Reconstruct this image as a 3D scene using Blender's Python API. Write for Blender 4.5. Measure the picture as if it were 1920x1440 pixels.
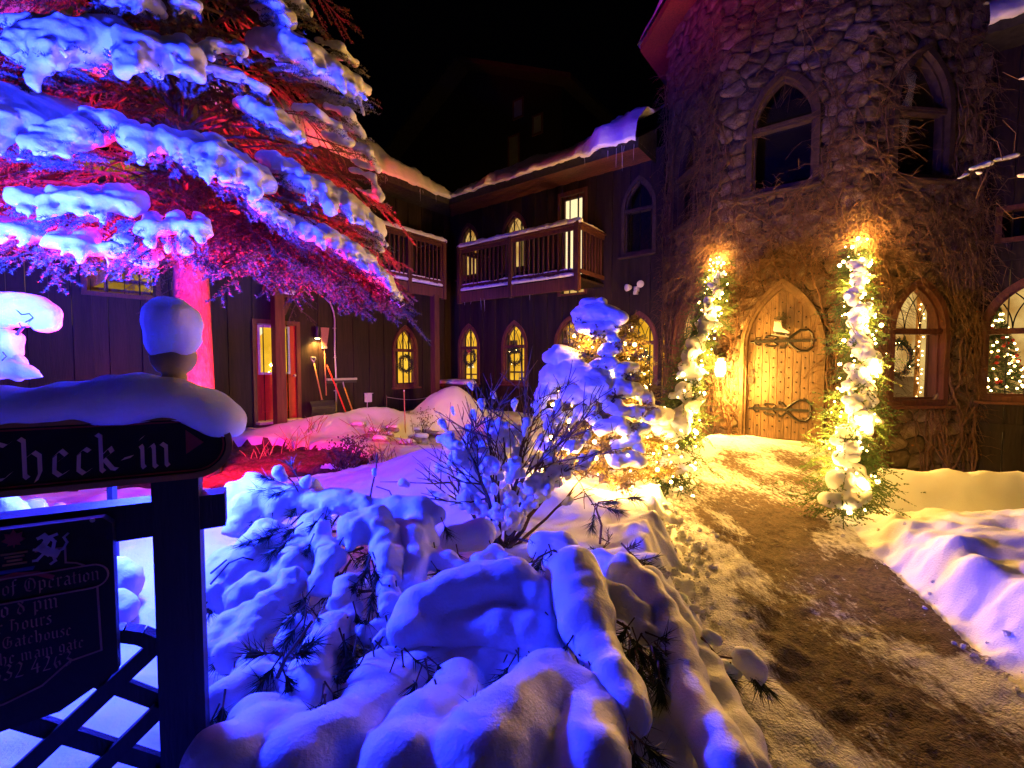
import bpy, math, random
import numpy as np
from mathutils import Vector, Matrix

for o in list(bpy.data.objects):
    bpy.data.objects.remove(o)
SC = bpy.context.scene
COL = SC.collection
PI = math.pi
R = random.Random(11)
NR = np.random.default_rng(5)

# ------------------------------------------------------------------ camera
CZ = 1.25
TILT = math.radians(2.55)
FPX = 853.33
cam_data = bpy.data.cameras.new("camera")
cam_data.lens = 16.0
cam_data.sensor_width = 36.0
cam_data.clip_start = 0.05
cam_data.clip_end = 500
cam = bpy.data.objects.new("camera", cam_data)
COL.objects.link(cam)
cam.location = (0, 0, CZ)
cam.rotation_euler = (PI / 2 - TILT, 0, 0)
SC.camera = cam

# ------------------------------------------------------------------ world, exposure
world = bpy.data.worlds.new("World")
SC.world = world
world.use_nodes = True
bg = world.node_tree.nodes["Background"]
bg.inputs[0].default_value = (0.10, 0.07, 0.16, 1)
bg.inputs[1].default_value = 0.002
SC.view_settings.view_transform = 'Standard'
SC.view_settings.look = 'None'
SC.view_settings.gamma = 1
SC.view_settings.use_curve_mapping = False
SC.view_settings.exposure = 0
SC.render.engine = 'CYCLES'
SC.cycles.use_denoising = True
SC.cycles.max_bounces = 6
SC.cycles.diffuse_bounces = 3
SC.cycles.glossy_bounces = 3
SC.cycles.transparent_max_bounces = 12
SC.cycles.sample_clamp_indirect = 6
SC.cycles.use_adaptive_sampling = True
SC.cycles.adaptive_threshold = 0.015

# the night's one distant light: a faint warm fill from behind the camera, source unseen
sun_d = bpy.data.lights.new("sun", 'SUN')
sun_d.energy = 0.013
sun_d.angle = math.radians(12)
sun_d.color = (1.0, 0.62, 0.42)
sun = bpy.data.objects.new("sun", sun_d)
COL.objects.link(sun)
sun.rotation_euler = (math.radians(52), 0, math.radians(38))

BLUE = (0.013, 0.027, 1.0)
RED = (1.0, 0.010, 0.05)
WARM = (1.0, 0.50, 0.085)
BLUE_POS = Vector((-2.02, 2.47, 0.92))
RED_POS = Vector((-3.22, 4.85, 0.08))
TREE_POS = Vector((-2.9, 1.5, 1.5))


def lamp(name, loc, watt, color, size=0.05, kind='POINT', aim=None, spread=150, blend=.8):
    d = bpy.data.lights.new(name, kind)
    d.energy = watt
    d.color = color
    d.shadow_soft_size = size
    o = bpy.data.objects.new(name, d)
    COL.objects.link(o)
    o.location = loc
    if kind == 'SPOT':
        d.spot_size = math.radians(spread)
        d.spot_blend = blend
        o.rotation_euler = (Vector(aim) - Vector(loc)).to_track_quat('-Z', 'Y').to_euler()
    return o


lamp("blue_flood_light", BLUE_POS, 1200, BLUE, 0.10)
lamp("blue_tree_light", TREE_POS, 4800, BLUE, 0.10, 'SPOT', (-3.4, 4.0, 3.4), 100, .6)
lamp("red_flood_light", RED_POS, 8000, RED, 0.07, 'SPOT', (-3.5, 4.62, 3.3), 118, .45)
lamp("red_ground_light", RED_POS + Vector((-.12, -.1, .38)), 900, RED, 0.07, 'SPOT', (-3.9, 7.3, -.2), 104)

# ------------------------------------------------------------------ helpers: pixels of the photo measured into metres
CT, ST = math.cos(TILT), math.sin(TILT)


def ray(px, py):
    x = (px - 960) / FPX
    y = -(py - 720) / FPX
    return Vector((x, CT + y * ST, -ST + y * CT))


def at(px, py, Y):
    d = ray(px, py)
    return Vector((0, 0, CZ)) + d * (Y / d.y)


# ------------------------------------------------------------------ helpers: meshes and objects
class MB:
    def __init__(s):
        s.v, s.f, s.m = [], [], []

    def add(s, verts, faces, mi=0):
        b = len(s.v)
        s.v.extend([tuple(p) for p in verts])
        s.f.extend([tuple(i + b for i in f) for f in faces])
        s.m.extend([mi] * len(faces))

    def box(s, c, size, mi=0, rz=0.0, M=None):
        hx, hy, hz = size[0] / 2, size[1] / 2, size[2] / 2
        P = [Vector((x * hx, y * hy, z * hz)) for x in (-1, 1) for y in (-1, 1) for z in (-1, 1)]
        if rz:
            q = Matrix.Rotation(rz, 3, 'Z')
            P = [q @ p for p in P]
        if M is not None:
            P = [M @ p for p in P]
        P = [p + Vector(c) for p in P]
        s.add(P, [(0, 1, 3, 2), (4, 6, 7, 5), (0, 4, 5, 1), (2, 3, 7, 6), (0, 2, 6, 4), (1, 5, 7, 3)], mi)

    def bar(s, a, b, w, h, mi=0):
        a, b = Vector(a), Vector(b)
        d = b - a
        q = d.to_track_quat('X', 'Z').to_matrix()
        s.box((a + b) / 2, (d.length, w, h), mi, M=q)

    def tube(s, pts, rad, n=6, mi=0, cap=True):
        pts = [Vector(p) for p in pts]
        if not hasattr(rad, '__len__'):
            rad = [rad] * len(pts)
        k = len(pts)
        V, Fc = [], []
        up = Vector((0, 0, 1))
        t0 = (pts[1] - pts[0]).normalized()
        if abs(t0.dot(up)) > 0.9:
            up = Vector((1, 0, 0))
        x = t0.cross(up).normalized()
        for i in range(k):
            t = (pts[min(i + 1, k - 1)] - pts[max(i - 1, 0)])
            if t.length < 1e-9:
                t = t0
            t.normalize()
            x = (x - t * x.dot(t))
            if x.length < 1e-6:
                x = t.orthogonal()
            x.normalize()
            y = t.cross(x)
            for j in range(n):
                a = 2 * PI * j / n
                V.append(pts[i] + (x * math.cos(a) + y * math.sin(a)) * rad[i])
        for i in range(k - 1):
            for j in range(n):
                a, b = i * n + j, i * n + (j + 1) % n
                Fc.append((a, b, b + n, a + n))
        if cap:
            Fc.append(tuple(reversed(range(n))))
            Fc.append(tuple((k - 1) * n + j for j in range(n)))
        s.add(V, Fc, mi)

    def prism(s, poly, y0, y1, mi=0, T=None):
        """poly: (x, z) outline; extruded along y from y0 to y1."""
        n = len(poly)
        V = [Vector((p[0], y0, p[1])) for p in poly] + [Vector((p[0], y1, p[1])) for p in poly]
        if T is not None:
            V = [T @ p for p in V]
        Fc = [tuple(range(n)), tuple(reversed(range(n, 2 * n)))]
        for i in range(n):
            j = (i + 1) % n
            Fc.append((i, i + n, j + n, j))
        s.add(V, Fc, mi)

    def ring(s, outer, inner, y0, y1, mi=0):
        n = len(outer)
        V = [(p[0], y0, p[1]) for p in outer] + [(p[0], y0, p[1]) for p in inner] + \
            [(p[0], y1, p[1]) for p in outer] + [(p[0], y1, p[1]) for p in inner]
        Fc = []
        for i in range(n):
            j = (i + 1) % n
            Fc += [(i, j, n + j, n + i), (2 * n + i, 3 * n + i, 3 * n + j, 2 * n + j),
                   (i, 2 * n + i, 2 * n + j, j), (n + i, n + j, 3 * n + j, 3 * n + i)]
        s.add(V, Fc, mi)

    def lathe(s, prof, c, n=16, mi=0):
        V, Fc = [], []
        for r, z in prof:
            for j in range(n):
                a = 2 * PI * j / n
                V.append((c[0] + r * math.cos(a), c[1] + r * math.sin(a), c[2] + z))
        for i in range(len(prof) - 1):
            for j in range(n):
                a, b = i * n + j, i * n + (j + 1) % n
                Fc.append((a, b, b + n, a + n))
        Fc.append(tuple(reversed(range(n))))
        Fc.append(tuple((len(prof) - 1) * n + j for j in range(n)))
        s.add(V, Fc, mi)

    def ball(s, c, r, mi=0, n=8, m=5, sz=1.0):
        prof = [(max(1e-4, r * math.sin(PI * i / m)), -r * sz * math.cos(PI * i / m)) for i in range(m + 1)]
        s.lathe(prof, c, n, mi)

    def mesh(s, name, smooth=False):
        me = bpy.data.meshes.new(name)
        me.from_pydata(s.v, [], s.f)
        if any(s.m):
            me.polygons.foreach_set('material_index', s.m)
        if smooth:
            me.polygons.foreach_set('use_smooth', [True] * len(me.polygons))
        me.update()
        return me

    def build(s, name, mat, parent=None, smooth=False, loc=None, rz=0.0):
        return put(name, s.mesh(name, smooth), mat, parent, loc, rz)


def np_mesh(name, V, F, smooth=True, mi=None):
    """V (n,3) array, F (m,k) array with k = 3 or 4."""
    me = bpy.data.meshes.new(name)
    V = np.ascontiguousarray(V, dtype=np.float32)
    F = np.ascontiguousarray(F, dtype=np.int32)
    k = F.shape[1]
    me.vertices.add(len(V))
    me.vertices.foreach_set('co', V.ravel())
    me.loops.add(F.size)
    me.loops.foreach_set('vertex_index', F.ravel())
    me.polygons.add(len(F))
    me.polygons.foreach_set('loop_start', np.arange(0, F.size, k, dtype=np.int32))
    me.polygons.foreach_set('use_smooth', np.full(len(F), smooth))
    if mi is not None:
        me.polygons.foreach_set('material_index', np.asarray(mi, dtype=np.int32))
    me.update(calc_edges=True)
    return me


def put(name, me, mat, parent=None, loc=None, rz=0.0):
    o = bpy.data.objects.new(name, me)
    COL.objects.link(o)
    if me is not None and mat is not None and not me.materials:
        for m in (mat if isinstance(mat, (list, tuple)) else [mat]):
            me.materials.append(m)
    if parent is not None:
        o.parent = parent
    if loc is not None:
        o.location = loc
    if rz:
        o.rotation_euler = (0, 0, rz)
    return o




def thing(name, label, cat, loc=(0, 0, 0), rz=0.0, group=None):
    o = bpy.data.objects.new(name, None)
    COL.objects.link(o)
    o.empty_display_size = 0.1
    o.location = loc
    o.rotation_euler = (0, 0, rz)
    return tag(o, label, cat, group)


def tag(o, label, cat, group=None, kind=None):
    o['label'] = label
    o['category'] = cat
    if group:
        o['group'] = group
    if kind:
        o['kind'] = kind
    return o


def kind(o, k):
    o['kind'] = k
    return o


# ------------------------------------------------------------------ helpers: noise and snow
def vnoise(P, scale, seed=0):
    """smooth value noise in -1..1 for an (n,3) array"""
    tab = np.random.default_rng(seed).uniform(-1, 1, (32, 32, 32)).astype(np.float32)
    Q = P / scale
    i0 = np.floor(Q).astype(np.int64)
    f = Q - i0
    f = f * f * (3 - 2 * f)
    out = np.zeros(len(P), dtype=np.float32)
    for dx in (0, 1):
        wx = f[:, 0] if dx else 1 - f[:, 0]
        for dy in (0, 1):
            wy = f[:, 1] if dy else 1 - f[:, 1]
            for dz in (0, 1):
                wz = f[:, 2] if dz else 1 - f[:, 2]
                out += tab[(i0[:, 0] + dx) % 32, (i0[:, 1] + dy) % 32, (i0[:, 2] + dz) % 32] * wx * wy * wz
    return out


def fbm(P, scale, octaves=3, seed=0):
    out = 0
    a = 1.0
    for k in range(octaves):
        out = out + a * vnoise(P, scale, seed + k)
        a *= 0.5
        scale *= 0.5
    return out


def surface_nets(f, org, h):
    """f: 3-D field, negative inside. Returns vertices and quads."""
    ins = f < 0
    nx, ny, nz = f.shape
    c = [ins[dx:nx - 1 + dx, dy:ny - 1 + dy, dz:nz - 1 + dz] for dx in (0, 1) for dy in (0, 1) for dz in (0, 1)]
    s = sum(x.astype(np.int8) for x in c)
    act = (s > 0) & (s < 8)
    idx = -np.ones(act.shape, dtype=np.int64)
    ijk = np.argwhere(act)
    n = len(ijk)
    idx[act] = np.arange(n)
    acc = np.zeros((n, 3))
    cnt = np.zeros(n)
    I, J, K = ijk[:, 0], ijk[:, 1], ijk[:, 2]
    cor = [(dx, dy, dz) for dx in (0, 1) for dy in (0, 1) for dz in (0, 1)]
    val = {q: f[I + q[0], J + q[1], K + q[2]] for q in cor}
    for a in cor:
        for ax in range(3):
            if a[ax]:
                continue
            b = list(a)
            b[ax] = 1
            b = tuple(b)
            va, vb = val[a], val[b]
            x = (va < 0) != (vb < 0)
            t = np.where(x, va / np.where(x, va - vb, 1), 0)
            p = np.array(a, float)[None, :].repeat(n, 0)
            p[:, ax] += t
            acc[x] += p[x]
            cnt[x] += 1
    V = (ijk + acc / cnt[:, None]) * h + org
    quads = []
    for ax in range(3):
        sl0 = [slice(1, -1)] * 3
        sl1 = [slice(1, -1)] * 3
        sl0[ax] = slice(0, -1)
        sl1[ax] = slice(1, None)
        A, B = ins[tuple(sl0)], ins[tuple(sl1)]
        e = np.argwhere(A != B)
        if not len(e):
            continue
        flip = A[A != B]
        off = np.array([1, 1, 1])
        off[ax] = 0
        e = e + off
        o1, o2 = [(1, 2), (2, 0), (0, 1)][ax]
        u = np.zeros(3, int)
        u[o1] = 1
        w = np.zeros(3, int)
        w[o2] = 1
        q = np.stack([idx[tuple((e - u - w).T)], idx[tuple((e - w).T)], idx[tuple(e.T)], idx[tuple((e - u).T)]], 1)
        q[~flip] = q[~flip][:, ::-1]
        quads.append(q)
    Q = np.concatenate(quads)
    return V, Q[(Q >= 0).all(1)]


def blob(segs, h=0.02, blend=0.025, namp=0.012, nscale=0.09, seed=1, flat=None, zs=1.0, fine=0.0):
    """snow body: smooth union of round-ended segments (a, b, ra, rb). flat: nothing below that height. zs: squash in z."""
    A = np.array([s[0] for s in segs], float)
    B = np.array([s[1] for s in segs], float)
    ra = np.array([s[2] for s in segs], float)
    rb = np.array([s[3] for s in segs], float)
    A = A * [1, 1, 1 / zs]
    B = B * [1, 1, 1 / zs]
    rm = max(ra.max(), rb.max()) + blend * 3 + namp * 2 + 3 * h
    lo = np.minimum(A, B).min(0) - rm
    hi = np.maximum(A, B).max(0) + rm
    dim = np.ceil((hi - lo) / h).astype(int) + 1
    S = np.zeros(dim, dtype=np.float32)
    ax = [lo[k] + h * np.arange(dim[k]) for k in range(3)]
    for a, b, r0, r1 in zip(A, B, ra, rb):
        m = max(r0, r1) + blend * 4.5
        i0 = np.maximum(((np.minimum(a, b) - m - lo) / h).astype(int), 0)
        i1 = np.minimum(((np.maximum(a, b) + m - lo) / h).astype(int) + 2, dim)
        X = ax[0][i0[0]:i1[0], None, None] - a[0]
        Y = ax[1][None, i0[1]:i1[1], None] - a[1]
        Z = ax[2][None, None, i0[2]:i1[2]] - a[2]
        d = b - a
        L2 = max(d @ d, 1e-9)
        t = np.clip((X * d[0] + Y * d[1] + Z * d[2]) / L2, 0, 1)
        D = np.sqrt((X - t * d[0]) ** 2 + (Y - t * d[1]) ** 2 + (Z - t * d[2]) ** 2) - (r0 + t * (r1 - r0))
        S[i0[0]:i1[0], i0[1]:i1[1], i0[2]:i1[2]] += np.exp(-np.clip(D / blend, -30, 30))
    f = -np.log(np.maximum(S, 1e-12)) * blend
    near = np.abs(f) < (namp * 2 + 4 * h)
    ijk = np.argwhere(near)
    P = lo + ijk * h
    f[near] += namp * fbm(P, nscale, 3, seed)
    if fine:
        f[near] += fine * vnoise(P, 0.028, seed + 9)
    if flat is not None:
        Zg = (lo[2] + h * np.arange(dim[2]))[None, None, :]
        f = np.maximum(f, flat / zs - Zg)
    V, Q = surface_nets(f, lo, h)
    # one relaxing pass
    for _ in range(2):
        acc = np.zeros_like(V)
        cnt = np.zeros(len(V))
        for k in range(4):
            for nb in (1, 3):
                np.add.at(acc, Q[:, k], V[Q[:, (k + nb) % 4]])
                np.add.at(cnt, Q[:, k], 1)
        V = V * 0.5 + 0.5 * acc / np.maximum(cnt, 1)[:, None]
    V = V * [1, 1, zs]
    return V, Q


def snow_part(name, segs, parent=None, base=(0, 0, 0), mat=None, **kw):
    V, Q = blob(segs, **kw)
    me = np_mesh(name, V - np.array(base), Q)
    return put(name, me, mat or M['snow'], parent)


def chain(pts, rads):
    """segments through pts with a radius at each"""
    if len(pts) == 1:
        return [(pts[0], pts[0], rads[0], rads[0])]
    return [(tuple(pts[i]), tuple(pts[i + 1]), rads[i], rads[i + 1]) for i in range(len(pts) - 1)]


# ------------------------------------------------------------------ helpers: needles
def sticks(P0, P1, w0, w1=None):
    """thin two-triangle blades between the rows of P0 and P1"""
    P0 = np.asarray(P0, float)
    P1 = np.asarray(P1, float)
    d = P1 - P0
    d /= np.maximum(np.linalg.norm(d, axis=1), 1e-9)[:, None]
    r = NR.normal(size=d.shape)
    s = np.cross(d, r)
    s /= np.maximum(np.linalg.norm(s, axis=1), 1e-9)[:, None]
    n = len(P0)
    V = np.empty((n * 3, 3))
    V[0::3] = P0 - s * w0
    V[1::3] = P0 + s * w0
    V[2::3] = P1
    F = np.arange(n * 3).reshape(n, 3)
    return V, F


def needles_on(paths, per_m, length, spread, width):
    """paths: list of (k,3) arrays; needles leave them leaning forward."""
    A, B = [], []
    for p in paths:
        p = np.asarray(p, float)
        seg = np.diff(p, axis=0)
        L = np.linalg.norm(seg, axis=1)
        n = max(2, int(L.sum() * per_m))
        c = np.concatenate([[0], np.cumsum(L)])
        s = NR.uniform(0, c[-1], n)
        i = np.clip(np.searchsorted(c, s) - 1, 0, len(L) - 1)
        t = (s - c[i]) / np.maximum(L[i], 1e-9)
        a = p[i] + seg[i] * t[:, None]
        d = seg[i] / np.maximum(L[i], 1e-9)[:, None]
        r = NR.normal(size=(n, 3))
        r -= d * (r * d).sum(1)[:, None]
        r /= np.maximum(np.linalg.norm(r, axis=1), 1e-9)[:, None]
        A.append(a)
        B.append(a + (d * (1 - spread) + r * spread) * (length * NR.uniform(.7, 1.15, (n, 1))))
    return sticks(np.concatenate(A), np.concatenate(B), width)


def twig_mesh(name, tubes, needle_sets, mats, parent, n=3, loc=None):
    """tubes: list of (points, radii) with material 0, needle_sets: list of (V, F, material index)"""
    mb = MB()
    for p, r in tubes:
        mb.tube(p, r, n, 0, cap=False)
    V = [np.array(mb.v, float).reshape(-1, 3)]
    F3, m3 = [], []
    F4 = np.array(mb.f, dtype=np.int64).reshape(-1, 4)
    if len(F4):
        F3.append(F4[:, [0, 1, 2]])
        F3.append(F4[:, [0, 2, 3]])
        m3.append(np.zeros(2 * len(F4), int))
    b = len(V[0])
    for nv, nf, mi in needle_sets:
        V.append(nv)
        F3.append(nf + b)
        m3.append(np.full(len(nf), mi))
        b += len(nv)
    V = np.concatenate(V)
    if loc is not None:
        V = V - np.array(loc)
    me = np_mesh(name, V, np.concatenate(F3), smooth=False, mi=np.concatenate(m3))
    o = put(name, me, mats, parent)
    return o


# ------------------------------------------------------------------ materials
M = {}


def material(key, color, rough=0.7, var=0.25, scale=8.0, bump=0.0, bscale=40.0, metallic=0.0, spec=0.4, stretch=None, tone=0.22, color2=None, sss=0.0, emit=None, estr=0.0):
    m = bpy.data.materials.new(key)
    m.use_nodes = True
    nt = m.node_tree
    b = nt.nodes["Principled BSDF"]
    b.inputs['Roughness'].default_value = rough
    b.inputs['Metallic'].default_value = metallic
    b.inputs['Specular IOR Level'].default_value = spec
    tc = nt.nodes.new('ShaderNodeTexCoord')
    src = tc.outputs['Object']
    if stretch:
        mp = nt.nodes.new('ShaderNodeMapping')
        mp.inputs['Scale'].default_value = stretch
        nt.links.new(src, mp.inputs[0])
        src = mp.outputs[0]
    if var:
        nz = nt.nodes.new('ShaderNodeTexNoise')
        nz.inputs['Scale'].default_value = scale
        nz.inputs['Detail'].default_value = 6
        nz.inputs['Roughness'].default_value = 0.65
        nt.links.new(src, nz.inputs['Vector'])
        rp = nt.nodes.new('ShaderNodeValToRGB')
        c2 = color2 or tuple(min(1, c * (1 + var)) for c in color)
        c1 = tuple(c * (1 - var) for c in color)
        rp.color_ramp.elements[0].color = (*c1, 1)
        rp.color_ramp.elements[0].position = 0.32
        rp.color_ramp.elements[1].color = (*c2, 1)
        rp.color_ramp.elements[1].position = 0.68
        nt.links.new(nz.outputs[0], rp.inputs[0])
        # every object of the material gets its own slight tone
        oi = nt.nodes.new('ShaderNodeObjectInfo')
        hs = nt.nodes.new('ShaderNodeHueSaturation')
        mr = nt.nodes.new('ShaderNodeMapRange')
        mr.inputs[3].default_value = 1 - tone
        mr.inputs[4].default_value = 1 + tone
        if color[0] > .7:
            mr.inputs[3].default_value = 0.98
            mr.inputs[4].default_value = 1.0
        nt.links.new(oi.outputs['Random'], mr.inputs[0])
        nt.links.new(mr.outputs[0], hs.inputs['Value'])
        nt.links.new(rp.outputs[0], hs.inputs['Color'])
        nt.links.new(hs.outputs[0], b.inputs['Base Color'])
    else:
        b.inputs['Base Color'].default_value = (*color, 1)
    if bump:
        n2 = nt.nodes.new('ShaderNodeTexNoise')
        n2.inputs['Scale'].default_value = bscale
        n2.inputs['Detail'].default_value = 5
        nt.links.new(src, n2.inputs['Vector'])
        bp = nt.nodes.new('ShaderNodeBump')
        bp.inputs['Strength'].default_value = bump
        bp.inputs['Distance'].default_value = 0.02
        nt.links.new(n2.outputs[0], bp.inputs['Height'])
        nt.links.new(bp.outputs[0], b.inputs['Normal'])
    if sss:
        b.inputs['Subsurface Weight'].default_value = sss
        b.inputs['Subsurface Radius'].default_value = (0.6, 0.75, 1.0)
        b.inputs['Subsurface Scale'].default_value = 0.045
    if emit:
        b.inputs['Emission Color'].default_value = (*emit, 1)
        b.inputs['Emission Strength'].default_value = estr
    M[key] = m
    return m


material('snow', (0.84, 0.85, 0.87), 0.55, 0.03, 3, 0.26, 85, spec=0.3, sss=0.35)
m_ = material('sign_snow', (0.86, 0.86, 0.87), 0.55, 0.03, 3, 0.25, 50, spec=0.3, sss=1.0)
m_.node_tree.nodes['Principled BSDF'].inputs['Subsurface Scale'].default_value = 0.12
material('packed_snow', (0.74, 0.74, 0.76), 0.6, 0.10, 6, 0.6, 38, spec=0.3)
material('roof_snow', (0.80, 0.80, 0.83), 0.6, 0.08, 4, 0.7, 14, spec=0.3)
material('stone', (0.150, 0.110, 0.074), 0.85, 0.55, 6, 1.0, 20, spec=0.2, tone=0.5)
material('mortar', (0.06, 0.052, 0.045), 0.95, 0.4, 12, 0.8, 40, spec=0.1)
material('dark_board', (0.019, 0.0095, 0.0078), 0.62, 0.5, 5, 0.35, 24, stretch=(3.0, 3.0, 0.25), spec=0.35)
material('trim', (0.115, 0.038, 0.024), 0.5, 0.35, 6, 0.25, 30, stretch=(4, 4, 0.5), spec=0.4)
material('old_frame', (0.060, 0.036, 0.030), 0.6, 0.35, 8, 0.35, 40, spec=0.3)
material('door_oak', (0.150, 0.088, 0.044), 0.5, 0.6, 4, 0.35, 30, stretch=(9, 9, 0.5), spec=0.35)
material('door_frame', (0.135, 0.082, 0.042), 0.6, 0.35, 8, 0.4, 30, spec=0.3)
material('iron', (0.022, 0.020, 0.018), 0.5, 0.3, 20, 0.3, 60, metallic=0.6, spec=0.5)
material('red_door', (0.50, 0.040, 0.022), 0.45, 0.12, 6, 0.1, 40)
material('white_trim', (0.72, 0.70, 0.66), 0.5, 0.08, 8)
material('post_wood', (0.095, 0.030, 0.022), 0.55, 0.35, 5, 0.3, 24, stretch=(5, 5, 0.4))
material('shingle', (0.030, 0.025, 0.025), 0.9, 0.4, 10, 0.6, 30, spec=0.2)
material('bark', (0.135, 0.095, 0.072), 0.85, 0.4, 14, 1.0, 22, stretch=(1.6, 1.6, 0.7), spec=0.2)
material('twig_bark', (0.12, 0.07, 0.05), 0.8, 0.3, 20, spec=0.2)
material('spruce_needle', (0.115, 0.080, 0.045), 0.6, 0.4, 3, spec=0.3)
material('pine_needle', (0.028, 0.050, 0.018), 0.5, 0.4, 6, spec=0.35)
material('cedar', (0.058, 0.105, 0.022), 0.55, 0.45, 8, spec=0.35)
material('frosted_needle', (0.15, 0.145, 0.13), 0.7, 0.4, 6, spec=0.3)
material('juniper', (0.21, 0.150, 0.055), 0.65, 0.45, 8, spec=0.3)
material('dry_vine', (0.155, 0.085, 0.050), 0.8, 0.4, 9, spec=0.2)
material('dry_leaf', (0.22, 0.075, 0.022), 0.7, 0.4, 10, spec=0.2)
material('dry_grass', (0.26, 0.17, 0.075), 0.8, 0.35, 12, spec=0.2)
material('red_plant', (0.11, 0.045, 0.035), 0.8, 0.4, 12, spec=0.2)
material('mulch', (0.085, 0.055, 0.045), 0.95, 0.6, 22, 1.0, 45, spec=0.15)
material('rock', (0.24, 0.21, 0.19), 0.85, 0.4, 9, 0.7, 30, spec=0.2)
material('sign_black', (0.006, 0.007, 0.012), 0.5, 0.2, 6, 0.1, 30, spec=0.25)
material('sign_post', (0.010, 0.011, 0.016), 0.55, 0.3, 5, 0.25, 26, stretch=(5, 5, 0.5), spec=0.35)
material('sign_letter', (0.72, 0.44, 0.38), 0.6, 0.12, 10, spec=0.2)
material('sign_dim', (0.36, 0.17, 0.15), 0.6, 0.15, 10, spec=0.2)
material('sign_gold', (0.28, 0.14, 0.05), 0.45, 0.2, 10)
material('sign_red', (0.33, 0.030, 0.040), 0.55, 0.1, 10)
material('sign_blue', (0.03, 0.05, 0.20), 0.55, 0.1, 10)
material('sign_silver', (0.42, 0.34, 0.42), 0.55, 0.15, 10)
material('finial_wood', (0.50, 0.40, 0.34), 0.6, 0.2, 8)
material('wood_handle', (0.45, 0.25, 0.10), 0.5, 0.15, 10, stretch=(6, 6, 1))
material('red_plastic', (0.62, 0.035, 0.025), 0.4, 0.06, 5)
material('yellow_paint', (0.66, 0.37, 0.04), 0.45, 0.08, 5)
material('black_plastic', (0.022, 0.022, 0.028), 0.4, 0.15, 8)
material('grey_metal', (0.36, 0.35, 0.36), 0.4, 0.12, 8, metallic=0.5)
material('straw', (0.40, 0.22, 0.13), 0.8, 0.3, 30, stretch=(8, 8, 1))
material('white_plastic', (0.68, 0.66, 0.70), 0.4, 0.05, 5)
material('skate_leather', (0.75, 0.70, 0.66), 0.45, 0.12, 20, 0.1, 60)
material('cable', (0.02, 0.03, 0.018), 0.5, 0)
material('lead', (0.012, 0.010, 0.009), 0.5, 0.2, 20, metallic=0.4)
material('dark_room', (0.010, 0.007, 0.008), 0.9, 0.3, 3)
material('ornament_red', (0.45, 0.03, 0.02), 0.3, 0)
material('icicle', (0.55, 0.50, 0.58), 0.15, 0, spec=0.6)


def emitter(key, color, strength):
    m = bpy.data.materials.new(key)
    m.use_nodes = True
    nt = m.node_tree
    nt.nodes.remove(nt.nodes["Principled BSDF"])
    e = nt.nodes.new('ShaderNodeEmission')
    e.inputs[0].default_value = (*color, 1)
    e.inputs[1].default_value = strength
    nt.links.new(e.outputs[0], nt.nodes['Material Output'].inputs[0])
    m.cycles.emission_sampling = 'NONE' if strength > 8 else 'AUTO'
    M[key] = m
    return m


emitter('bulb', (1.0, 0.62, 0.20), 30)
emitter('lantern_glow', (1.0, 0.66, 0.26), 40)
emitter('door_light', (1.0, 0.80, 0.42), 1.35)


def lit_room(key, ca, cb, strength, scale=1.5):
    """the wall of a lamp-lit room: warm plaster, itself bright, uneven as lamp light is"""
    m = bpy.data.materials.new(key)
    m.use_nodes = True
    nt = m.node_tree
    nt.nodes.remove(nt.nodes["Principled BSDF"])
    e = nt.nodes.new('ShaderNodeEmission')
    tc = nt.nodes.new('ShaderNodeTexCoord')
    nz = nt.nodes.new('ShaderNodeTexNoise')
    nz.inputs['Scale'].default_value = scale
    nz.inputs['Detail'].default_value = 3
    rp = nt.nodes.new('ShaderNodeValToRGB')
    rp.color_ramp.elements[0].color = (*ca, 1)
    rp.color_ramp.elements[0].position = .35
    rp.color_ramp.elements[1].color = (*cb, 1)
    rp.color_ramp.elements[1].position = .68
    nt.links.new(tc.outputs['Object'], nz.inputs['Vector'])
    nt.links.new(nz.outputs[0], rp.inputs[0])
    nt.links.new(rp.outputs[0], e.inputs[0])
    e.inputs[1].default_value = strength
    nt.links.new(e.outputs[0], nt.nodes['Material Output'].inputs[0])
    M[key] = m


lit_room('lit_room', (0.62, 0.30, 0.012), (1.0, 0.56, 0.045), 1.3)
lit_room('lit_hall', (0.45, 0.19, 0.03), (1.0, 0.66, 0.20), 0.9, 2.2)
lit_room('lit_stair', (0.30, 0.14, 0.012), (0.85, 0.50, 0.07), 0.55, 2.5)

# window glass: thin clear sheet with a faint reflection
g = bpy.data.materials.new('glass')
g.use_nodes = True
nt = g.node_tree
nt.nodes.remove(nt.nodes["Principled BSDF"])
tr = nt.nodes.new('ShaderNodeBsdfTransparent')
gl = nt.nodes.new('ShaderNodeBsdfGlossy')
gl.inputs['Roughness'].default_value = 0.02
fr = nt.nodes.new('ShaderNodeMapRange')
lw = nt.nodes.new('ShaderNodeLayerWeight')
pw5 = nt.nodes.new('ShaderNodeMath')
pw5.operation = 'POWER'
pw5.inputs[1].default_value = 4
nt.links.new(lw.outputs['Facing'], pw5.inputs[0])
nt.links.new(pw5.outputs[0], fr.inputs[0])
fr.inputs[3].default_value = 0.045
fr.inputs[4].default_value = 0.7
mx = nt.nodes.new('ShaderNodeMixShader')
nt.links.new(fr.outputs[0], mx.inputs[0])
nt.links.new(tr.outputs[0], mx.inputs[1])
nt.links.new(gl.outputs[0], mx.inputs[2])
nt.links.new(mx.outputs[0], nt.nodes['Material Output'].inputs[0])
M['glass'] = g

# pond water
w = material('pond_water', (0.008, 0.007, 0.007), 0.06, 0, spec=0.5, bump=0.25, bscale=9)

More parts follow.
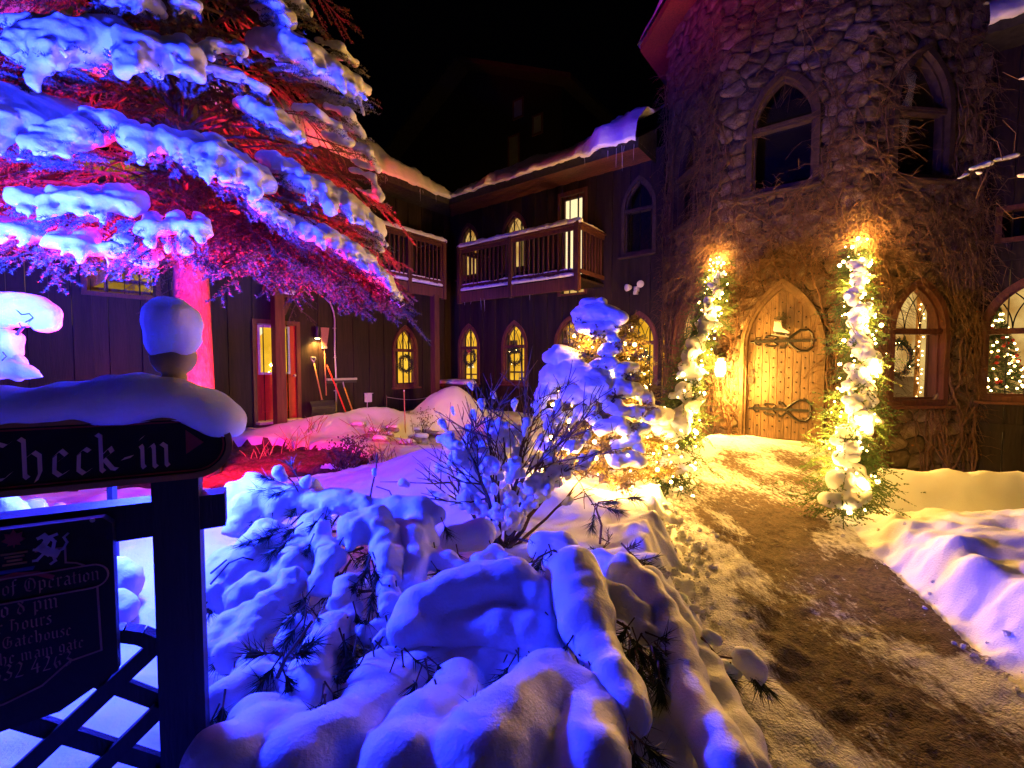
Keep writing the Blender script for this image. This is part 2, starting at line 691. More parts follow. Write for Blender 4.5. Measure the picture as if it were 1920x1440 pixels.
# snow crystals glint here and there
for k in ('snow', 'packed_snow'):
    nt = M[k].node_tree
    b = nt.nodes["Principled BSDF"]
    b.inputs['Sheen Weight'].default_value = 0.08
    vo = nt.nodes.new('ShaderNodeTexVoronoi')
    vo.inputs['Scale'].default_value = 160
    tc = nt.nodes.new('ShaderNodeTexCoord')
    nt.links.new(tc.outputs['Object'], vo.inputs['Vector'])
    sp = nt.nodes.new('ShaderNodeSeparateColor')
    nt.links.new(vo.outputs['Color'], sp.inputs[0])
    gt = nt.nodes.new('ShaderNodeMath')
    gt.operation = 'GREATER_THAN'
    gt.inputs[1].default_value = 0.985
    nt.links.new(sp.outputs[0], gt.inputs[0])
    mr = nt.nodes.new('ShaderNodeMapRange')
    mr.inputs[3].default_value = 0.62
    mr.inputs[4].default_value = 0.12
    nt.links.new(gt.outputs[0], mr.inputs[0])
    nt.links.new(mr.outputs[0], b.inputs['Roughness'])
    # fine grain over the soft lumps
    n3 = nt.nodes.new('ShaderNodeTexNoise')
    n3.inputs['Scale'].default_value = 260
    n3.inputs['Detail'].default_value = 2
    nt.links.new(tc.outputs['Object'], n3.inputs['Vector'])
    bp0 = next(x for x in nt.nodes if x.type == 'BUMP')
    bp = nt.nodes.new('ShaderNodeBump')
    bp.inputs['Strength'].default_value = 0.55
    bp.inputs['Distance'].default_value = 0.002
    nt.links.new(n3.outputs[0], bp.inputs['Height'])
    nt.links.new(bp0.outputs[0], bp.inputs['Normal'])
    nt.links.new(bp.outputs[0], b.inputs['Normal'])
# ================================================================== the ground
PATH_C = np.array([(4.42, 7.46), (2.42, 4.55), (2.33, 4.1), (2.05, 3.2), (1.80, 2.49), (1.66, 1.7), (1.50, .6), (1.35, -1.2), (1.2, -6)])


def path_coords(X, Y):
    """signed distance from the path's middle line (positive on the garden side, negative on the moat side)"""
    best = np.full(X.shape, 1e9)
    lat = np.full(X.shape, 1e9)
    for a, b in zip(PATH_C[:-1], PATH_C[1:]):
        d = b - a
        L = np.hypot(*d)
        t = np.clip(((X - a[0]) * d[0] + (Y - a[1]) * d[1]) / L ** 2, 0, 1)
        dx, dy = X - (a[0] + t * d[0]), Y - (a[1] + t * d[1])
        D = np.hypot(dx, dy)
        sgn = -np.sign(d[0] * dy - d[1] * dx)
        m = D < best
        best = np.where(m, D, best)
        lat = np.where(m, D * sgn, lat)
    return lat


PRINTS = []
_rp = random.Random(8)
for _k in range(85):
    _y = _rp.uniform(1.2, 4.6)
    _c = float(np.interp(-_y, -PATH_C[:, 1], PATH_C[:, 0]))
    _s = _rp.uniform(-.62, .62)
    PRINTS.append((_c + _s, _y, math.radians(60) + _rp.gauss(0, .22) + (PI if _rp.random() < .5 else 0), _rp.uniform(.002, .0065)))


def gauss(X, Y, cx, cy, rx, ry, rot=0.0):
    c, s = math.cos(rot), math.sin(rot)
    u = ((X - cx) * c + (Y - cy) * s) / rx
    v = (-(X - cx) * s + (Y - cy) * c) / ry
    return np.exp(-(u * u + v * v))


def smooth(a, b, x):
    t = np.clip((x - a) / (np.asarray(b) - a), 0, 1)
    return t * t * (3 - 2 * t)


def path_z(X, Y):
    return np.interp(Y, [-6, 2.0, 3.4, 4.5, 7.3], [-.42, -.36, -.31, -.24, 0.0])


def half_width(Y):
    return np.interp(Y, [0, 3.8, 4.8, 7.5], [.74, .70, .88, .95])


def masks(X, Y):
    P = np.stack([X.ravel(), Y.ravel(), 0 * X.ravel()], 1)
    n1 = fbm(P, .5, 3, 3).reshape(X.shape)
    lat = path_coords(X, Y)
    hw = half_width(Y)
    on = np.abs(lat) < hw
    on &= (Y < 7.62)
    e = ((X + 4.6) / 2.55) ** 2 + ((Y - 6.15) / 1.42) ** 2
    mulch = (e + .28 * n1 < 1) & ~on
    pond = (((X + 1.2) / 1.0) ** 2 + ((Y - 9.3) / 1.6) ** 2 + .2 * n1 < 1)
    return lat, hw, on, mulch, pond, e


def height(X, Y, fine=True):
    X = np.asarray(X, float)
    Y = np.asarray(Y, float)
    shp = X.shape
    P = np.stack([X.ravel(), Y.ravel(), 0 * X.ravel()], 1)
    lat, hw, on, mulch, pond, e = masks(X, Y)
    zp = path_z(X, Y)
    nb = fbm(P, .9, 3, 21).reshape(shp)
    ns = fbm(P, .22, 3, 31).reshape(shp)
    # garden bed on the left of the path
    z = -.07 + .05 * nb + 0 * X
    z += .36 * gauss(X, Y, -.75, 5.1, .95, .85)
    z += .20 * gauss(X, Y, .35, 4.15, .65, .5)
    z += .16 * gauss(X, Y, .95, 3.25, .38, .9, -.25)
    z += .30 * gauss(X, Y, -3.6, 9.0, 1.5, .55, .75)
    z += .22 * gauss(X, Y, -2.9, 10.0, .8, .4, .55)
    z += .74 * gauss(X, Y, -1.45, 11.4, .62, .55)
    z += .24 * gauss(X, Y, -2.15, 11.2, .4, .4)
    z += .22 * gauss(X, Y, -2.35, 3.3, .8, .8)
    z -= .20 * gauss(X, Y, -.35, 1.85, .95, .8)
    # the drive in front of the door side stays cleared
    z = np.where(e < 1.3, z * smooth(.8, 1.25, e) + (-.12) * (1 - smooth(.8, 1.25, e)), z)
    pm = ((X + 1.2) / 1.1) ** 2 + ((Y - 9.3) / 1.6) ** 2
    z = z * smooth(.7, 1.25, pm) - .45 * (1 - smooth(.7, 1.2, pm))
    # right of the path: bank, then the low moat along the tower, its far snowy edge, then low ground
    right = lat < 0
    dl = np.abs(lat) - hw
    bank = .01 + .03 * nb + .02 * ns + .06 * smooth(.2, 1.2, dl) - .20 * smooth(3.5, 4.4, Y + .1 * (X - 3.2))
    moat = smooth(4.35, 4.6, Y + .10 * (X - 3.2))
    ledge = gauss(Y + .16 * (X - 4.5), Y * 0, 5.35, 0, .34, 1) * smooth(3.3, 3.7, X)
    zr = bank * (1 - moat) + moat * (-.62 + .62 * ledge)
    zr = np.where(Y + .16 * (X - 4.5) > 5.4, np.maximum(zr, -.46 + .44 * ledge), zr)
    z = np.where(right, zr, z)
    # the pond runs on beside the deck, left
    z = np.where(~right & (Y > 5.5) & (X > .2) & (lat < 2.2), -.32 + .04 * nb, z)
    # shoulder of the path
    edge = smooth(-.02, np.where(right, .30, .34), dl + np.where(right, .02, .10) * ns)
    low = zp + .02
    z = low * (1 - edge) + z * edge
    lump = (1 - smooth(.0, .5, np.abs(dl - .12))) * (Y < 5.2)
    z += lump * np.where(right, .015, .055) * np.maximum(ns, -.2)
    z += (np.where(right, .024, .016) * ns + .012 * fbm(P, .10, 2, 33).reshape(shp)) * (~on)
    # the path itself
    foot = fbm(P, .13, 2, 41).reshape(shp)
    grit = fbm(P, .06, 2, 43).reshape(shp)
    wear = np.interp(Y, [1, 4.3, 5.0], [1, .9, .15])
    zq = zp + wear * (.0045 * foot + .0075 * grit) + wear * .07 * smooth(.25, .75, (lat + .12 * ns) / hw) + .05 * smooth(.55, 1.0, -lat / hw) * wear
    for (fx, fy, fa, fd) in PRINTS:
        c, s = math.cos(fa), math.sin(fa)
        m = (np.abs(X - fx) < .3) & (np.abs(Y - fy) < .3)
        if not m.any():
            continue
        u = ((X[m] - fx) * c + (Y[m] - fy) * s) / .135
        v = (-(X[m] - fx) * s + (Y[m] - fy) * c) / .052
        q = np.maximum(np.abs(u) ** 2.6 + np.abs(v) ** 2.6, 1e-6)
        zq[m] -= fd * (1 - smooth(.75, 1.15, q)) - fd * .45 * np.exp(-((q - 1.5) / .45) ** 2)
    z = np.where(on, np.where(dl > -.08, z * .5 + zq * .5, zq), z)
    z = np.where(mulch, -.13 + .035 * ns + .02 * fbm(P, .09, 2, 51).reshape(shp), z)
    return z


def gz(x, y):
    return float(height(np.array([[x]]), np.array([[y]]))[0, 0])


def grid_axis(parts):
    out = []
    for a, b, s in parts:
        out.append(np.arange(a, b, s))
    return np.unique(np.round(np.concatenate(out), 4))


gx = grid_axis([(-60, -12, 8), (-12, -6, .25), (-6, -4, .08), (-4, .7, .036), (.7, 3.1, .021), (3.1, 4.2, .034), (4.2, 7, .07), (7, 12, .3), (12, 61, 8)])
gy = grid_axis([(-20, -1, 1.5), (-1, .4, .1), (.4, 1.3, .034), (1.3, 4.6, .023), (4.6, 5.6, .034), (5.6, 8, .05), (8, 12, .08), (12, 20, .5), (20, 90, 8)])
GX, GY = np.meshgrid(gx, gy, indexing='ij')
GZ = height(GX, GY)
nxg, nyg = GX.shape
VID = np.arange(nxg * nyg).reshape(nxg, nyg)
QF = np.stack([VID[:-1, :-1], VID[1:, :-1], VID[1:, 1:], VID[:-1, 1:]], -1).reshape(-1, 4)
CX = (GX[:-1, :-1] + GX[1:, 1:]) / 2
CY = (GY[:-1, :-1] + GY[1:, 1:]) / 2
latc, hwc, onc, mulc, ponc, _e = masks(CX, CY)
GV = np.stack([GX.ravel(), GY.ravel(), GZ.ravel()], 1)


def sub_mesh(name, mask):
    F = QF[mask.ravel()]
    u, inv = np.unique(F, return_inverse=True)
    return np_mesh(name, GV[u], inv.reshape(-1, 4)), u


onm = onc & (CY < 7.6)
me, _ = sub_mesh('snow_ground', ~onm & ~mulc)
kind(put('snow_ground', me, M['snow']), 'structure')
me, _ = sub_mesh('bare_soil', mulc & ~onm)
kind(put('bare_soil', me, M['mulch']), 'structure')
me, ids = sub_mesh('path', onm)
# how trodden the snow of the path is: 1 bare brown grit, 0 packed snow
px_, py_ = GV[ids, 0], GV[ids, 1]
la = path_coords(px_, py_) / half_width(py_)
nz = fbm(np.stack([px_, py_ * .55, 0 * px_], 1), .30, 3, 61)
bare = 1 - smooth(.0, .45, np.abs(la + .12) - .50 + .30 * nz)
bare = np.maximum(bare, .27 + .24 * nz)
bare = bare * (1 - .36 * (1 - smooth(2.4, 4.0, py_)) * np.clip(.6 + 1.0 * nz, 0, 1.4))
dk = smooth(4.2, 5.2, py_)
bare = bare * (1 - dk) + dk * (.64 + .25 * nz - .40 * smooth(6.5, 7.4, py_)) * (1 - smooth(.7, 1.0, np.abs(la) + .2 * nz))
att = me.attributes.new('bare', 'FLOAT', 'POINT')
att.data.foreach_set('value', bare.astype(np.float32))
pm = material('path_grit', (0.085, 0.055, 0.038), 0.9, 0.6, 30, 1.0, 75, spec=0.25)
nt = pm.node_tree
b = nt.nodes['Principled BSDF']
an = nt.nodes.new('ShaderNodeAttribute')
an.attribute_name = 'bare'
tc = nt.nodes.new('ShaderNodeTexCoord')
mpn = nt.nodes.new('ShaderNodeMapping')
mpn.inputs['Rotation'].default_value = (0, 0, .5)
mpn.inputs['Scale'].default_value = (1, .45, 1)
nt.links.new(tc.outputs['Object'], mpn.inputs[0])
n1 = nt.nodes.new('ShaderNodeTexNoise')
n1.inputs['Scale'].default_value = 26
n1.inputs['Detail'].default_value = 7
n1.inputs['Roughness'].default_value = .72
nt.links.new(mpn.outputs[0], n1.inputs['Vector'])
ad = nt.nodes.new('ShaderNodeMath')
ad.operation = 'MULTIPLY_ADD'
ad.inputs[1].default_value = 1.9
nt.links.new(n1.outputs[0], ad.inputs[0])
nt.links.new(an.outputs['Fac'], ad.inputs[2])
rp = nt.nodes.new('ShaderNodeValToRGB')
rp.color_ramp.elements[0].position = .50
rp.color_ramp.elements[0].color = (0, 0, 0, 1)
rp.color_ramp.elements[1].position = .72
rp.color_ramp.elements[1].color = (1, 1, 1, 1)
dv = nt.nodes.new('ShaderNodeMath')
dv.operation = 'MULTIPLY'
dv.inputs[1].default_value = .42
nt.links.new(ad.outputs[0], dv.inputs[0])
nt.links.new(dv.outputs[0], rp.inputs[0])
mixc = nt.nodes.new('ShaderNodeMix')
mixc.data_type = 'RGBA'
mixc.inputs['A'].default_value = (.66, .66, .68, 1)
old = b.inputs['Base Color'].links[0].from_socket
nt.links.new(old, mixc.inputs['B'])
nt.links.new(rp.outputs[0], mixc.inputs['Factor'])
nt.links.new(mixc.outputs['Result'], b.inputs['Base Color'])
kind(put('path', me, pm), 'structure')

pw = MB()
pw.add([(-2.4, 7.3, -.33), (.9, 7.3, -.33), (.9, 11.0, -.33), (-2.4, 11.0, -.33)], [(0, 1, 2, 3)])
kind(pw.build('pond', M['pond_water']), 'structure')
pw = MB()
pw.add([(2.9, 4.0, -.50), (9, 3.4, -.50), (9, 6.9, -.50), (3.6, 6.9, -.50)], [(0, 1, 2, 3)])
kind(pw.build('moat_water', M['pond_water']), 'structure')
# ================================================================== walls: x runs along the wall, -y is outward, z is up
A_L = math.radians(51.95)
A_B = math.radians(-38.05)
A_A = math.radians(-83.05)
A_C = math.radians(6.95)
LW = (Vector((-5.2, 9.87, 0)), A_L)
BW = (Vector((-1.9, 14.1, 0)), A_B)
TA = (Vector((3.38, 10.06, 0)), A_A)
TB = (Vector((3.62, 8.08, 0)), A_B)
TC = (Vector((5.20, 6.84, 0)), A_C)
RW = (Vector((6.96, 7.29, 0)), A_B)


def W(wall, u, v, z):
    """u along the wall, v out of it"""
    O, a = wall
    return Vector((O.x + math.cos(a) * u + math.sin(a) * v, O.y + math.sin(a) * u - math.cos(a) * v, z))


def arch(w, z0, z1, z2, n=10, cx=0.0):
    a, h = w / 2, z2 - z1
    c = (h * h - a * a) / (2 * a)
    Rr = a + c
    th = math.atan2(h, c)
    pts = [(cx - a, z0), (cx + a, z0)]
    for i in range(n + 1):
        t = th * i / n
        pts.append((cx - c + Rr * math.cos(t), z1 + Rr * math.sin(t)))
    for i in range(n - 1, -1, -1):
        t = th * i / n
        pts.append((cx + c - Rr * math.cos(t), z1 + Rr * math.sin(t)))
    return pts


def arch_top(w, z1, z2, x):
    a, h = w / 2, z2 - z1
    if h <= 1e-4:
        return z1
    c = (h * h - a * a) / (2 * a)
    Rr = a + c
    q = Rr * Rr - (abs(x) + c) ** 2
    return z1 + math.sqrt(max(q, 0))


def strip_cuts(a, b, z0, z1, openings, step=.055):
    """columns (ua, ub, [(lo_a, lo_b, hi_a, hi_b), ...]) of a wall strip with its openings left out"""
    xs = {a, b}
    for (c, w, o0, o1, o2) in openings:
        l, r = c - w / 2, c + w / 2
        if r > a and l < b:
            for x in (l, r):
                if a < x < b:
                    xs.add(x)
            if o2 > o1:
                x = max(a, l)
                while x < min(b, r):
                    xs.add(x)
                    x += step
                if a < c < b:
                    xs.add(c)
    xs = sorted(xs)
    xs2 = [xs[0]]
    for x in xs[1:]:
        if x - xs2[-1] > .004:
            xs2.append(x)
    xs2[-1] = b
    out = []
    for p, q in zip(xs2[:-1], xs2[1:]):
        m = (p + q) / 2
        blocks = []
        for (c, w, o0, o1, o2) in openings:
            if abs(m - c) < w / 2:
                ta = arch_top(w, o1, o2, min(abs(p - c), w / 2))
                tb = arch_top(w, o1, o2, min(abs(q - c), w / 2))
                blocks.append((o0, ta, tb))
        blocks.sort()
        spans = []
        la = lb = z0
        for o0, ta, tb in blocks:
            if o0 > la:
                spans.append((la, lb, o0, o0))
            la, lb = ta, tb
        spans.append((la, lb, z1, z1))
        out.append((p, q, spans))
    return out


def wall_sheet(mb, u0, u1, z0, z1, openings, y=0.0, edge=0.0):
    for p, q, spans in strip_cuts(u0, u1, z0, z1, openings):
        for la, lb, ha, hb in spans:
            mb.add([(p, y, la), (q, y, lb), (q, y, hb), (p, y, ha)], [(0, 1, 2, 3)])
    if edge:
        for x in (u0, u1):
            mb.add([(x, y, z0), (x, y + edge, z0), (x, y + edge, z1), (x, y, z1)], [(0, 1, 2, 3)])


def boards(parent, u0, u1, z0, z1, openings, width=.23, mat='dark_board'):
    u, i = u0, 0
    while u < u1 - .02:
        wd = min(width * R.uniform(.85, 1.15), u1 - u)
        if u1 - (u + wd) < .06:
            wd = u1 - u
        mb = MB()
        wall_sheet(mb, u + .003, u + wd - .003, z0, z1, openings, -.022 - .022 * (i % 2) - R.uniform(0, .004), .05)
        mb.build('board', M[mat], parent)
        u += wd
        i += 1


WIN = {}


def gothic_window(parent, uc, w, z0, z1, z2, lit=True, mat='trim', fw=.085, bars=True, pane='glass', proud=.075):
    key = (w, z0, z1, z2, mat, fw, bars, proud)
    if key not in WIN:
        d = {}
        mb = MB()
        mb.ring(arch(w, z0, z1, z2), arch(w - 2 * fw, z0 + fw, z1, z2 - fw * 1.25), -proud, .14)
        mb.ring(arch(w - 2 * fw - .002, z0 + fw + .001, z1, z2 - fw * 1.25 - .001), arch(w - 2 * fw - .07, z0 + fw + .035, z1, z2 - fw * 1.25 - .045), -.015, .08)
        d['frame'] = mb.mesh('window_frame')
        mb = MB()
        mb.box((0, .02, z1), (w - 2 * fw + .01, .13, .085))
        mb.box((0, -.045, z1 + .012), (w - 2 * fw + .01, .03, .04))
        d['transom'] = mb.mesh('transom')
        mb = MB()
        mb.box((0, -proud - .028, z0 - .022), (w + .08, .12, .04))
        d['sill'] = mb.mesh('sill')
        mb = MB()
        wi = w - 2 * fw - .07
        mb.prism(arch(wi + .03, z0 + fw + .02, z1, z2 - fw * 1.25 - .03), .050, .056)
        d['pane'] = mb.mesh('pane')
        if bars:
            mb = MB()
            a, h = wi / 2, z2 - fw * 1.25 - .045 - z1
            c = (h * h - a * a) / (2 * a)
            Rr = a + c
            for off in (wi / 3, 2 * wi / 3):
                for sg in (-1, 1):
                    # arcs of the same sweep as the window head, set off sideways: interlaced pointed lights
                    pts = []
                    for k in range(25):
                        t = k / 24 * 1.3
                        x, zz = sg * (-c + Rr * math.cos(t) - off), z1 + .03 + Rr * math.sin(t)
                        if abs(x) < a and zz < arch_top(wi, z1, z1 + h, x) + .012:
                            pts.append((x, .04 + .004 * sg, zz))
                    if len(pts) > 2:
                        mb.tube(pts, .0085, 4)
            d['tracery'] = mb.mesh('tracery')
        WIN[key] = d
    d = WIN[key]
    win = put('window', d['frame'], M[mat], parent, (uc, 0, 0))
    put('transom', d['transom'], M[mat], win)
    put('sill', d['sill'], M[mat], win)
    put('pane', d['pane'], M[pane], win)
    if bars:
        put('tracery', d['tracery'], M['lead'], win)
    return win


def roof_snow(parent, wall, u0, u1, v_eave, z_eave, depth, pitch, thick, seed, name='snow_slab', over=.10, ragged=.06, nu=None):
    """snow on a roof slope: thick(u) metres deep, its lip hanging over the eave"""
    nu = nu or int((u1 - u0) / .055)
    ns = 26
    us = np.linspace(u0, u1, nu)
    tt = np.concatenate([np.linspace(0, .35, 12), np.linspace(.42, 1, ns - 12)]) * depth
    U, S = np.meshgrid(us, tt, indexing='ij')
    P = np.stack([U.ravel(), S.ravel(), 0 * U.ravel()], 1)
    n = fbm(P, .55, 4, seed).reshape(U.shape)
    n2 = fbm(P, .16, 3, seed + 7).reshape(U.shape)
    T = np.vectorize(thick)(U) * (1 + .35 * n) + .02 * n2
    T = np.maximum(T, .02)
    lip = fbm(np.stack([us, 0 * us, 0 * us], 1), .35, 3, seed + 3)
    rnd = np.sqrt(np.clip(1 - (1 - np.clip((S + .001) / .22, 0, 1)) ** 2, 0, 1))
    Y = -v_eave - over - ragged * lip[:, None] + S
    Z = z_eave + S * math.tan(pitch) + T * rnd + .012
    V = [np.stack([U.ravel(), Y.ravel(), Z.ravel()], 1)]
    sag = .03 + .10 * np.abs(fbm(np.stack([us, 0 * us + 3, 0 * us], 1), .22, 3, seed + 5)) * np.array([min(1, thick(x) / .2) for x in us])
    V.append(np.stack([us, Y[:, 0] + .01, Z[:, 0] - sag], 1))
    V.append(np.stack([us, Y[:, 0] + .16, Z[:, 0] - sag * .3 - .02], 1))
    V = np.concatenate(V)
    N = ns
    id_ = np.arange(nu * N).reshape(nu, N)
    F = [np.stack([id_[:-1, :-1], id_[1:, :-1], id_[1:, 1:], id_[:-1, 1:]], -1).reshape(-1, 4)]
    k1 = nu * N + np.arange(nu)
    k2 = k1 + nu
    F.append(np.stack([id_[:-1, 0], k1[:-1], k1[1:], id_[1:, 0]], -1))
    F.append(np.stack([k1[:-1], k2[:-1], k2[1:], k1[1:]], -1))
    return put(name, np_mesh(name, V, np.concatenate(F)), M['roof_snow'], parent)


def icicles(parent, u0, u1, v, z, n, lmax, seed):
    r = random.Random(seed)
    for k in range(n):
        u = r.uniform(u0, u1)
        L = lmax * r.uniform(.15, 1) ** 1.4
        mb = MB()
        mb.tube([(u, -v + r.uniform(-.03, .03), z + .05), (u + r.uniform(-.004, .004), -v, z - L * .5), (u, -v, z - L)], [.006, .004, .001], 5)
        mb.build('icicle', M['icicle'], parent, True)


def rail_snow(name, parent, a, b, wd, ht, seed):
    """snow lying along a rail from a to b (local coordinates)"""
    a, b = Vector(a), Vector(b)
    n = max(3, int((b - a).length / .12))
    rr = random.Random(seed)
    segs = []
    pts = [a.lerp(b, i / n) + Vector((0, 0, ht * .3 + rr.uniform(-.008, .008))) for i in range(n + 1)]
    rad = [wd / 2 * rr.uniform(.8, 1.1) for _ in pts]
    return snow_part(name, chain(pts, rad), parent, mat=M['roof_snow'], h=.022, blend=.02, namp=.012, nscale=.12, seed=seed, flat=a.z, zs=ht / wd * 1.3)


# ------------------------------------------------------------------ left wing
left = thing('timber_wing', 'dark timber wing with red glazed door and stair window behind the spruce', 'building', LW[0], A_L)
op_l = [(.095, 1.00, -.5, 2.15, 2.15), (3.58, .80, .66, 1.68, 2.30), (-2.48, .98, 2.42, 3.42, 3.42), (-2.53, 1.02, 4.36, 5.04, 5.04)]
boards(left, -5.2, 5.36, -.25, 5.95, op_l)
mb = MB()
mb.box((.08, 5.5, 2.9), (10.6, .1, 6.2))
mb.build('back_wall', M['dark_room'], left)
gothic_window(left, 3.58, .86, .60, 1.62, 2.32)
for uc, w, z0, z1 in ((-2.48, 1.06, 2.38, 3.46), (-2.53, 1.1, 4.32, 5.08)):
    mb = MB()
    rc = lambda w, a, b: [(-w / 2, a), (w / 2, a), (w / 2, b), (-w / 2, b)]
    mb.ring(rc(w, z0, z1), rc(w - .14, z0 + .07, z1 - .07), -.07, .12)
    win = mb.build('window', M['trim'], left, loc=(uc, 0, 0))
    mb = MB()
    mb.box((0, .05, (z0 + z1) / 2), (w - .12, .006, z1 - z0 - .12))
    mb.build('pane', M['glass'], win)
# the lit stair hall behind those two windows
mb = MB()
mb.box((-2.5, 1.25, 3.6), (4.2, .02, 3.3))
mb.build('stair_hall', M['lit_stair'], left)
mb = MB()
mb.bar((-3.3, .75, 2.3), (-2.0, .75, 3.25), .07, .16)
for k in range(4):
    mb.box((-3.15 + .3 * k, .75, 2.42 + .22 * k), (.05, .05, .7))
mb.build('stair_rail', M['wood_handle'], left)
for k in range(3):
    mb = MB()
    mb.box((-2.25, 1.05, 2.62 + .2 * k), (1.0, .2, .05))
    mb.build('stair_tread', M['wood_handle'], left)
# room behind the arched window and the red door
mb = MB()
mb.box((2.4, .95, 1.2), (6.5, .02, 2.7))
mb.build('lit_room', M['lit_room'], left)
# red door
mb = MB()
rc2 = lambda u0, u1, a, b: [(u0, a), (u1, a), (u1, b), (u0, b)]
mb.ring(rc2(-.415, .60, -.1, 2.19), rc2(-.345, .515, -.02, 2.10), -.075, .10)
mb.build('door_frame', M['trim'], left)
mb = MB()
mb.ring(rc2(-.342, .512, .035, 2.095), rc2(-.25, .345, 1.06, 2.03), -.005, .045)
door = mb.build('door', M['red_door'], left)
mb = MB()
mb.ring(rc2(-.29, .385, 1.02, 2.07), rc2(-.245, .340, 1.065, 2.025), -.022, -.0055)
mb.build('glass_frame', M['white_trim'], door)
mb = MB()
mb.box((.048, .02, 1.545), (.60, .006, .98))
mb.build('pane', M['glass'], door)
for uc in (-.12, .24):
    mb = MB()
    mb.ring(rc2(uc - .125, uc + .125, .20, .82), rc2(uc - .095, uc + .095, .23, .79), -.022, -.0055)
    mb.ring(rc2(uc - .075, uc + .075, .25, .77), rc2(uc - .03, uc + .03, .30, .72), -.016, -.0055)
    mb.build('door_panel', M['red_door'], door)
mb = MB()
mb.tube([(.46, -.006, .98), (.46, -.05, .98)], .016, 10)
mb.ball((.46, -.07, .98), .032, 0, 12, 8)
mb.build('knob', M['grey_metal'], door, True)
mb = MB()
mb.box((-.13, -.045, 2.085), (.34, .05, .035))
mb.bar((-.02, -.05, 2.10), (.2, -.03, 2.13), .02, .015)
mb.build('door_closer', M['grey_metal'], door)
mb = MB()
mb.box((.085, -.10, .0), (.95, .34, .05))
mb.build('threshold', M['finial_wood'], left)
mb = MB()
mb.box((-.06, .55, 1.82), (.05, .05, .24))
mb.build('lamp_bracket', M['wood_handle'], left)
mb = MB()
mb.lathe([(.05, -.06), (.10, .0), (.11, .09), (.04, .12)], (-.06, .5, 1.94), 12)
mb.build('lamp_shade', M['door_light'], left, True)
mb = MB()
mb.ball((3.34, .6, 1.22), .06, 0, 10, 6)
mb.build('table_lamp', M['bulb'], left, True)
# roof
mb = MB()
mb.add([(-5.4, -1.0, 5.76), (4.36, -1.0, 5.76), (5.36, 0, 6.34), (5.36, 2.4, 7.72), (-5.4, 2.4, 7.72)], [(0, 1, 2, 3, 4)])
mb.add([(-5.4, -1.0, 5.70), (4.36, -1.0, 5.70), (5.36, 0, 5.70), (-5.4, 0, 5.70)], [(3, 2, 1, 0)])
mb.add([(-5.4, -1.003, 5.60), (4.36, -1.003, 5.60), (4.36, -1.003, 5.78), (-5.4, -1.003, 5.78)], [(0, 1, 2, 3)])
rf = mb.build('roof', M['shingle'], left)
roof_snow(rf, LW, -5.3, 4.52, 1.0, 5.77, 2.6, math.radians(30), lambda u: .50 - .36 * min(1, max(0, (u - 1.2) / 3.2)), 71)
icicles(rf, 1.6, 4.3, 1.03, 5.66, 6, .3, 3)


def balcony(parent, u0, u1, v, zf, zr, posts, seed, sides=(True, True), beam=.20):
    mb = MB()
    mb.box(((u0 + u1) / 2, -v / 2 - .02, zf), (u1 - u0, v - .06, .06))
    deck = mb.build('balcony', M['dark_board'], parent)
    mb = MB()
    mb.box(((u0 + u1) / 2, -v, zf - .10), (u1 - u0 + .04, .07, beam + .06))
    mb.build('rim_beam', M['post_wood'], deck)
    for p in posts:
        mb = MB()
        mb.box((p, -v - .012, (zr + zf) / 2 - .10), (.105, .115, zr - zf + .32))
        mb.build('post', M['post_wood'], deck)
    ends = [((u0, -v), (u1, -v))]
    if sides[0]:
        ends.append(((u0, -v), (u0, -.05)))
    if sides[1]:
        ends.append(((u1, -v), (u1, -.05)))
    bal = None
    for (a, b) in ends:
        a, b = Vector((*a, 0)), Vector((*b, 0))
        mb = MB()
        mb.bar(a + Vector((0, 0, zr)), b + Vector((0, 0, zr)), .13, .045)
        mb.bar(a + Vector((0, 0, zr - .07)), b + Vector((0, 0, zr - .07)), .04, .09)
        mb.build('handrail', M['post_wood'], deck)
        mb = MB()
        mb.bar(a + Vector((0, 0, zf + .17)), b + Vector((0, 0, zf + .17)), .04, .085)
        mb.build('bottom_rail', M['post_wood'], deck)
        n = int((b - a).length / .135)
        for k in range(1, n):
            p = a.lerp(b, k / n)
            if any(abs(p.x - q) < .06 for q in posts) and abs(p.y + v) < .01:
                continue
            if bal is None:
                m2 = MB()
                m2.box((0, 0, 0), (.038, .038, zr - zf - .33))
                bal = m2.mesh('baluster')
            put('baluster', bal, M['post_wood'], deck, (p.x, p.y, (zr + zf) / 2 + .045))
            # a pinch of snow caught at the foot of each baluster
    rail_snow('rail_snow', deck, (u0 - .02, -v, zr + .022), (u1 + .02, -v, zr + .022), .13, .12, seed)
    sn = MB()
    rail_snow('ledge_snow', deck, (u0 + .1, -v - .018, zf + .062), (u1 - .1, -v - .018, zf + .062), .08, .08, seed + 1)
    rail_snow('ledge_snow', deck, (u0 + .1, -v + .0, zf + .215), (u1 - .1, -v, zf + .215), .04, .03, seed + 2)
    if sides[1]:
        rail_snow('rail_snow', deck, (u1, -v, zr + .022), (u1, -.1, zr + .022), .11, .05, seed + 3)
    return deck


balcony(left, .2, 4.08, 1.1, 3.25, 4.48, (.25, 2.85, 4.03), 81)
mb = MB()
mb.box((3.73, -1.085, 1.42), (.17, .17, 3.3))
mb.build('balcony_post', M['post_wood'], left)

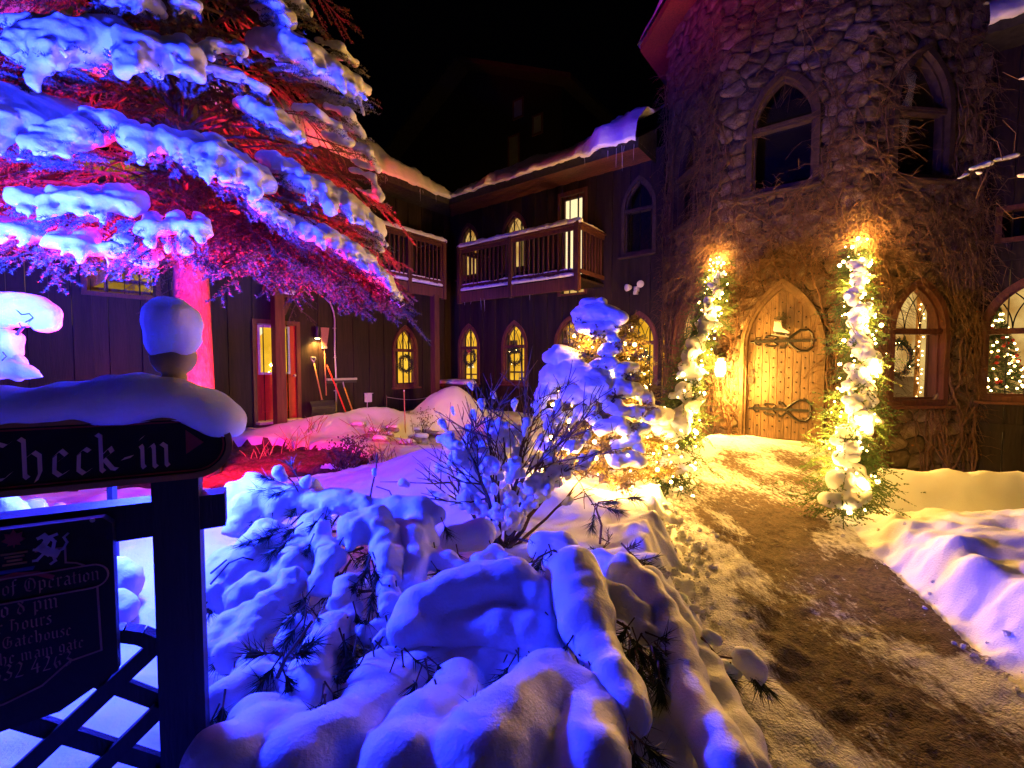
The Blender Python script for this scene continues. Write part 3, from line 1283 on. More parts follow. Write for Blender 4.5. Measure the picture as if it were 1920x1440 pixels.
# ------------------------------------------------------------------ back wing
back = thing('timber_wing', 'dark timber wing with a long railed balcony above arched windows', 'building', BW[0], A_B)
LOWU = (.82, 2.53, 4.27, 6.09)
op_b = [(u, .80, .72, 1.75, 2.42) for u in LOWU] + [(u, .80, 3.8, 4.75, 5.36) for u in (.82, 2.53)] + [(6.05, .76, 3.72, 4.72, 5.40), (4.35, .76, 3.0, 5.46, 5.46)]
boards(back, 0.02, 6.60, -.5, 5.95, op_b)
mb = MB()
mb.box((3.3, 5.5, 2.9), (6.6, .1, 6.4))
mb.build('back_wall', M['dark_room'], back)
for u in LOWU:
    gothic_window(back, u, .88, .68, 1.72, 2.44)
for u in (.82, 2.53):
    gothic_window(back, u, .86, 3.76, 4.72, 5.38)
gothic_window(back, 6.05, .82, 3.68, 4.70, 5.44, mat='old_frame', bars=False)
mb = MB()
mb.box((3.1, .95, 1.2), (7.4, .02, 2.7))
mb.build('lit_room', M['lit_room'], back)
mb = MB()
mb.box((2.0, .9, 4.4), (4.6, .02, 2.6))
mb.build('lit_room', M['lit_hall'], back)
mb = MB()
mb.box((6.1, .45, 4.6), (1.2, .02, 2.2))
mb.build('dark_room', M['dark_room'], back)
for u, z in ((3.05, 2.12), (4.62, 2.1), (1.25, 2.25)):
    mb = MB()
    mb.ball((u, .62, z), .075, 0, 10, 6)
    mb.build('ceiling_lamp', M['lantern_glow'], back, True)
# balcony door
mb = MB()
mb.ring(rc2(3.93, 4.76, 2.95, 5.50), rc2(4.01, 4.68, 3.0, 5.40), -.075, .12)
mb.build('door_frame', M['trim'], back)
mb = MB()
mb.ring(rc2(4.015, 4.675, 3.27, 5.395), rc2(4.10, 4.59, 3.45, 5.31), -.005, .045)
dr = mb.build('door', M['trim'], back)
mb = MB()
mb.box((4.345, .02, 4.38), (.50, .006, 1.88))
mb.build('pane', M['glass'], dr)
mb = MB()
mb.box((4.34, .3, 4.4), (1.2, .02, 2.5))  # glowing sheet stands in for the lit room behind the door
mb.build('door_glow', M['door_light'], dr)
mb = MB()
mb.box((4.62, .16, 4.35), (.10, .16, 2.2))
mb.build('wall_panel', M['wood_handle'], dr)
# roof
mb = MB()
mb.add([(.98, -1.0, 5.78), (6.42, -1.0, 5.78), (6.42, 2.4, 7.74), (0, 2.4, 7.74), (0, 0.0, 6.35)], [(0, 1, 2, 3, 4)])
mb.add([(1.0, -1.003, 5.60), (6.42, -1.003, 5.60), (6.42, -1.003, 5.79), (1.0, -1.003, 5.79)], [(0, 1, 2, 3)])
mb.add([(6.42, -1.0, 5.60), (6.42, 0, 5.60), (6.42, 0, 6.36), (6.42, -1.0, 5.79)], [(0, 1, 2, 3)])
rf = mb.build('roof', M['shingle'], back)
for k in range(9):
    mb = MB()
    ua, ub = (1.0, 6.42)
    mb.box(((max(ua - k * .11, 0) + ub) / 2, -.95 + k * .112, 5.715), (ub - max(ua - k * .11, 0), .105, .02))
    mb.build('soffit_board', M['post_wood'], rf)


def bthick(u):
    t = .10 + .04 * math.sin(u * 3.1)
    if u > 4.9:
        t += .26 * min(1, (u - 4.9) / .5)
    return t


roof_snow(rf, BW, .95, 6.38, 1.0, 5.79, 2.4, math.radians(30), bthick, 91, ragged=.08)
icicles(rf, 5.2, 6.4, 1.02, 5.66, 6, .5, 5)
balcony(back, 1.55, 5.2, 1.19, 3.10, 4.27, (1.6, 3.32, 5.15), 85)
icicles(back, 1.7, 5.1, 1.2, 2.86, 5, .3, 8)
# low snowy ledge under the first window
mb = MB()
mb.box((.72, -.45, .62), (1.3, .5, .07))
ld = mb.build('porch_ledge', M['post_wood'], back)
for k in range(9):
    mb = MB()
    mb.box((.14 + k * .145, -.45, .28), (.05, .05, .62))
    mb.build('ledge_slat', M['post_wood'], ld)
rail_snow('ledge_snow', ld, (.15, -.45, .657), (1.25, -.45, .657), .42, .15, 88)

# ------------------------------------------------------------------ right wing
right = thing('timber_wing', 'dark timber wing at the right edge with an arched window on a lit tree', 'building', RW[0], A_B)
op_r = [(.83, .90, .74, 1.76, 2.50), (.9, .8, 3.1, 3.55, 3.55)]
boards(right, .0, 3.2, -.6, 6.05, op_r)
gothic_window(right, .83, .98, .68, 1.74, 2.54)
mb = MB()
mb.ring(rc2(.46, 1.34, 3.06, 3.60), rc2(.53, 1.27, 3.13, 3.53), -.07, .1)
wn = mb.build('window', M['trim'], right)
mb = MB()
mb.box((.9, .05, 3.33), (.76, .006, .42))
mb.build('pane', M['glass'], wn)
mb = MB()
mb.box((1.0, .3, 3.4), (1.6, .02, 1.2))
mb.build('dark_room', M['dark_room'], right)
mb = MB()
mb.box((1.6, 1.7, 1.4), (4.4, .02, 3.0))
mb.build('lit_room', M['lit_hall'], right)
mb = MB()
mb.box((1.6, -.065, 2.86), (3.2, .03, .14))
mb.build('trim_board', M['dark_board'], right)
mb = MB()
mb.box((1.6, -.065, .28), (3.2, .03, .12))
mb.build('trim_board', M['dark_board'], right)
mb = MB()
mb.box((.30, -.07, 4.4), (.14, .04, 2.9))
mb.build('trim_board', M['dark_board'], right)
mb = MB()
mb.add([(.2, -.75, 6.0), (3.4, -.75, 6.0), (3.4, 2, 7.6), (.2, 2, 7.6)], [(0, 1, 2, 3)])
mb.add([(.2, -.75, 5.9), (3.4, -.75, 5.9), (3.4, 0, 5.9), (.2, 0, 5.9)], [(3, 2, 1, 0)])
mb.add([(.2, -.753, 5.85), (3.4, -.753, 5.85), (3.4, -.753, 6.01), (.2, -.753, 6.01)], [(0, 1, 2, 3)])
rf = mb.build('roof', M['shingle'], right)
roof_snow(rf, RW, .2, 3.3, .75, 6.0, 2.4, math.radians(30), lambda u: .22, 95)

# ------------------------------------------------------------------ the tall main house, almost lost in the dark
pk = at(880, 124, 22.5)
ml = thing('main_house', 'tall unlit gabled house rising in the dark behind the wings', 'building', (pk.x, pk.y, 0), A_B)
mb = MB()
gw = 5.2
out = [(-gw, 0), (gw, 0), (gw, pk.z - 2.7), (0, pk.z - .2), (-gw, pk.z - 2.7)]
mb.prism(out, 0, 8)
mb.build('wall', M['dark_board'], ml)
mb = MB()
for sg in (-1, 1):
    mb.add([(0, -1.0, pk.z), (sg * (gw + 1), -1.0, pk.z - 3.15), (sg * (gw + 1), 8, pk.z - 3.15), (0, 8, pk.z),
            (0, -1.0, pk.z - .2), (sg * (gw + 1), -1.0, pk.z - 3.35), (sg * (gw + 1), 8, pk.z - 3.35), (0, 8, pk.z - .2)],
           [(0, 1, 2, 3), (7, 6, 5, 4), (0, 4, 5, 1), (1, 5, 6, 2)])
mb.build('roof', M['shingle'], ml)
for (px, py, w, h) in ((983, 212, .45, .7), (970, 288, .5, 1.3), (1038, 255, .4, .7)):
    p = at(px, py, 21)
    u = (p - Vector((pk.x, pk.y, 0)))
    uu = u.x * math.cos(A_B) + u.y * math.sin(A_B)
    mb = MB()
    mb.ring(rc2(uu - w / 2 - .08, uu + w / 2 + .08, p.z - h / 2 - .08, p.z + h / 2 + .08), rc2(uu - w / 2, uu + w / 2, p.z - h / 2, p.z + h / 2), -.06, -.002)
    wn = mb.build('window', M['trim'], ml)
    mb = MB()
    mb.box((uu, -.02, p.z), (w, .02, h))
    mb.build('pane', M['grey_metal'], wn)

# ------------------------------------------------------------------ the stone tower
CEN = Vector((5.90, 9.36, 0))
tower = thing('stone_tower', 'round-cornered fieldstone tower overgrown with bare vines round an arched oak door', 'tower', CEN)
TO = Matrix.Translation(-CEN)


def facet_open(k):
    return {0: [(.87, .86, 4.0, 5.0, 5.9), (.97, .92, .66, 1.72, 2.52)],
            1: [(.94, .92, 4.08, 5.08, 5.86), (1.0, 1.10, -.6, 1.50, 2.52)],
            2: [(.86, .92, 4.0, 5.0, 5.86), (.93, .92, .68, 1.74, 2.48)]}[k]


FAC = [TA, TB, TC]


def lm(k, v=0.0):
    """matrix from wall coordinates of facet k to the tower's own"""
    O, a = FAC[k]
    return TO @ Matrix.Translation(O) @ Matrix.Rotation(a, 4, 'Z')


mb = MB()
for k in range(3):
    m2 = MB()
    wall_sheet(m2, 0, 2.0, -1.0, 8.2, facet_open(k), 0.0)
    T = lm(k)
    mb.add([T @ Vector(p) for p in m2.v], m2.f)
# the five sides turned away
vs = []
for k in range(8):
    a = A_C + PI / 2 * 0
rad = 2.61
ang0 = math.atan2(10.06 - CEN.y, 3.38 - CEN.x)
oct_ = [(rad * math.cos(ang0 + k * PI / 4), rad * math.sin(ang0 + k * PI / 4)) for k in range(8)]
for k in range(3, 8):
    a, b = oct_[k], oct_[(k + 1) % 8]
    mb.add([(*a, -1), (*b, -1), (*b, 8.2), (*a, 8.2)], [(0, 1, 2, 3)])
mb.build('wall', M['mortar'], tower)


def clip(poly, nx, ny, c):
    """keep nx*x + ny*y <= c"""
    out = []
    n = len(poly)
    for i in range(n):
        p, q = poly[i], poly[(i + 1) % n]
        dp, dq = nx * p[0] + ny * p[1] - c, nx * q[0] + ny * q[1] - c
        if dp <= 0:
            out.append(p)
        if dp * dq < 0:
            t = dp / (dp - dq)
            out.append((p[0] + t * (q[0] - p[0]), p[1] + t * (q[1] - p[1])))
    return out


def area(p):
    return .5 * sum(p[i][0] * p[(i + 1) % len(p)][1] - p[(i + 1) % len(p)][0] * p[i][1] for i in range(len(p)))


stones = []
for k in range(3):
    rs = random.Random(40 + k)
    opn = facet_open(k)
    # arched openings are ringed by the stones: a site just inside each opening keeps the rows honest
    sites = []
    z = -.55
    row = 0
    while z < 8.1:
        hgt = rs.uniform(.15, .29)
        u = -.15 + rs.uniform(0, .25)
        while u < 2.2:
            wd = rs.uniform(.19, .45)
            sites.append((u + wd / 2, z + hgt / 2 + rs.uniform(-.07, .07)))
            u += wd
        z += hgt
        row += 1
    sz = 1.25
    for i, (sx, sy) in enumerate(sites):
        poly = [(-.035, -.6), (2.035, -.6), (2.035, 8.15), (-.035, 8.15)]
        for j, (qx, qy) in enumerate(sites):
            if i == j or abs(qx - sx) > .9 or abs(qy - sy) > .8:
                continue
            dx, dy = qx - sx, (qy - sy) * sz * sz
            c = (qx * qx - sx * sx) / 2 + sz * sz * (qy * qy - sy * sy) / 2
            poly = clip(poly, dx, dy, c)
            if len(poly) < 3:
                break
        if len(poly) < 3:
            continue
        # push out of the openings
        dead = False
        for (c, w, o0, o1, o2) in opn:
            q = []
            a = w / 2 + .05
            for (x, y) in poly:
                if abs(x - c) < a and o0 - .05 < y:
                    top = arch_top(2 * a, o1, o2 + .07, x - c)
                    if y < top:
                        dt = top - y
                        ds = a - abs(x - c)
                        db = y - (o0 - .05)
                        mm = min(dt * .8, ds, db)
                        if mm == ds:
                            x = c + math.copysign(a, x - c)
                        elif mm == db:
                            y = o0 - .05
                        else:
                            y = top
                q.append((x, y))
            poly = q
            if abs(sx - c) < a - .03 and o0 < sy < arch_top(2 * a, o1, o2, sx - c) - .05 and area(poly) < .012:
                dead = True
        A = area(poly)
        if dead or A < .006:
            continue
        mx = sum(p[0] for p in poly) / len(poly)
        my = sum(p[1] for p in poly) / len(poly)
        inop = any(abs(mx - c) < w / 2 - .02 and o0 < my < arch_top(w, o1, o2, mx - c) - .03 for (c, w, o0, o1, o2) in opn)
        if inop:
            continue
        # shrink by the joint, round the corners
        g = .009
        L = math.sqrt(A)
        s = max(.5, 1 - 2.2 * g / L)
        p1 = [(mx + (x - mx) * s, my + (y - my) * s) for x, y in poly]
        p2 = []
        n = len(p1)
        for q in range(n):
            a, b = p1[q], p1[(q + 1) % n]
            if math.hypot(a[0] - b[0], a[1] - b[1]) < .035:
                p2.append(((a[0] + b[0]) / 2, (a[1] + b[1]) / 2))
                continue
            for t in (.15, .85):
                p2.append((a[0] + t * (b[0] - a[0]), a[1] + t * (b[1] - a[1])))
        if len(p2) < 4:
            continue
        n = len(p2)
        V, Fc = [], []
        dep = rs.uniform(.02, .07)
        tx, ty = rs.uniform(-.22, .22), rs.uniform(-.22, .22)
        for sc, y in ((1.03, .012), (1.0, -dep * .5), (.88, -dep * .92), (.5, -dep * 1.0)):
            for (x, zz) in p2:
                j = rs.uniform(-.009, .009)
                V.append((mx + (x - mx) * sc + j, y - (tx * (x - mx) + ty * (zz - my)) * (y < 0) + j * .8, my + (zz - my) * sc + j))
        V.append((mx, -dep * 1.0, my))
        for r_ in range(3):
            for q in range(n):
                Fc.append((r_ * n + q, r_ * n + (q + 1) % n, (r_ + 1) * n + (q + 1) % n, (r_ + 1) * n + q))
        for q in range(n):
            Fc.append((3 * n + q, 3 * n + (q + 1) % n, 4 * n))
        T = lm(k)
        wt = A * (1.6 if k else .35) * (1.0 if my < 6.9 else .05)
        cen = T @ Vector((mx, 0, my))
        stones.append((wt, [tuple(T @ Vector(v) - cen) for v in V], Fc, cen))
stones.sort(key=lambda s: -s[0])
for wt, V, Fc, cen in stones[:298]:
    mb = MB()
    mb.add(V, Fc)
    mb.build('stone', M['stone'], tower, True, loc=cen)
mb = MB()
for wt, V, Fc, cen in stones[298:]:
    mb.add([Vector(v) + cen for v in V], Fc)
kind(mb.build('stonework', M['stone'], tower, True), 'stuff')


def wall_child(parent, k):
    """an Empty-free way to stand a part on facet k: location and turn in the tower's own coordinates"""
    O, a = FAC[k]
    return O - CEN, a


def on_facet(o, k, u=0.0):
    O, a = FAC[k]
    o.location = O - CEN + Vector((math.cos(a) * u, math.sin(a) * u, 0))
    o.rotation_euler = (0, 0, a)
    return o


on_facet(gothic_window(tower, 0, .94, 3.96, 5.0, 5.96, mat='old_frame', bars=False, proud=.10), 0, .87)
on_facet(gothic_window(tower, 0, 1.0, .62, 1.72, 2.56, proud=.10), 0, .97)
on_facet(gothic_window(tower, 0, 1.02, 4.02, 5.08, 5.92, mat='old_frame', bars=False, proud=.10), 1, .94)
on_facet(gothic_window(tower, 0, 1.02, 3.96, 5.0, 5.92, mat='old_frame', bars=False, proud=.10), 2, .86)
on_facet(gothic_window(tower, 0, 1.02, .62, 1.74, 2.54, proud=.10), 2, .93)
for k in range(3):
    mb = MB()
    mb.box((.9, .4, 4.9), (1.9, .02, 2.4))
    on_facet(mb.build('dark_room', M['dark_room'], tower), k)
for k in (0, 2):
    mb = MB()
    mb.box((.3 if k == 0 else 2.0, .4 if k == 0 else 1.1, 1.5), (3.0 if k == 0 else 2.3, .02, 2.6))
    on_facet(mb.build('lit_room', M['lit_hall'], tower), k)
# seen through the window right of the door: a white seat, a lit post and a garlanded arch
mb = MB()
mb.box((1.52, .75, .80), (.5, .1, .46))
on_facet(mb.build('white_bench', M['white_trim'], tower), 2)
mb = MB()
mb.tube([(1.62, .55, .3), (1.62, .55, 2.6)], .035, 8)
on_facet(mb.build('inner_post', M['wood_handle'], tower), 2)
for k in range(26):
    t = k / 25
    mb = MB()
    mb.ball((1.62 + .045 * math.cos(k * 1.6), .50 + .02 * math.sin(k * 1.6), .55 + 1.9 * t), .011, 0, 6, 4)
    on_facet(mb.build('inner_bulb', M['bulb'], tower), 2)
mb = MB()
mb.box((1.98, .6, 1.5), (.26, .04, 2.4))
on_facet(mb.build('inner_curtain', M['trim'], tower), 2)

# arched oak door
mb = MB()
mb.ring(arch(1.20, -.05, 1.50, 2.62, 14), arch(1.08, -.049, 1.50, 2.54, 14), -.11, .10)
mb.ring(arch(1.079, -.048, 1.50, 2.539, 14), arch(1.0, -.047, 1.50, 2.47, 14), -.07, .10)
on_facet(mb.build('door_frame', M['door_frame'], tower), 1, 1.0)
mb = MB()
mb.prism(arch(1.0, -.02, 1.50, 2.47, 14), .055, .09)
door = on_facet(mb.build('door', M['door_oak'], tower), 1, 1.0)
npl = 9
for k in range(npl):
    a = -.498 + .996 * k / npl + .0025
    b = -.498 + .996 * (k + 1) / npl - .0025
    n = 4
    top = [(a + (b - a) * i / n, arch_top(.998, 1.50, 2.468, abs(a + (b - a) * i / n))) for i in range(n + 1)]
    mb = MB()
    mb.prism([(a, .012), (b, .012)] + top[::-1], .012 + R.uniform(0, .004), .054)
    mb.build('plank', M['door_oak'], door)
st = MB()
st.lathe([(.013, 0), (.013, .006), (.005, .015)], (0, 0, 0), 6)
stm = st.mesh('stud')
for k in range(npl):
    uc = -.498 + .996 * (k + .5) / npl
    zt = arch_top(.998, 1.50, 2.468, abs(uc)) - .10
    z = .14 + (.07 if k % 2 else 0)
    while z < zt:
        if abs(z - 1.62) > .07 and abs(z - .5) > .07:
            o = put('stud', stm, M['iron'], door, (uc + R.uniform(-.006, .006), .010, z))
            o.rotation_euler = (PI / 2, 0, 0)
        z += .162
for zc in (.50, 1.62):
    mb = MB()
    mb.box((.02, .002, zc), (.92, .014, .045))
    q = .0

    def curl(pts, r=.016):
        mb.tube([(x, .0, zc + z) for x, z in pts], r, 5)
    for sg in (-1, 1):
        loop = [(.10, .03), (.17, .10), (.26, .165), (.36, .165), (.42, .11), (.43, .03), (.42, 0)]
        curl([(x, sg * z) for x, z in loop], .021)
        curl([(.10, sg * .03), (.03, sg * .11), (-.02, sg * .115), (-.01, sg * .08)], .017)
        curl([(-.10, sg * .02), (-.06, sg * .06), (-.10, sg * .085), (-.22, sg * .085), (-.24, sg * .06), (-.2, sg * .055)], .015)
        curl([(-.40, sg * .01), (-.36, sg * .06), (-.31, sg * .06), (-.32, sg * .03)], .015)
    curl([(-.46, 0), (-.40, 0)], .02)
    mb.build('strap_hinge', M['iron'], door)
mb = MB()
mb.box((-.43, .002, 1.11), (.05, .02, .09))
mb.bar((-.43, -.04, 1.12), (-.335, -.045, 1.105), .018, .02)
mb.box((-.43, -.02, 1.12), (.02, .04, .02))
mb.build('handle', M['iron'], door)
mb = MB()
mb.box((-.44, -.008, .975), (.085, .04, .115))
mb.lathe([(.018, 0), (.018, .02)], (-.44, 0, .975), 8)
mb.build('lock', M['iron'], door)
mb = MB()
mb.box((1.0, -.10, -.045), (1.16, .42, .075))
on_facet(mb.build('door_step', M['finial_wood'], tower), 1)

# tower roof: eight-sided, wide eave, snow on it
KE = 1.234
eav = [(x * KE, y * KE) for x, y in oct_]
mb = MB()
for k in range(8):
    a, b = eav[k], eav[(k + 1) % 8]
    wa, wb = oct_[k], oct_[(k + 1) % 8]
    mb.add([(*a, 8.17), (*b, 8.17), (0, 0, 12.5)], [(0, 1, 2)])
    mb.add([(*a, 8.05), (*b, 8.05), (*wb, 8.12), (*wa, 8.12)], [(3, 2, 1, 0)])
    mb.add([(a[0] * 1.001, a[1] * 1.001, 8.03), (b[0] * 1.001, b[1] * 1.001, 8.03), (b[0] * 1.001, b[1] * 1.001, 8.18), (a[0] * 1.001, a[1] * 1.001, 8.18)], [(0, 1, 2, 3)])
rf = mb.build('roof', M['post_wood'], tower)
V, F = [], []
nr, nt_ = 40, 96
for i in range(nr):
    s = (1 - i / (nr - 1))
    for j in range(nt_):
        t = j / nt_ * 8
        k = int(t)
        f = t - k
        x = eav[k][0] * (1 - f) + eav[(k + 1) % 8][0] * f
        y = eav[k][1] * (1 - f) + eav[(k + 1) % 8][1] * f
        V.append((x * s * 1.02, y * s * 1.02, 8.19 + (1 - s) * 4.33))
V = np.array(V)
nn = fbm(V, .5, 4, 3)
rim = np.clip((1 - np.repeat(1 - np.arange(nr) / (nr - 1), nt_)) / .06, 0, 1) ** .5
V[:, 2] += rim * (.16 + .09 * nn)
Fq = [(i * nt_ + j, i * nt_ + (j + 1) % nt_, (i + 1) * nt_ + (j + 1) % nt_, (i + 1) * nt_ + j) for i in range(nr - 1) for j in range(nt_)]
put('snow_slab', np_mesh('snow_slab', V, np.array(Fq)), M['roof_snow'], rf)
# ================================================================== the big spruce
TX, TY = -3.87, 5.5


def cone_r(z):
    return max(.15, 2.85 - .235 * (z - 2.0)) if z > 2.0 else 2.85 - .6 * (2.0 - z)


def on_cone(px, py, inset=0.0):
    """where the sight line through a pixel meets the spruce's outer shell (or passes nearest to it)"""
    d = ray(px, py)
    best, bp = 1e9, None
    for i in range(400):
        y = 2.2 + 5.0 * i / 400
        p = Vector((0, 0, CZ)) + d * (y / d.y)
        rr = math.hypot(p.x - TX, p.y - TY)
        q = rr - cone_r(p.z) + inset
        if q <= 0:
            return p
        if q < best:
            best, bp = q, p
    return bp


spruce = thing('spruce_tree', 'tall spruce with drooping snow laden branches lit blue and red', 'tree', (TX, TY, -.12))
SB = Vector((TX, TY, -.12))
mb = MB()
tp, tr = [], []
for i in range(40):
    z = i / 39 * 14
    tp.append((.03 * math.sin(z * .8), .03 * math.cos(z * .6), z))
    tr.append(.205 * (1 - z / 14.6) ** .8 * (1 + .012 * math.sin(i * 2.3)) + (.07 * math.exp(-z * 3)))
mb.tube(tp, tr, 18)
mb.build('trunk', M['bark'], spruce, True)


def spruce_branch(z0, az, L, droop, seed, dense=1.0, tip=None):
    """one bough: limb, side twigs hanging from it, needles; returns its middle line"""
    r = random.Random(seed)
    start = Vector((TX + .12 * math.cos(az), TY + .12 * math.sin(az), z0))
    n = 12
    pts = []
    for i in range(n + 1):
        s = i / n
        if tip is None:
            q = Vector((TX + (.12 + L * s) * math.cos(az), TY + (.12 + L * s) * math.sin(az), z0 + .22 * L * s * (1 - s) - droop * s ** 2.0))
        else:
            q = start.lerp(tip, s) + Vector((0, 0, .34 * L * s * (1 - s) ** .8))
        q += Vector((r.uniform(-1, 1), r.uniform(-1, 1), r.uniform(-.5, .5))) * .02 * L * s
        pts.append(q)
    tubes = [(pts, [.020 * (1 - .75 * i / n) + .003 for i in range(n + 1)])]
    twigs = []
    d_out = (pts[-1] - pts[0]).normalized()
    side = d_out.cross(Vector((0, 0, 1))).normalized()
    k = int(L / .085 * dense)
    for j in range(k):
        s = .22 + .78 * (j + r.random()) / k
        f = s * n
        i = min(int(f), n - 1)
        p = pts[i].lerp(pts[i + 1], f - i)
        sg = 1 if j % 2 else -1
        tl = (.62 * (1 - .55 * s) + .10) * min(1, L / 2) * r.uniform(.6, 1.2)
        dr = (d_out * r.uniform(.55, .9) + side * sg * r.uniform(.6, 1.0) + Vector((0, 0, r.uniform(-.35, .05)))).normalized()
        q = [p + dr * tl * t + Vector((0, 0, -.30 * tl * t * t)) for t in (0, .35, .7, 1)]
        tubes.append((q, [.0055, .0045, .0035, .002]))
        twigs.append(np.array(q))
        if s > .35 and tl > .25:
            for t0 in (.3, .55, .75):
                for s2 in (-1, 1):
                    p2 = q[0].lerp(q[3], t0)
                    d2 = (dr * .7 + side * s2 * .4 + d_out * .3 + Vector((0, 0, -.25))).normalized()
                    l2 = tl * .42 * r.uniform(.6, 1.2)
                    twigs.append(np.array([p2, p2 + d2 * l2 * .5 + Vector((0, 0, -.01)), p2 + d2 * l2 + Vector((0, 0, -.05 * l2))]))
    twigs.append(np.array(pts[n // 2:]))
    NV, NF = needles_on(twigs, 240 * dense, .030, .62, .0042)
    return twig_mesh('branch', tubes, [(NV, NF, 1)], [M['twig_bark'], M['spruce_needle']], spruce, 3, loc=SB), pts


# boughs all round, in whorls; those turned to the camera fuller
bz = 3.0
sd = 100
while bz < 8.6:
    nb = 6 if bz < 6.2 else 4
    a0 = R.uniform(0, 2 * PI)
    for k in range(nb):
        az = a0 + 2 * PI * k / nb + R.uniform(-.3, .3)
        L = cone_r(bz - .55) * (R.uniform(.78, .98) if bz < 4 else R.uniform(.68, .86))
        facing = -math.sin(az) * .8 + math.cos(az) * .45
        spruce_branch(bz + R.uniform(-.08, .08), az, L, .42 + .24 * L * .5 + R.uniform(0, .2), sd, .95 if facing > -.2 else .55)
        sd += 1
    bz += .21 if bz < 6.4 else .4

# snow lying on the boughs: (line in the photo, thickness in pixels, hanging fringe)
PADS = [
    ([(60, 95), (120, 80), (200, 75), (270, 98), (345, 112)], 40, 1), ([(350, 92), (400, 86), (450, 95)], 13, 1), ([(395, 130), (450, 145), (500, 170)], 12, 0),
    ([(-40, 200), (10, 215), (55, 245)], 42, 1), ([(60, 255), (110, 262), (150, 250)], 32, 1), ([(165, 215), (205, 225), (238, 240)], 14, 0),
    ([(250, 262), (310, 268), (360, 280)], 28, 1), ([(350, 290), (410, 290), (455, 320), (495, 345)], 32, 1),
    ([(482, 205), (520, 225), (560, 258)], 22, 1), ([(548, 90), (585, 112), (620, 140), (660, 165)], 32, 1), ([(590, 210), (630, 235), (655, 270)], 11, 0),
    ([(500, -20), (520, 10), (540, 40)], 18, 1), ([(560, 0), (580, 25)], 12, 1), ([(530, 312), (560, 325)], 22, 1),
    ([(560, 345), (610, 360), (655, 385), (705, 430)], 30, 1), ([(570, 435), (615, 445), (655, 470), (690, 490)], 24, 1), ([(690, 490), (715, 520), (738, 560)], 20, 1),
    ([(480, 378), (505, 395), (538, 418)], 17, 1), ([(32, 372), (60, 380)], 15, 1), ([(95, 385), (150, 380), (205, 378), (245, 395)], 25, 1),
    ([(275, 430), (330, 425), (380, 432)], 22, 1), ([(342, 440), (350, 470)], 13, 0), ([(98, 455), (150, 460), (215, 472)], 19, 1), ([(-30, 430), (20, 432), (60, 438)], 15, 1),
    ([(250, 490), (285, 496)], 12, 0), ([(225, 450), (240, 455)], 10, 0), ([(190, 0), (240, 4), (290, 12)], 16, 1), ([(660, 150), (685, 170)], 15, 0), ([(690, 285), (708, 320)], 10, 0), ([(655, 215), (680, 250)], 10, 0),
    ([(700, 335), (712, 372)], 9, 0), ([(20, 45), (60, 40)], 13, 0), ([(330, 5), (365, 14)], 12, 0), ([(420, 345), (455, 352)], 8, 0), ([(705, 450), (715, 470)], 9, 0), ([(640, 90), (668, 120)], 9, 0)]
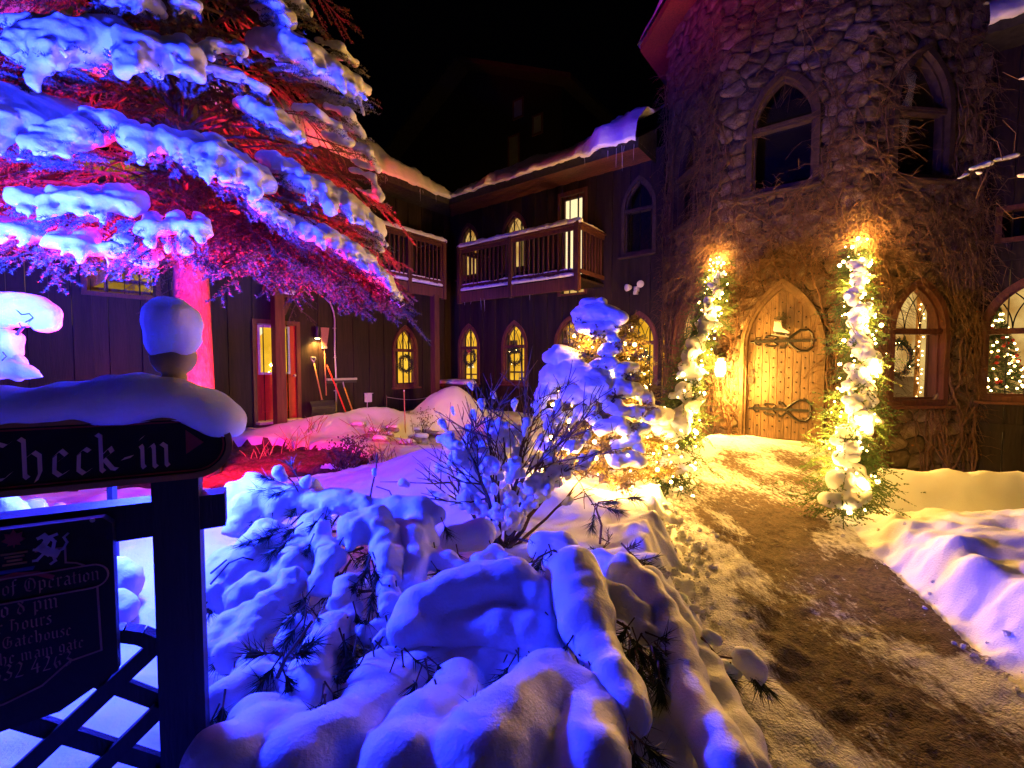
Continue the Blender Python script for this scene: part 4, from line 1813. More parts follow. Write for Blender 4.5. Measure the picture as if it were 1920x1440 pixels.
for pi_, (line, th, fringe) in enumerate(PADS):
    r = random.Random(500 + pi_)
    base = [on_cone(x, y) for x, y in line]
    pts = []
    for a, b in zip(base[:-1], base[1:]):
        m = max(1, int((b - a).length / .14))
        pts += [a.lerp(b, i / m) for i in range(m)]
    pts.append(base[-1])
    dist = sum((p - Vector((0, 0, CZ))).length for p in pts) / len(pts)
    rad = th / FPX * dist * .62
    segs = chain(pts, [rad * r.uniform(.75, 1.1) for _ in pts])
    for p in pts:
        out = Vector((p.x - TX, p.y - TY, 0)).normalized()
        # the pad runs back up the bough towards the trunk
        bk = p - out * (rad * 4.5 + .12) + Vector((0, 0, rad * 2.0 + .05))
        segs.append((tuple(p + Vector((0, 0, rad * .2))), tuple(bk), rad * .85, rad * .45))
        up_ = p - out * rad * 1.1 + Vector((0, 0, rad * r.uniform(.8, 1.25)))
        segs.append((tuple(up_), tuple(bk + Vector((0, 0, rad * .5))), rad * r.uniform(.75, .95), rad * .5))
    if fringe:
        for a, b in zip(pts[:-1], pts[1:]):
            for _ in range(max(1, int((b - a).length / .034))):
                p = a.lerp(b, r.random())
                out = Vector((p.x - TX, p.y - TY, 0)).normalized()
                sdv = Vector((r.uniform(-1, 1), r.uniform(-1, 1), 0)) * .35
                l = rad * r.uniform(.6, 2.3) + .03
                q = p + (out * .55 + sdv).normalized() * rad * .9
                segs.append((tuple(q), tuple(q + (out * .45 + sdv * .5 + Vector((0, 0, -1))).normalized() * l), rad * r.uniform(.28, .48), rad * r.uniform(.12, .26)))
    snow_part('snow_cap', segs, spruce, SB, h=.0165, blend=.013, namp=.022, nscale=.085, seed=pi_, zs=.85, fine=.006)
    # the bough that carries it: sprays under the pad and poking out of its fringe
    mid = pts[len(pts) // 2]
    az = math.atan2(mid.y - TY, mid.x - TX)
    tw, tubes = [], []
    low = pts[0].z < 2.5 and pts[0].x < -3.0
    for p in pts:
        out = Vector((p.x - TX, p.y - TY, 0)).normalized()
        for _ in range((4 if low else 9) if fringe else (3 if low else 6)):
            sdv = Vector((r.uniform(-1, 1), r.uniform(-1, 1), 0)) * .5
            s0 = p - out * rad * 2.5 + sdv * .15 - Vector((0, 0, rad * .6))
            e0 = p + (out * .8 + sdv) * (rad * 1.5 + .05) + Vector((0, 0, -rad * 1.3 - r.uniform(.03, .06 if low else .13)))
            tw.append(np.array([s0, s0.lerp(e0, .6) + Vector((0, 0, .02)), e0]))
    hz = mid.z + .42 + .1 * r.random()
    hub = Vector((TX + .1 * math.cos(az), TY + .1 * math.sin(az), hz))
    for p in pts[::2]:
        q = [hub.lerp(p, t) + Vector((0, 0, .45 * t * (1 - t) - rad * t)) for t in (0, .25, .5, .75, 1)]
        tubes.append((q, [.016, .014, .011, .008, .004]))
        tw.append(np.array(q[2:]))
    NV, NF = needles_on(tw, 170, .032, .62, .0034)
    twig_mesh('branch', tubes, [(NV, NF, 1)], [M['twig_bark'], M['frosted_needle']], spruce, 3, loc=SB)

# the long low bough that reaches out to the right under its snow, and bare twigs near the trunk
for k, (px, py, hz) in enumerate([(745, 578, 2.75), (720, 572, 2.7), (690, 565, 2.68), (650, 552, 2.7), (600, 540, 2.62), (545, 528, 2.6), (480, 510, 2.55), (440, 505, 2.6), (100, 472, 2.9), (30, 478, 2.9), (330, 470, 2.8), (735, 550, 2.9), (700, 545, 2.8), (660, 530, 2.8), (620, 515, 2.85), (560, 500, 2.8), (510, 490, 2.8)]):
    tip = on_cone(px, py)
    az = math.atan2(tip.y - TY, tip.x - TX)
    spruce_branch(hz, az, (tip - Vector((TX, TY, hz))).length, 0, 900 + k, 1.15, tip=tip)

# flood lamp at its foot
fl = thing('flood_lamp', 'small black ground floodlight glowing red by the spruce trunk', 'floodlight', RED_POS - Vector((0.1, .1, .12)))
mb = MB()
mb.lathe([(.02, -.1), (.02, .02), (.05, .03), (.055, .10), (.05, .11)], (0, 0, 0), 12)
mb.build('housing', M['black_plastic'], fl, True)
mb = MB()
mb.box((0, 0, -.12), (.03, .03, .16))
mb.build('spike', M['black_plastic'], fl)

# ================================================================== conifer wrapped in warm lights
JX, JY = 0.97, 4.78
JZ = gz(JX, JY) - .03
jun = thing('conifer_shrub', 'squat conifer heaped with snow and wound with warm string lights', 'shrub', (JX, JY, JZ))
JB = Vector((JX, JY, JZ))


def jr(z):
    s = max(0, min(1, (z - JZ) / 1.80))
    return .23 + .54 * (1 - s) ** .85


mb = MB()
mb.tube([(0, 0, 0), (.01, 0, .8), (0, .01, 1.7)], [.05, .035, .012], 8)
mb.build('trunk', M['bark'], jun, True)
for k in range(70):
    r = random.Random(2000 + k)
    z = .05 + 1.68 * (k + .5) / 70
    az = k * 2.39996
    tw, tubes = [], []
    Rr = jr(JZ + z) * r.uniform(.8, 1.0)
    d = Vector((math.cos(az), math.sin(az), .12))
    q = [JB + Vector((0, 0, z)) + d * Rr * t for t in (0, .4, .75, 1)]
    tubes.append((q, [.012, .009, .006, .003]))
    for j in range(75):
        t = .3 + .75 * r.random()
        p = q[0].lerp(q[3], t)
        dd = (d * .6 + Vector((r.uniform(-1, 1), r.uniform(-1, 1), r.uniform(-.5, .8)))).normalized() * r.uniform(.06, .17)
        tw.append(np.array([p, p + dd * .5, p + dd + Vector((0, 0, -.01))]))
    NV, NF = needles_on(tw, 230, .026, .6, .0075)
    twig_mesh('branch', tubes, [(NV, NF, 1)], [M['twig_bark'], M['juniper']], jun, 3, loc=JB)


def on_jun(px, py, out=.03):
    d = ray(px, py)
    for i in range(300):
        y = 3.6 + 1.8 * i / 300
        p = Vector((0, 0, CZ)) + d * (y / d.y)
        if math.hypot(p.x - JX, p.y - JY) < jr(p.z) * .86 + out:
            return p
    y = JY - .05
    return Vector((0, 0, CZ)) + d * (y / d.y)


JP = [([(1100, 572), (1118, 570)], 13), ([(1095, 592), (1122, 586), (1146, 590)], 20), ([(1092, 612), (1120, 618), (1150, 612)], 13), ([(1150, 632), (1152, 640)], 9),
      ([(1052, 668), (1068, 676)], 22), ([(1040, 702), (1075, 692), (1105, 706), (1124, 722)], 24), ([(1030, 716), (1022, 738)], 13), ([(1138, 655), (1154, 652)], 12), ([(1125, 682), (1148, 684)], 14), ([(1168, 692), (1184, 690)], 14), ([(1160, 706), (1168, 702)], 9),
      ([(1015, 742), (1010, 758)], 12), ([(1070, 738), (1105, 742)], 18), ([(1132, 738), (1160, 726), (1188, 732)], 18), ([(1150, 762), (1165, 768)], 15), ([(1185, 768), (1192, 772)], 13), ([(1215, 776), (1240, 780)], 20), ([(1205, 800), (1190, 808)], 11), ([(1240, 800), (1244, 812)], 14),
      ([(1130, 800), (1158, 792)], 15), ([(1168, 800), (1172, 806)], 10), ([(1160, 836), (1184, 826)], 11), ([(1155, 862), (1180, 858), (1200, 864)], 15), ([(1088, 770), (1080, 782)], 9), ([(1030, 780), (1050, 785)], 13), ([(1060, 830), (1075, 835)], 12), ([(1020, 830), (1035, 838)], 14), ([(1110, 780), (1120, 786)], 9), ([(1195, 836), (1200, 842)], 7), ([(1206, 740), (1214, 756)], 12)]
for k, (line, th) in enumerate(JP):
    r = random.Random(2200 + k)
    pts = [on_jun(x, y) for x, y in line]
    rad = th / FPX * pts[0].y * 1.12
    segs = chain(pts, [rad * r.uniform(.85, 1.1) for _ in pts])
    for _ in range(3 + len(pts)):
        p = r.choice(pts)
        q = p + Vector((r.uniform(-1, 1), r.uniform(-1, .4), r.uniform(-.7, .3))) * rad * .8
        segs.append((tuple(q), tuple(q), rad * r.uniform(.45, .7), rad * .5))
    segs.append((tuple(pts[0]), tuple(pts[0] + Vector((JX - pts[0].x, JY - pts[0].y, 0)) * .4), rad * .9, rad * .7))
    snow_part('snow_cap', segs, jun, JB, h=.0115, blend=.014, namp=.018, nscale=.075, seed=40 + k, zs=.82, fine=.003)

BULB = MB()
BULB.ball((0, 0, 0), .0105, 0, 6, 4)
BULBM = BULB.mesh('bulb')


def bulbs_on(parent, base, pts, scale=1.0):
    for p in pts:
        o = put('bulb', BULBM, M['bulb'], parent, Vector(p) - base)
        s = scale * R.choice((.7, .9, 1.1, 1.9))
        o.scale = (s, s, s)


sl = thing('string_lights', 'warm fairy lights wound in coils round the snowy conifer', 'string lights', JB)
wire, bpt = [], []
for k in range(620):
    t = k / 619
    z = JZ + .04 + 1.62 * t
    a = t * 2 * PI * 11
    rr = jr(z) * (.93 + .05 * math.sin(k * 1.7))
    p = Vector((JX + rr * math.cos(a), JY + rr * math.sin(a), z + .015 * math.sin(k * .9)))
    wire.append(p)
    if k % 4 == 0:
        bpt.append(p + Vector((math.cos(a), math.sin(a), .2)) * .012)
mb = MB()
mb.tube([p - JB for p in wire], .0025, 3)
mb.build('wire', M['cable'], sl)
bulbs_on(sl, JB, bpt)
for z, a, w in ((.16, 3.7, 12), (.18, 5.4, 14), (.14, 4.6, 11), (.36, 4.1, 11), (.4, 5.0, 11), (.42, 5.8, 13), (.66, 4.4, 10), (.7, 5.4, 11), (.95, 4.2, 10), (.98, 5.2, 10), (1.2, 4.7, 9), (1.38, 5.6, 8), (1.42, 4.6, 9), (1.52, 3.9, 6), (.3, 3.1, 12)):
    rr = jr(JZ + z) * .84
    lamp('fairy_light', (JX + rr * math.cos(a), JY + rr * math.sin(a), JZ + z), w * 2.7, WARM, .04)

# ================================================================== evergreen garlands sloping from the tower to the ground
GL0, GL1 = W(TB, .05, .16, 3.0), Vector((1.72, 5.0, -.12))
GR0, GR1 = W(TB, 1.96, .18, 3.02), Vector((3.20, 4.28, -.2))


def garland(p0, p1, bow, label, seed, snow_lines, npad):
    r = random.Random(seed)
    G = thing('garland', label, 'garland', p1, group='evergreen garlands beside the door')
    n = 30
    ax = []
    for i in range(n + 1):
        t = i / n
        q = p0.lerp(p1, t)
        q += Vector((.03 * math.sin(t * 9 + seed), .03 * math.cos(t * 7), -bow * math.sin(PI * t)))
        ax.append(q)
    mb = MB()
    mb.tube([q - p1 for q in ax], .018, 6)
    mb.build('rope', M['cable'], G)
    # sprigs of cedar
    for b in range(8):
        tw = []
        for _ in range(85):
            t = (b + r.random()) / 8
            f = t * n
            i = min(int(f), n - 1)
            p = ax[i].lerp(ax[i + 1], f - i)
            d = Vector((r.gauss(-.55 if seed == 31 and t > .35 else 0, 1), r.gauss(-.25, 1), r.gauss(-.45, .7))).normalized()
            l = r.uniform(.16, .42) * (.75 + .5 * t)
            e = p + d * l + Vector((0, 0, -.25 * l))
            tw.append(np.array([p, p + d * l * .6, e]))
            for _k in range(4):
                s = r.uniform(.3, .9)
                m_ = p.lerp(e, s)
                d2 = (d + Vector((r.gauss(0, .8), r.gauss(0, .8), r.gauss(-.2, .6)))).normalized() * l * .42
                tw.append(np.array([m_, m_ + d2 * .5, m_ + d2]))
        NV, NF = needles_on(tw, 170, .026, .42, .0065)
        twig_mesh('sprigs', [(list(map(Vector, t_)), [.003, .002, .001]) for t_ in tw[::5]], [(NV, NF, 1)], [M['twig_bark'], M['cedar']], G, 3, loc=p1)
    # snow caught along its back in clots of all sizes
    for k in range(npad):
        t0 = .14 + .85 * (k + r.uniform(-.2, .2)) / npad
        ln_ = .86 / npad * r.uniform(.6, 1.7)
        segs = []
        cpts, crad = [], []
        off_ = r.gauss(0, .055) * (.6 + t0)
        for j in range(5):
            t = min(1, max(0, t0 + ln_ * (j / 4 - .3)))
            i = min(int(t * n), n - 1)
            cpts.append(ax[i].lerp(ax[i + 1], t * n - i) + Vector((off_ + r.gauss(0, .035) * (1 + t), -.10 + r.gauss(0, .02), .05 + r.gauss(0, .02))))
            crad.append((.045 + .048 * t) * r.uniform(.55, 1.35) * (.6 if j in (0, 4) else 1))
        segs = chain(cpts, crad)
        for _ in range(5):
            q = r.choice(cpts)
            o_ = Vector((r.gauss(0, .06), r.gauss(-.02, .03), r.gauss(-.02, .04))) * (.8 + .5 * t0)
            segs.append((tuple(q), tuple(q + o_), crad[2] * .6, crad[2] * r.uniform(.25, .6)))
        snow_part('snow_cap', segs, G, p1, h=.0115, blend=.012, namp=.022, nscale=.11, seed=seed + k, zs=1.0, fine=.003)
    pts = []
    for _ in range(150):
        t = r.random()
        i = min(int(t * n), n - 1)
        p = ax[i].lerp(ax[i + 1], t * n - i)
        d = Vector((r.gauss(0, 1), r.gauss(-.7, .9), r.gauss(0, .8))).normalized()
        pts.append(p + d * r.uniform(.13, .27) * (.75 + .4 * t))
    bulbs_on(G, p1, pts, 1.25)
    for t, wv, dx, dy in snow_lines:
        i = min(int(t * n), n - 1)
        p = ax[i].lerp(ax[i + 1], t * n - i) + Vector((dx, dy, 0))
        lamp('garland_light', p, wv * (4.6 if t < .15 else 2.15), WARM, .05)
    return G


garland(GL0, GL1, .02, 'snowy evergreen garland with warm bulbs sloping down on the lantern side of the door', 31,
        [(.0, 26, -.02, -.10), (.1, 18, -.08, -.10), (.25, 22, -.06, -.14), (.4, 22, .12, -.06), (.52, 24, .12, -.05), (.64, 26, .14, .0), (.76, 34, .15, .02), (.86, 34, .14, .06), (.94, 14, -.10, .06), (.3, 10, .08, -.28), (.55, 12, .06, -.3), (.78, 12, .12, -.28)], 13)
garland(GR0, GR1, .02, 'snowy evergreen garland with warm bulbs sloping down between door and bright window', 47,
        [(.0, 28, -.02, -.10), (.1, 20, .10, -.06), (.22, 22, -.12, -.06), (.34, 22, .12, -.08), (.46, 24, -.13, -.04), (.58, 26, .14, -.03), (.7, 28, -.14, -.02), (.8, 30, -.18, .05), (.88, 12, -.14, .05), (.94, 7, .14, .06), (.2, 11, .02, -.30), (.38, 12, -.04, -.30), (.56, 13, .03, -.32), (.74, 14, -.05, -.34), (.9, 6, .0, -.30)], 17)

# ------------------------------------------------------------------ wall lantern beside the door
lp = W(TB, .12, .20, 1.02)
ln = thing('wall_lantern', 'glowing iron wall lantern half buried in vines beside the oak door', 'lantern', lp, A_B)
mb = MB()
mb.box((0, 0, -.01), (.17, .17, .025))
mb.box((0, 0, .33), (.19, .19, .02))
mb.lathe([(.11, .34), (.05, .42), (.015, .45)], (0, 0, 0), 8)
for sx in (-1, 1):
    for sy in (-1, 1):
        mb.box((sx * .075, sy * .075, .16), (.014, .014, .33))
mb.bar((0, .2, .40), (0, 0, .44), .02, .02)
mb.build('cage', M['iron'], ln)
mb = MB()
mb.lathe([(.06, .015), (.088, .10), (.082, .25), (.03, .325)], (0, 0, 0), 10)
mb.build('glowing_glass', M['lantern_glow'], ln, True)
lamp('lantern_light', W(TB, .14, .36, 1.2), 520, WARM, .06)
lamp('lantern_light', W(TB, .30, .42, .9), 200, WARM, .06)
# ================================================================== foreground dwarf pine bowed under snow
PX, PY = -.25, 2.0
PZ = -.15
pine = thing('dwarf_pine', 'low spreading pine buried under lobes of fresh snow beside the path', 'shrub', (PX, PY, PZ))
PB = Vector((PX, PY, PZ))


def yd(py):
    return float(np.interp(py, [880, 930, 1000, 1060, 1130, 1200, 1300, 1400, 1470], [2.95, 2.75, 2.5, 2.28, 2.06, 1.86, 1.60, 1.36, 1.2]))


def pp(px, py, dy=0.0):
    return at(px, py, yd(py) + dy)


# lobes traced from the photo: (pixel line with radius in pixels, depth shift)
LOBES = [
    ([(1075, 1078, 44), (1088, 1120, 46), (1100, 1170, 44), (1128, 1225, 34), (1155, 1290, 38), (1178, 1335, 32)], -.10),
    ([(1110, 1105, 26), (1160, 1125, 22), (1195, 1155, 17), (1208, 1188, 14)], -.06),
    ([(1172, 1072, 28), (1205, 1105, 30), (1235, 1150, 30), (1262, 1200, 34), (1278, 1260, 36), (1300, 1330, 40), (1345, 1400, 42), (1375, 1450, 44)], .0),
    ([(1215, 1085, 22), (1255, 1130, 20), (1295, 1190, 22), (1325, 1250, 26), (1350, 1310, 32), (1385, 1380, 36), (1400, 1450, 40)], .10),
    ([(1130, 1050, 18), (1150, 1060, 20)], .08),
    ([(768, 1190, 46), (790, 1150, 48), (850, 1125, 52), (905, 1112, 55), (960, 1105, 55), (1000, 1125, 44)], -.04),
    ([(800, 1195, 44), (860, 1190, 46), (935, 1190, 56), (985, 1200, 55)], .02), ([(1000, 1130, 40), (1018, 1180, 40), (1030, 1230, 36)], .04),
    ([(960, 1100, 36), (1000, 1090, 32), (1022, 1105, 26)], .04),
    ([(1035, 1262, 36), (1020, 1300, 60), (1000, 1350, 75), (950, 1400, 90), (900, 1450, 90)], -.02),
    ([(1040, 1290, 50), (1080, 1330, 56), (1110, 1380, 60), (1110, 1440, 66)], -.04),
    ([(1190, 1300, 30), (1215, 1350, 46), (1235, 1410, 60)], .16),
    ([(860, 1300, 50), (840, 1350, 66), (800, 1400, 80), (760, 1460, 90)], .02), ([(750, 1330, 50), (690, 1360, 60), (640, 1410, 74), (560, 1450, 80)], .03),
    ([(480, 1360, 46), (500, 1400, 60), (440, 1440, 66)], .0), ([(600, 1330, 46), (560, 1370, 52)], .06),
    ([(445, 925, 26), (475, 915, 28), (500, 935, 40), (460, 960, 38), (448, 985, 26)], .04),
    ([(510, 945, 40), (555, 935, 34), (580, 925, 28)], .05),
    ([(590, 935, 24), (640, 940, 28), (680, 948, 24)], .02), ([(690, 955, 20), (740, 955, 26), (790, 960, 26), (818, 965, 18)], .04),
    ([(665, 990, 36), (700, 985, 36), (722, 1005, 32), (730, 1050, 28), (738, 1085, 20)], -.06),
    ([(745, 1000, 26), (775, 1015, 26), (775, 1060, 26), (762, 1100, 26)], .0), ([(790, 985, 26), (800, 1010, 22)], .04),
    ([(800, 1045, 20), (840, 1055, 20), (865, 1070, 16)], .04), ([(900, 1058, 20), (930, 1035, 14), (950, 1055, 17), (975, 1060, 12)], .06),
    ([(1020, 1025, 26), (1055, 1030, 28), (1075, 1045, 20)], .12),
    ([(590, 985, 30), (570, 1030, 36), (545, 1075, 44), (520, 1110, 44), (470, 1120, 46)], .05), ([(600, 1000, 22), (618, 1045, 26), (600, 1090, 24)], -.02),
    ([(500, 1010, 44), (470, 1050, 50), (440, 1080, 50), (410, 1110, 40)], .06), ([(430, 1060, 40), (395, 1100, 40)], .08),
    ([(545, 1095, 34), (500, 1150, 36), (460, 1190, 34), (430, 1230, 34)], .0), ([(475, 1150, 30), (440, 1180, 36), (405, 1220, 36)], .04),
    ([(650, 1100, 22), (640, 1130, 26), (660, 1150, 22)], -.05), ([(725, 1095, 18), (732, 1130, 24), (722, 1155, 16)], -.05),
    ([(560, 1175, 26), (545, 1200, 28)], .0), ([(625, 1180, 30), (605, 1220, 32), (590, 1270, 30), (600, 1300, 26)], -.04), ([(660, 1175, 22), (690, 1190, 26)], -.02),
    ([(470, 1250, 24), (475, 1280, 30), (430, 1310, 36)], .0), ([(500, 1290, 34), (560, 1290, 36)], .03), ([(720, 1195, 14), (718, 1205, 12)], -.05),
    ([(720, 1260, 36), (700, 1300, 44), (740, 1300, 40)], .0), ([(790, 1260, 34), (760, 1300, 40)], .02),
    ([(830, 1250, 44), (900, 1260, 46), (960, 1260, 44)], .10),
    ([(900, 1000, 30), (850, 1010, 26)], .25), ([(1050, 1090, 22), (1035, 1060, 20)], .12),
]
groups = {}
for li, (line, dy) in enumerate(LOBES):
    r = random.Random(3000 + li)
    cx_, cy_ = line[len(line) // 2][:2]
    low_ = cy_ > 1240 and cx_ < 1150
    q = [(pp(x, y, dy), rr / FPX * yd(y) * (1.12 if low_ or cx_ > 1045 else .98 if cx_ > 740 else .88)) for x, y, rr in line]
    key = (0 if cy_ < 1125 else 1) if cx_ < 760 else (2 if cx_ < 1045 else 3)
    if cy_ > 1240 and cx_ < 1150:
        key = 4
    S_ = groups.setdefault(key, [])
    for (a, ra), (b, rb) in zip(q[:-1], q[1:]):
        S_.append((tuple(a), tuple(b), ra, rb))
    # each lobe thickens downward and away from the eye, as snow heaped on a bough does
    for a, ra in q:
        if low_:
            S_.append((tuple(a), tuple(a + Vector((r.uniform(-.3, .3) * ra, ra * 1.2, -ra * .8))), ra * .95, ra * .9))
        elif cx_ > 740:
            S_.append((tuple(a), tuple(a + Vector((r.uniform(-.3, .3) * ra, ra * .8, -ra * .45))), ra * .95, ra * .85))
        else:
            S_.append((tuple(a), tuple(a + Vector((r.uniform(-.3, .3) * ra, ra * 1.0, -ra * .4))), ra * .9, ra * .75))
            for _ in range(3):
                o_ = Vector((r.uniform(-1, 1), r.uniform(-.9, .5), r.uniform(-.9, .6))) * ra
                S_.append((tuple(a + o_), tuple(a + o_ * .6), ra * r.uniform(.22, .42), ra * .3))
    for a, ra in q[::2]:
        o_ = Vector((r.uniform(-1, 1), r.uniform(-.6, .8), r.uniform(-.5, .4))) * ra * .6
        S_.append((tuple(a + o_), tuple(a + o_), ra * .7, ra * .7))
    # a saddle of snow between the lobe and the mass behind it
    a, ra = q[len(q) // 2]
    if low_:
        S_.append((tuple(a + Vector((-ra * .6, ra * 2.2, -ra * .8))), tuple(a + Vector((ra * .6, ra * 2.2, -ra * .9))), ra * .85, ra * .85))
for key, S_ in groups.items():
    snow_part('snow_lobe', S_, pine, PB, h=.0115, blend=(.009 if key < 2 else .010), namp=(.018 if key < 2 else .011), nscale=(.07 if key < 2 else .11), seed=300 + key, fine=(.0035 if key < 2 else .0022))


def pine_tuft(px, py, dirs, L, n, dy, seed, parent=pine, base=PB, yy=None):
    """a shoot with its brush of long needles"""
    r = random.Random(seed)
    p = pp(px, py, dy) if yy is None else at(px, py, yy)
    d = Vector(dirs).normalized()
    tip = p + d * L
    paths = [np.array([p, p.lerp(tip, .5) + Vector((0, 0, .006)), tip])]
    A, B = [], []
    for _ in range(n):
        t = r.uniform(.25, 1)
        a = p.lerp(tip, t)
        v = (d * r.uniform(.5, 1.1) + Vector((r.gauss(0, 1), r.gauss(0, 1), r.gauss(-.2, .8))).normalized() * r.uniform(.4, .9)).normalized()
        A.append(a)
        B.append(a + v * r.uniform(.05, .10))
    NV, NF = sticks(A, B, .0024)
    return twig_mesh('needle_shoot', [([p - d * L * .35, p, tip], [.004, .0035, .002])], [(NV, NF, 1)], [M['twig_bark'], M['pine_needle']], parent, 4, loc=base)


TUFTS = [(690, 1055, (-.3, -.2, -.9)), (675, 1085, (-.5, -.3, -.8)), (700, 1100, (0, -.3, -1)), (665, 1140, (.3, -.2, -.9)), (690, 1150, (-.2, -.2, -1)), (560, 985, (-.8, -.2, -.6)), (520, 1000, (-1, -.1, -.4)), (480, 1010, (-1, 0, -.5)), (600, 970, (-.6, -.3, -.9)),
         (585, 1010, (-.4, -.2, -1)), (520, 1240, (-.5, -.4, -.7)), (530, 1255, (.5, -.4, -.5)), (545, 1230, (.6, -.3, .3)), (515, 1225, (-.7, -.3, .2)), (605, 1300, (0, -.4, -.8)), (610, 1320, (.3, -.4, -.7)), (565, 1140, (-.6, -.2, -.6)), (590, 1150, (.5, -.3, -.4)),
         (560, 1170, (-.5, -.4, -.7)), (640, 1190, (.4, -.3, -.8)), (700, 1220, (.2, -.3, -.9)), (680, 1235, (-.4, -.3, -.8)), (665, 1215, (-.1, -.4, -.8)), (785, 1265, (-.3, -.5, -.8)), (800, 1250, (.3, -.3, -.9)), (820, 1290, (.4, -.4, -.8)), (860, 1350, (.5, -.4, .2)), (850, 1365, (-.4, -.4, -.3)), (870, 1360, (.2, -.5, -.6)),
         (1190, 1190, (.3, -.4, -.9)), (1210, 1200, (.6, -.3, -.7)), (1180, 1215, (-.1, -.4, -1)), (1225, 1225, (.2, -.3, -1)), (1235, 1255, (0, -.3, -1)), (1195, 1235, (.2, -.4, -.9)), (1100, 1230, (-.3, -.4, -.8)), (1085, 1245, (.3, -.4, -.7)), (1110, 1255, (.4, -.3, -.8)), (1095, 1275, (.1, -.4, -1)), (1180, 1385, (0, -.4, -1)), (1185, 1395, (.3, -.3, -1)),
         (915, 1085, (-.5, -.3, -.6)), (930, 1095, (.3, -.3, -.8)), (905, 1080, (-.7, -.2, -.2)), (820, 1085, (.4, -.3, -.8)), (840, 1080, (-.3, -.3, -.9)), (1035, 1045, (.4, -.3, -.7)), (1050, 1050, (.7, -.2, -.5)), (1020, 1040, (-.4, -.3, -.6)), (420, 1310, (0, -.3, -1)), (880, 1385, (-.3, -.4, -.5)), (700, 1060, (.3, -.3, -.8)),
         (755, 1235, (.2, -.4, -.9)), (735, 1250, (-.3, -.4, -.8)), (985, 1245, (-.2, -.4, -.9)), (1005, 1255, (.3, -.4, -.8)), (960, 1240, (-.5, -.4, -.6)), (640, 1250, (-.3, -.4, -.8)), (530, 1020, (-.8, -.2, -.6)), (1060, 1220, (-.4, -.4, -.8))]
for k, (x, y, d) in enumerate(TUFTS):
    pine_tuft(x, y, d, .08, 105, -.14, 4000 + k)
    if k % 2 == 0:
        pine_tuft(x + 12, y - 10, (d[0] + .5, d[1] + .2, d[2] + .3), .08, 90, -.12, 4100 + k)
# the dark boughs and needles in the hollows under the snow
rp5 = random.Random(55)
for k in range(64):
    x, y = rp5.uniform(420, 1240), rp5.uniform(975, 1360)
    p = pp(x, y, .12) - Vector((0, 0, .07))
    d = Vector((rp5.gauss(0, 1), rp5.gauss(-.2, .6), rp5.gauss(-.35, .3))).normalized()
    tws, tb = [], [([p - d * .16, p, p + d * .16], [.008, .007, .004])]
    for _ in range(7):
        a = p + d * rp5.uniform(-.12, .16)
        e = (d * .6 + Vector((rp5.gauss(0, 1), rp5.gauss(0, 1), rp5.gauss(0, .7)))).normalized() * rp5.uniform(.07, .14)
        tws.append(np.array([a, a + e * .5, a + e]))
        tb.append(([a, a + e * .5, a + e], [.004, .0035, .002]))
    NV, NF = needles_on(tws, 190, .065, .5, .0022)
    twig_mesh('bough', tb, [(NV, NF, 1)], [M['twig_bark'], M['pine_needle']], pine, 4, loc=PB)
# brushes of needles hanging out below the lobes
for k, (line, dy) in enumerate(LOBES):
    for j, (x, y, rr) in enumerate(line):
        if y > 1330 or (j % 2 and j < len(line) - 1):
            continue
        sx = rp5.choice((-.8, .75, .3))
        pine_tuft(x + sx * rr * .9, y + rr * .72, (sx * .6 + rp5.uniform(-.3, .3), rp5.uniform(-.6, -.1), -.8), .075, 70, dy - .035, 4500 + 10 * k + j)
# shoots that stand clear of the snow
for k, (x, y, d, yy) in enumerate([(525, 905, (-.9, 0, .35), 2.72), (545, 915, (-.8, -.2, -.3), 2.7), (515, 915, (-1, -.1, -.1), 2.7), (560, 900, (-.3, .1, .5), 2.72), (1120, 945, (1, -.1, .12), 2.75), (1128, 950, (.9, -.2, -.2), 2.75), (1115, 955, (-.2, -.3, -.8), 2.75), (1165, 935, (1, 0, .05), 2.75), (1390, 1240, (.5, -.4, -.7), 1.9), (1405, 1255, (.6, -.3, -.6), 1.9), (1370, 1260, (-.1, -.3, -.9), 1.9), (1350, 1250, (.2, -.3, -.9), 1.9), (1330, 1240, (.6, -.2, -.5), 1.9)]):
    pine_tuft(x, y, d, .11, 70, 0, 4300 + k, yy=yy)
for pl, r0 in (([(575, 940), (560, 925), (550, 905), (540, 895)], .006), ([(1125, 1020), (1128, 985), (1118, 955), (1122, 942), (1150, 938)], .007), ([(985, 1075), (1010, 1045), (1035, 1032), (1058, 1040), (1065, 1065)], .006), ([(395, 1095), (430, 1055), (455, 1045), (475, 1050)], .005), ([(395, 1075), (425, 1050)], .005),
               ([(690, 960), (697, 915), (705, 880), (708, 850)], .006), ([(705, 912), (730, 920), (742, 945)], .004), ([(580, 950), (545, 985), (500, 1010)], .007), ([(640, 960), (610, 1000), (590, 1040), (560, 1080)], .007), ([(700, 1020), (690, 1060), (700, 1110), (690, 1170)], .007), ([(520, 1270), (535, 1235), (560, 1200), (585, 1165)], .008), ([(1315, 1195), (1345, 1230), (1380, 1235), (1400, 1250)], .006)):
    yy = 2.72 if pl[0][1] < 1000 else yd(pl[0][1]) - .1
    if pl[0][0] > 1300:
        yy = 1.9
    mb = MB()
    mb.tube([at(x, y, yy) - PB for x, y in pl], [r0, r0 * .9] + [r0 * .7] * (len(pl) - 2), 5)
    mb.build('twig', M['twig_bark'], pine, True)
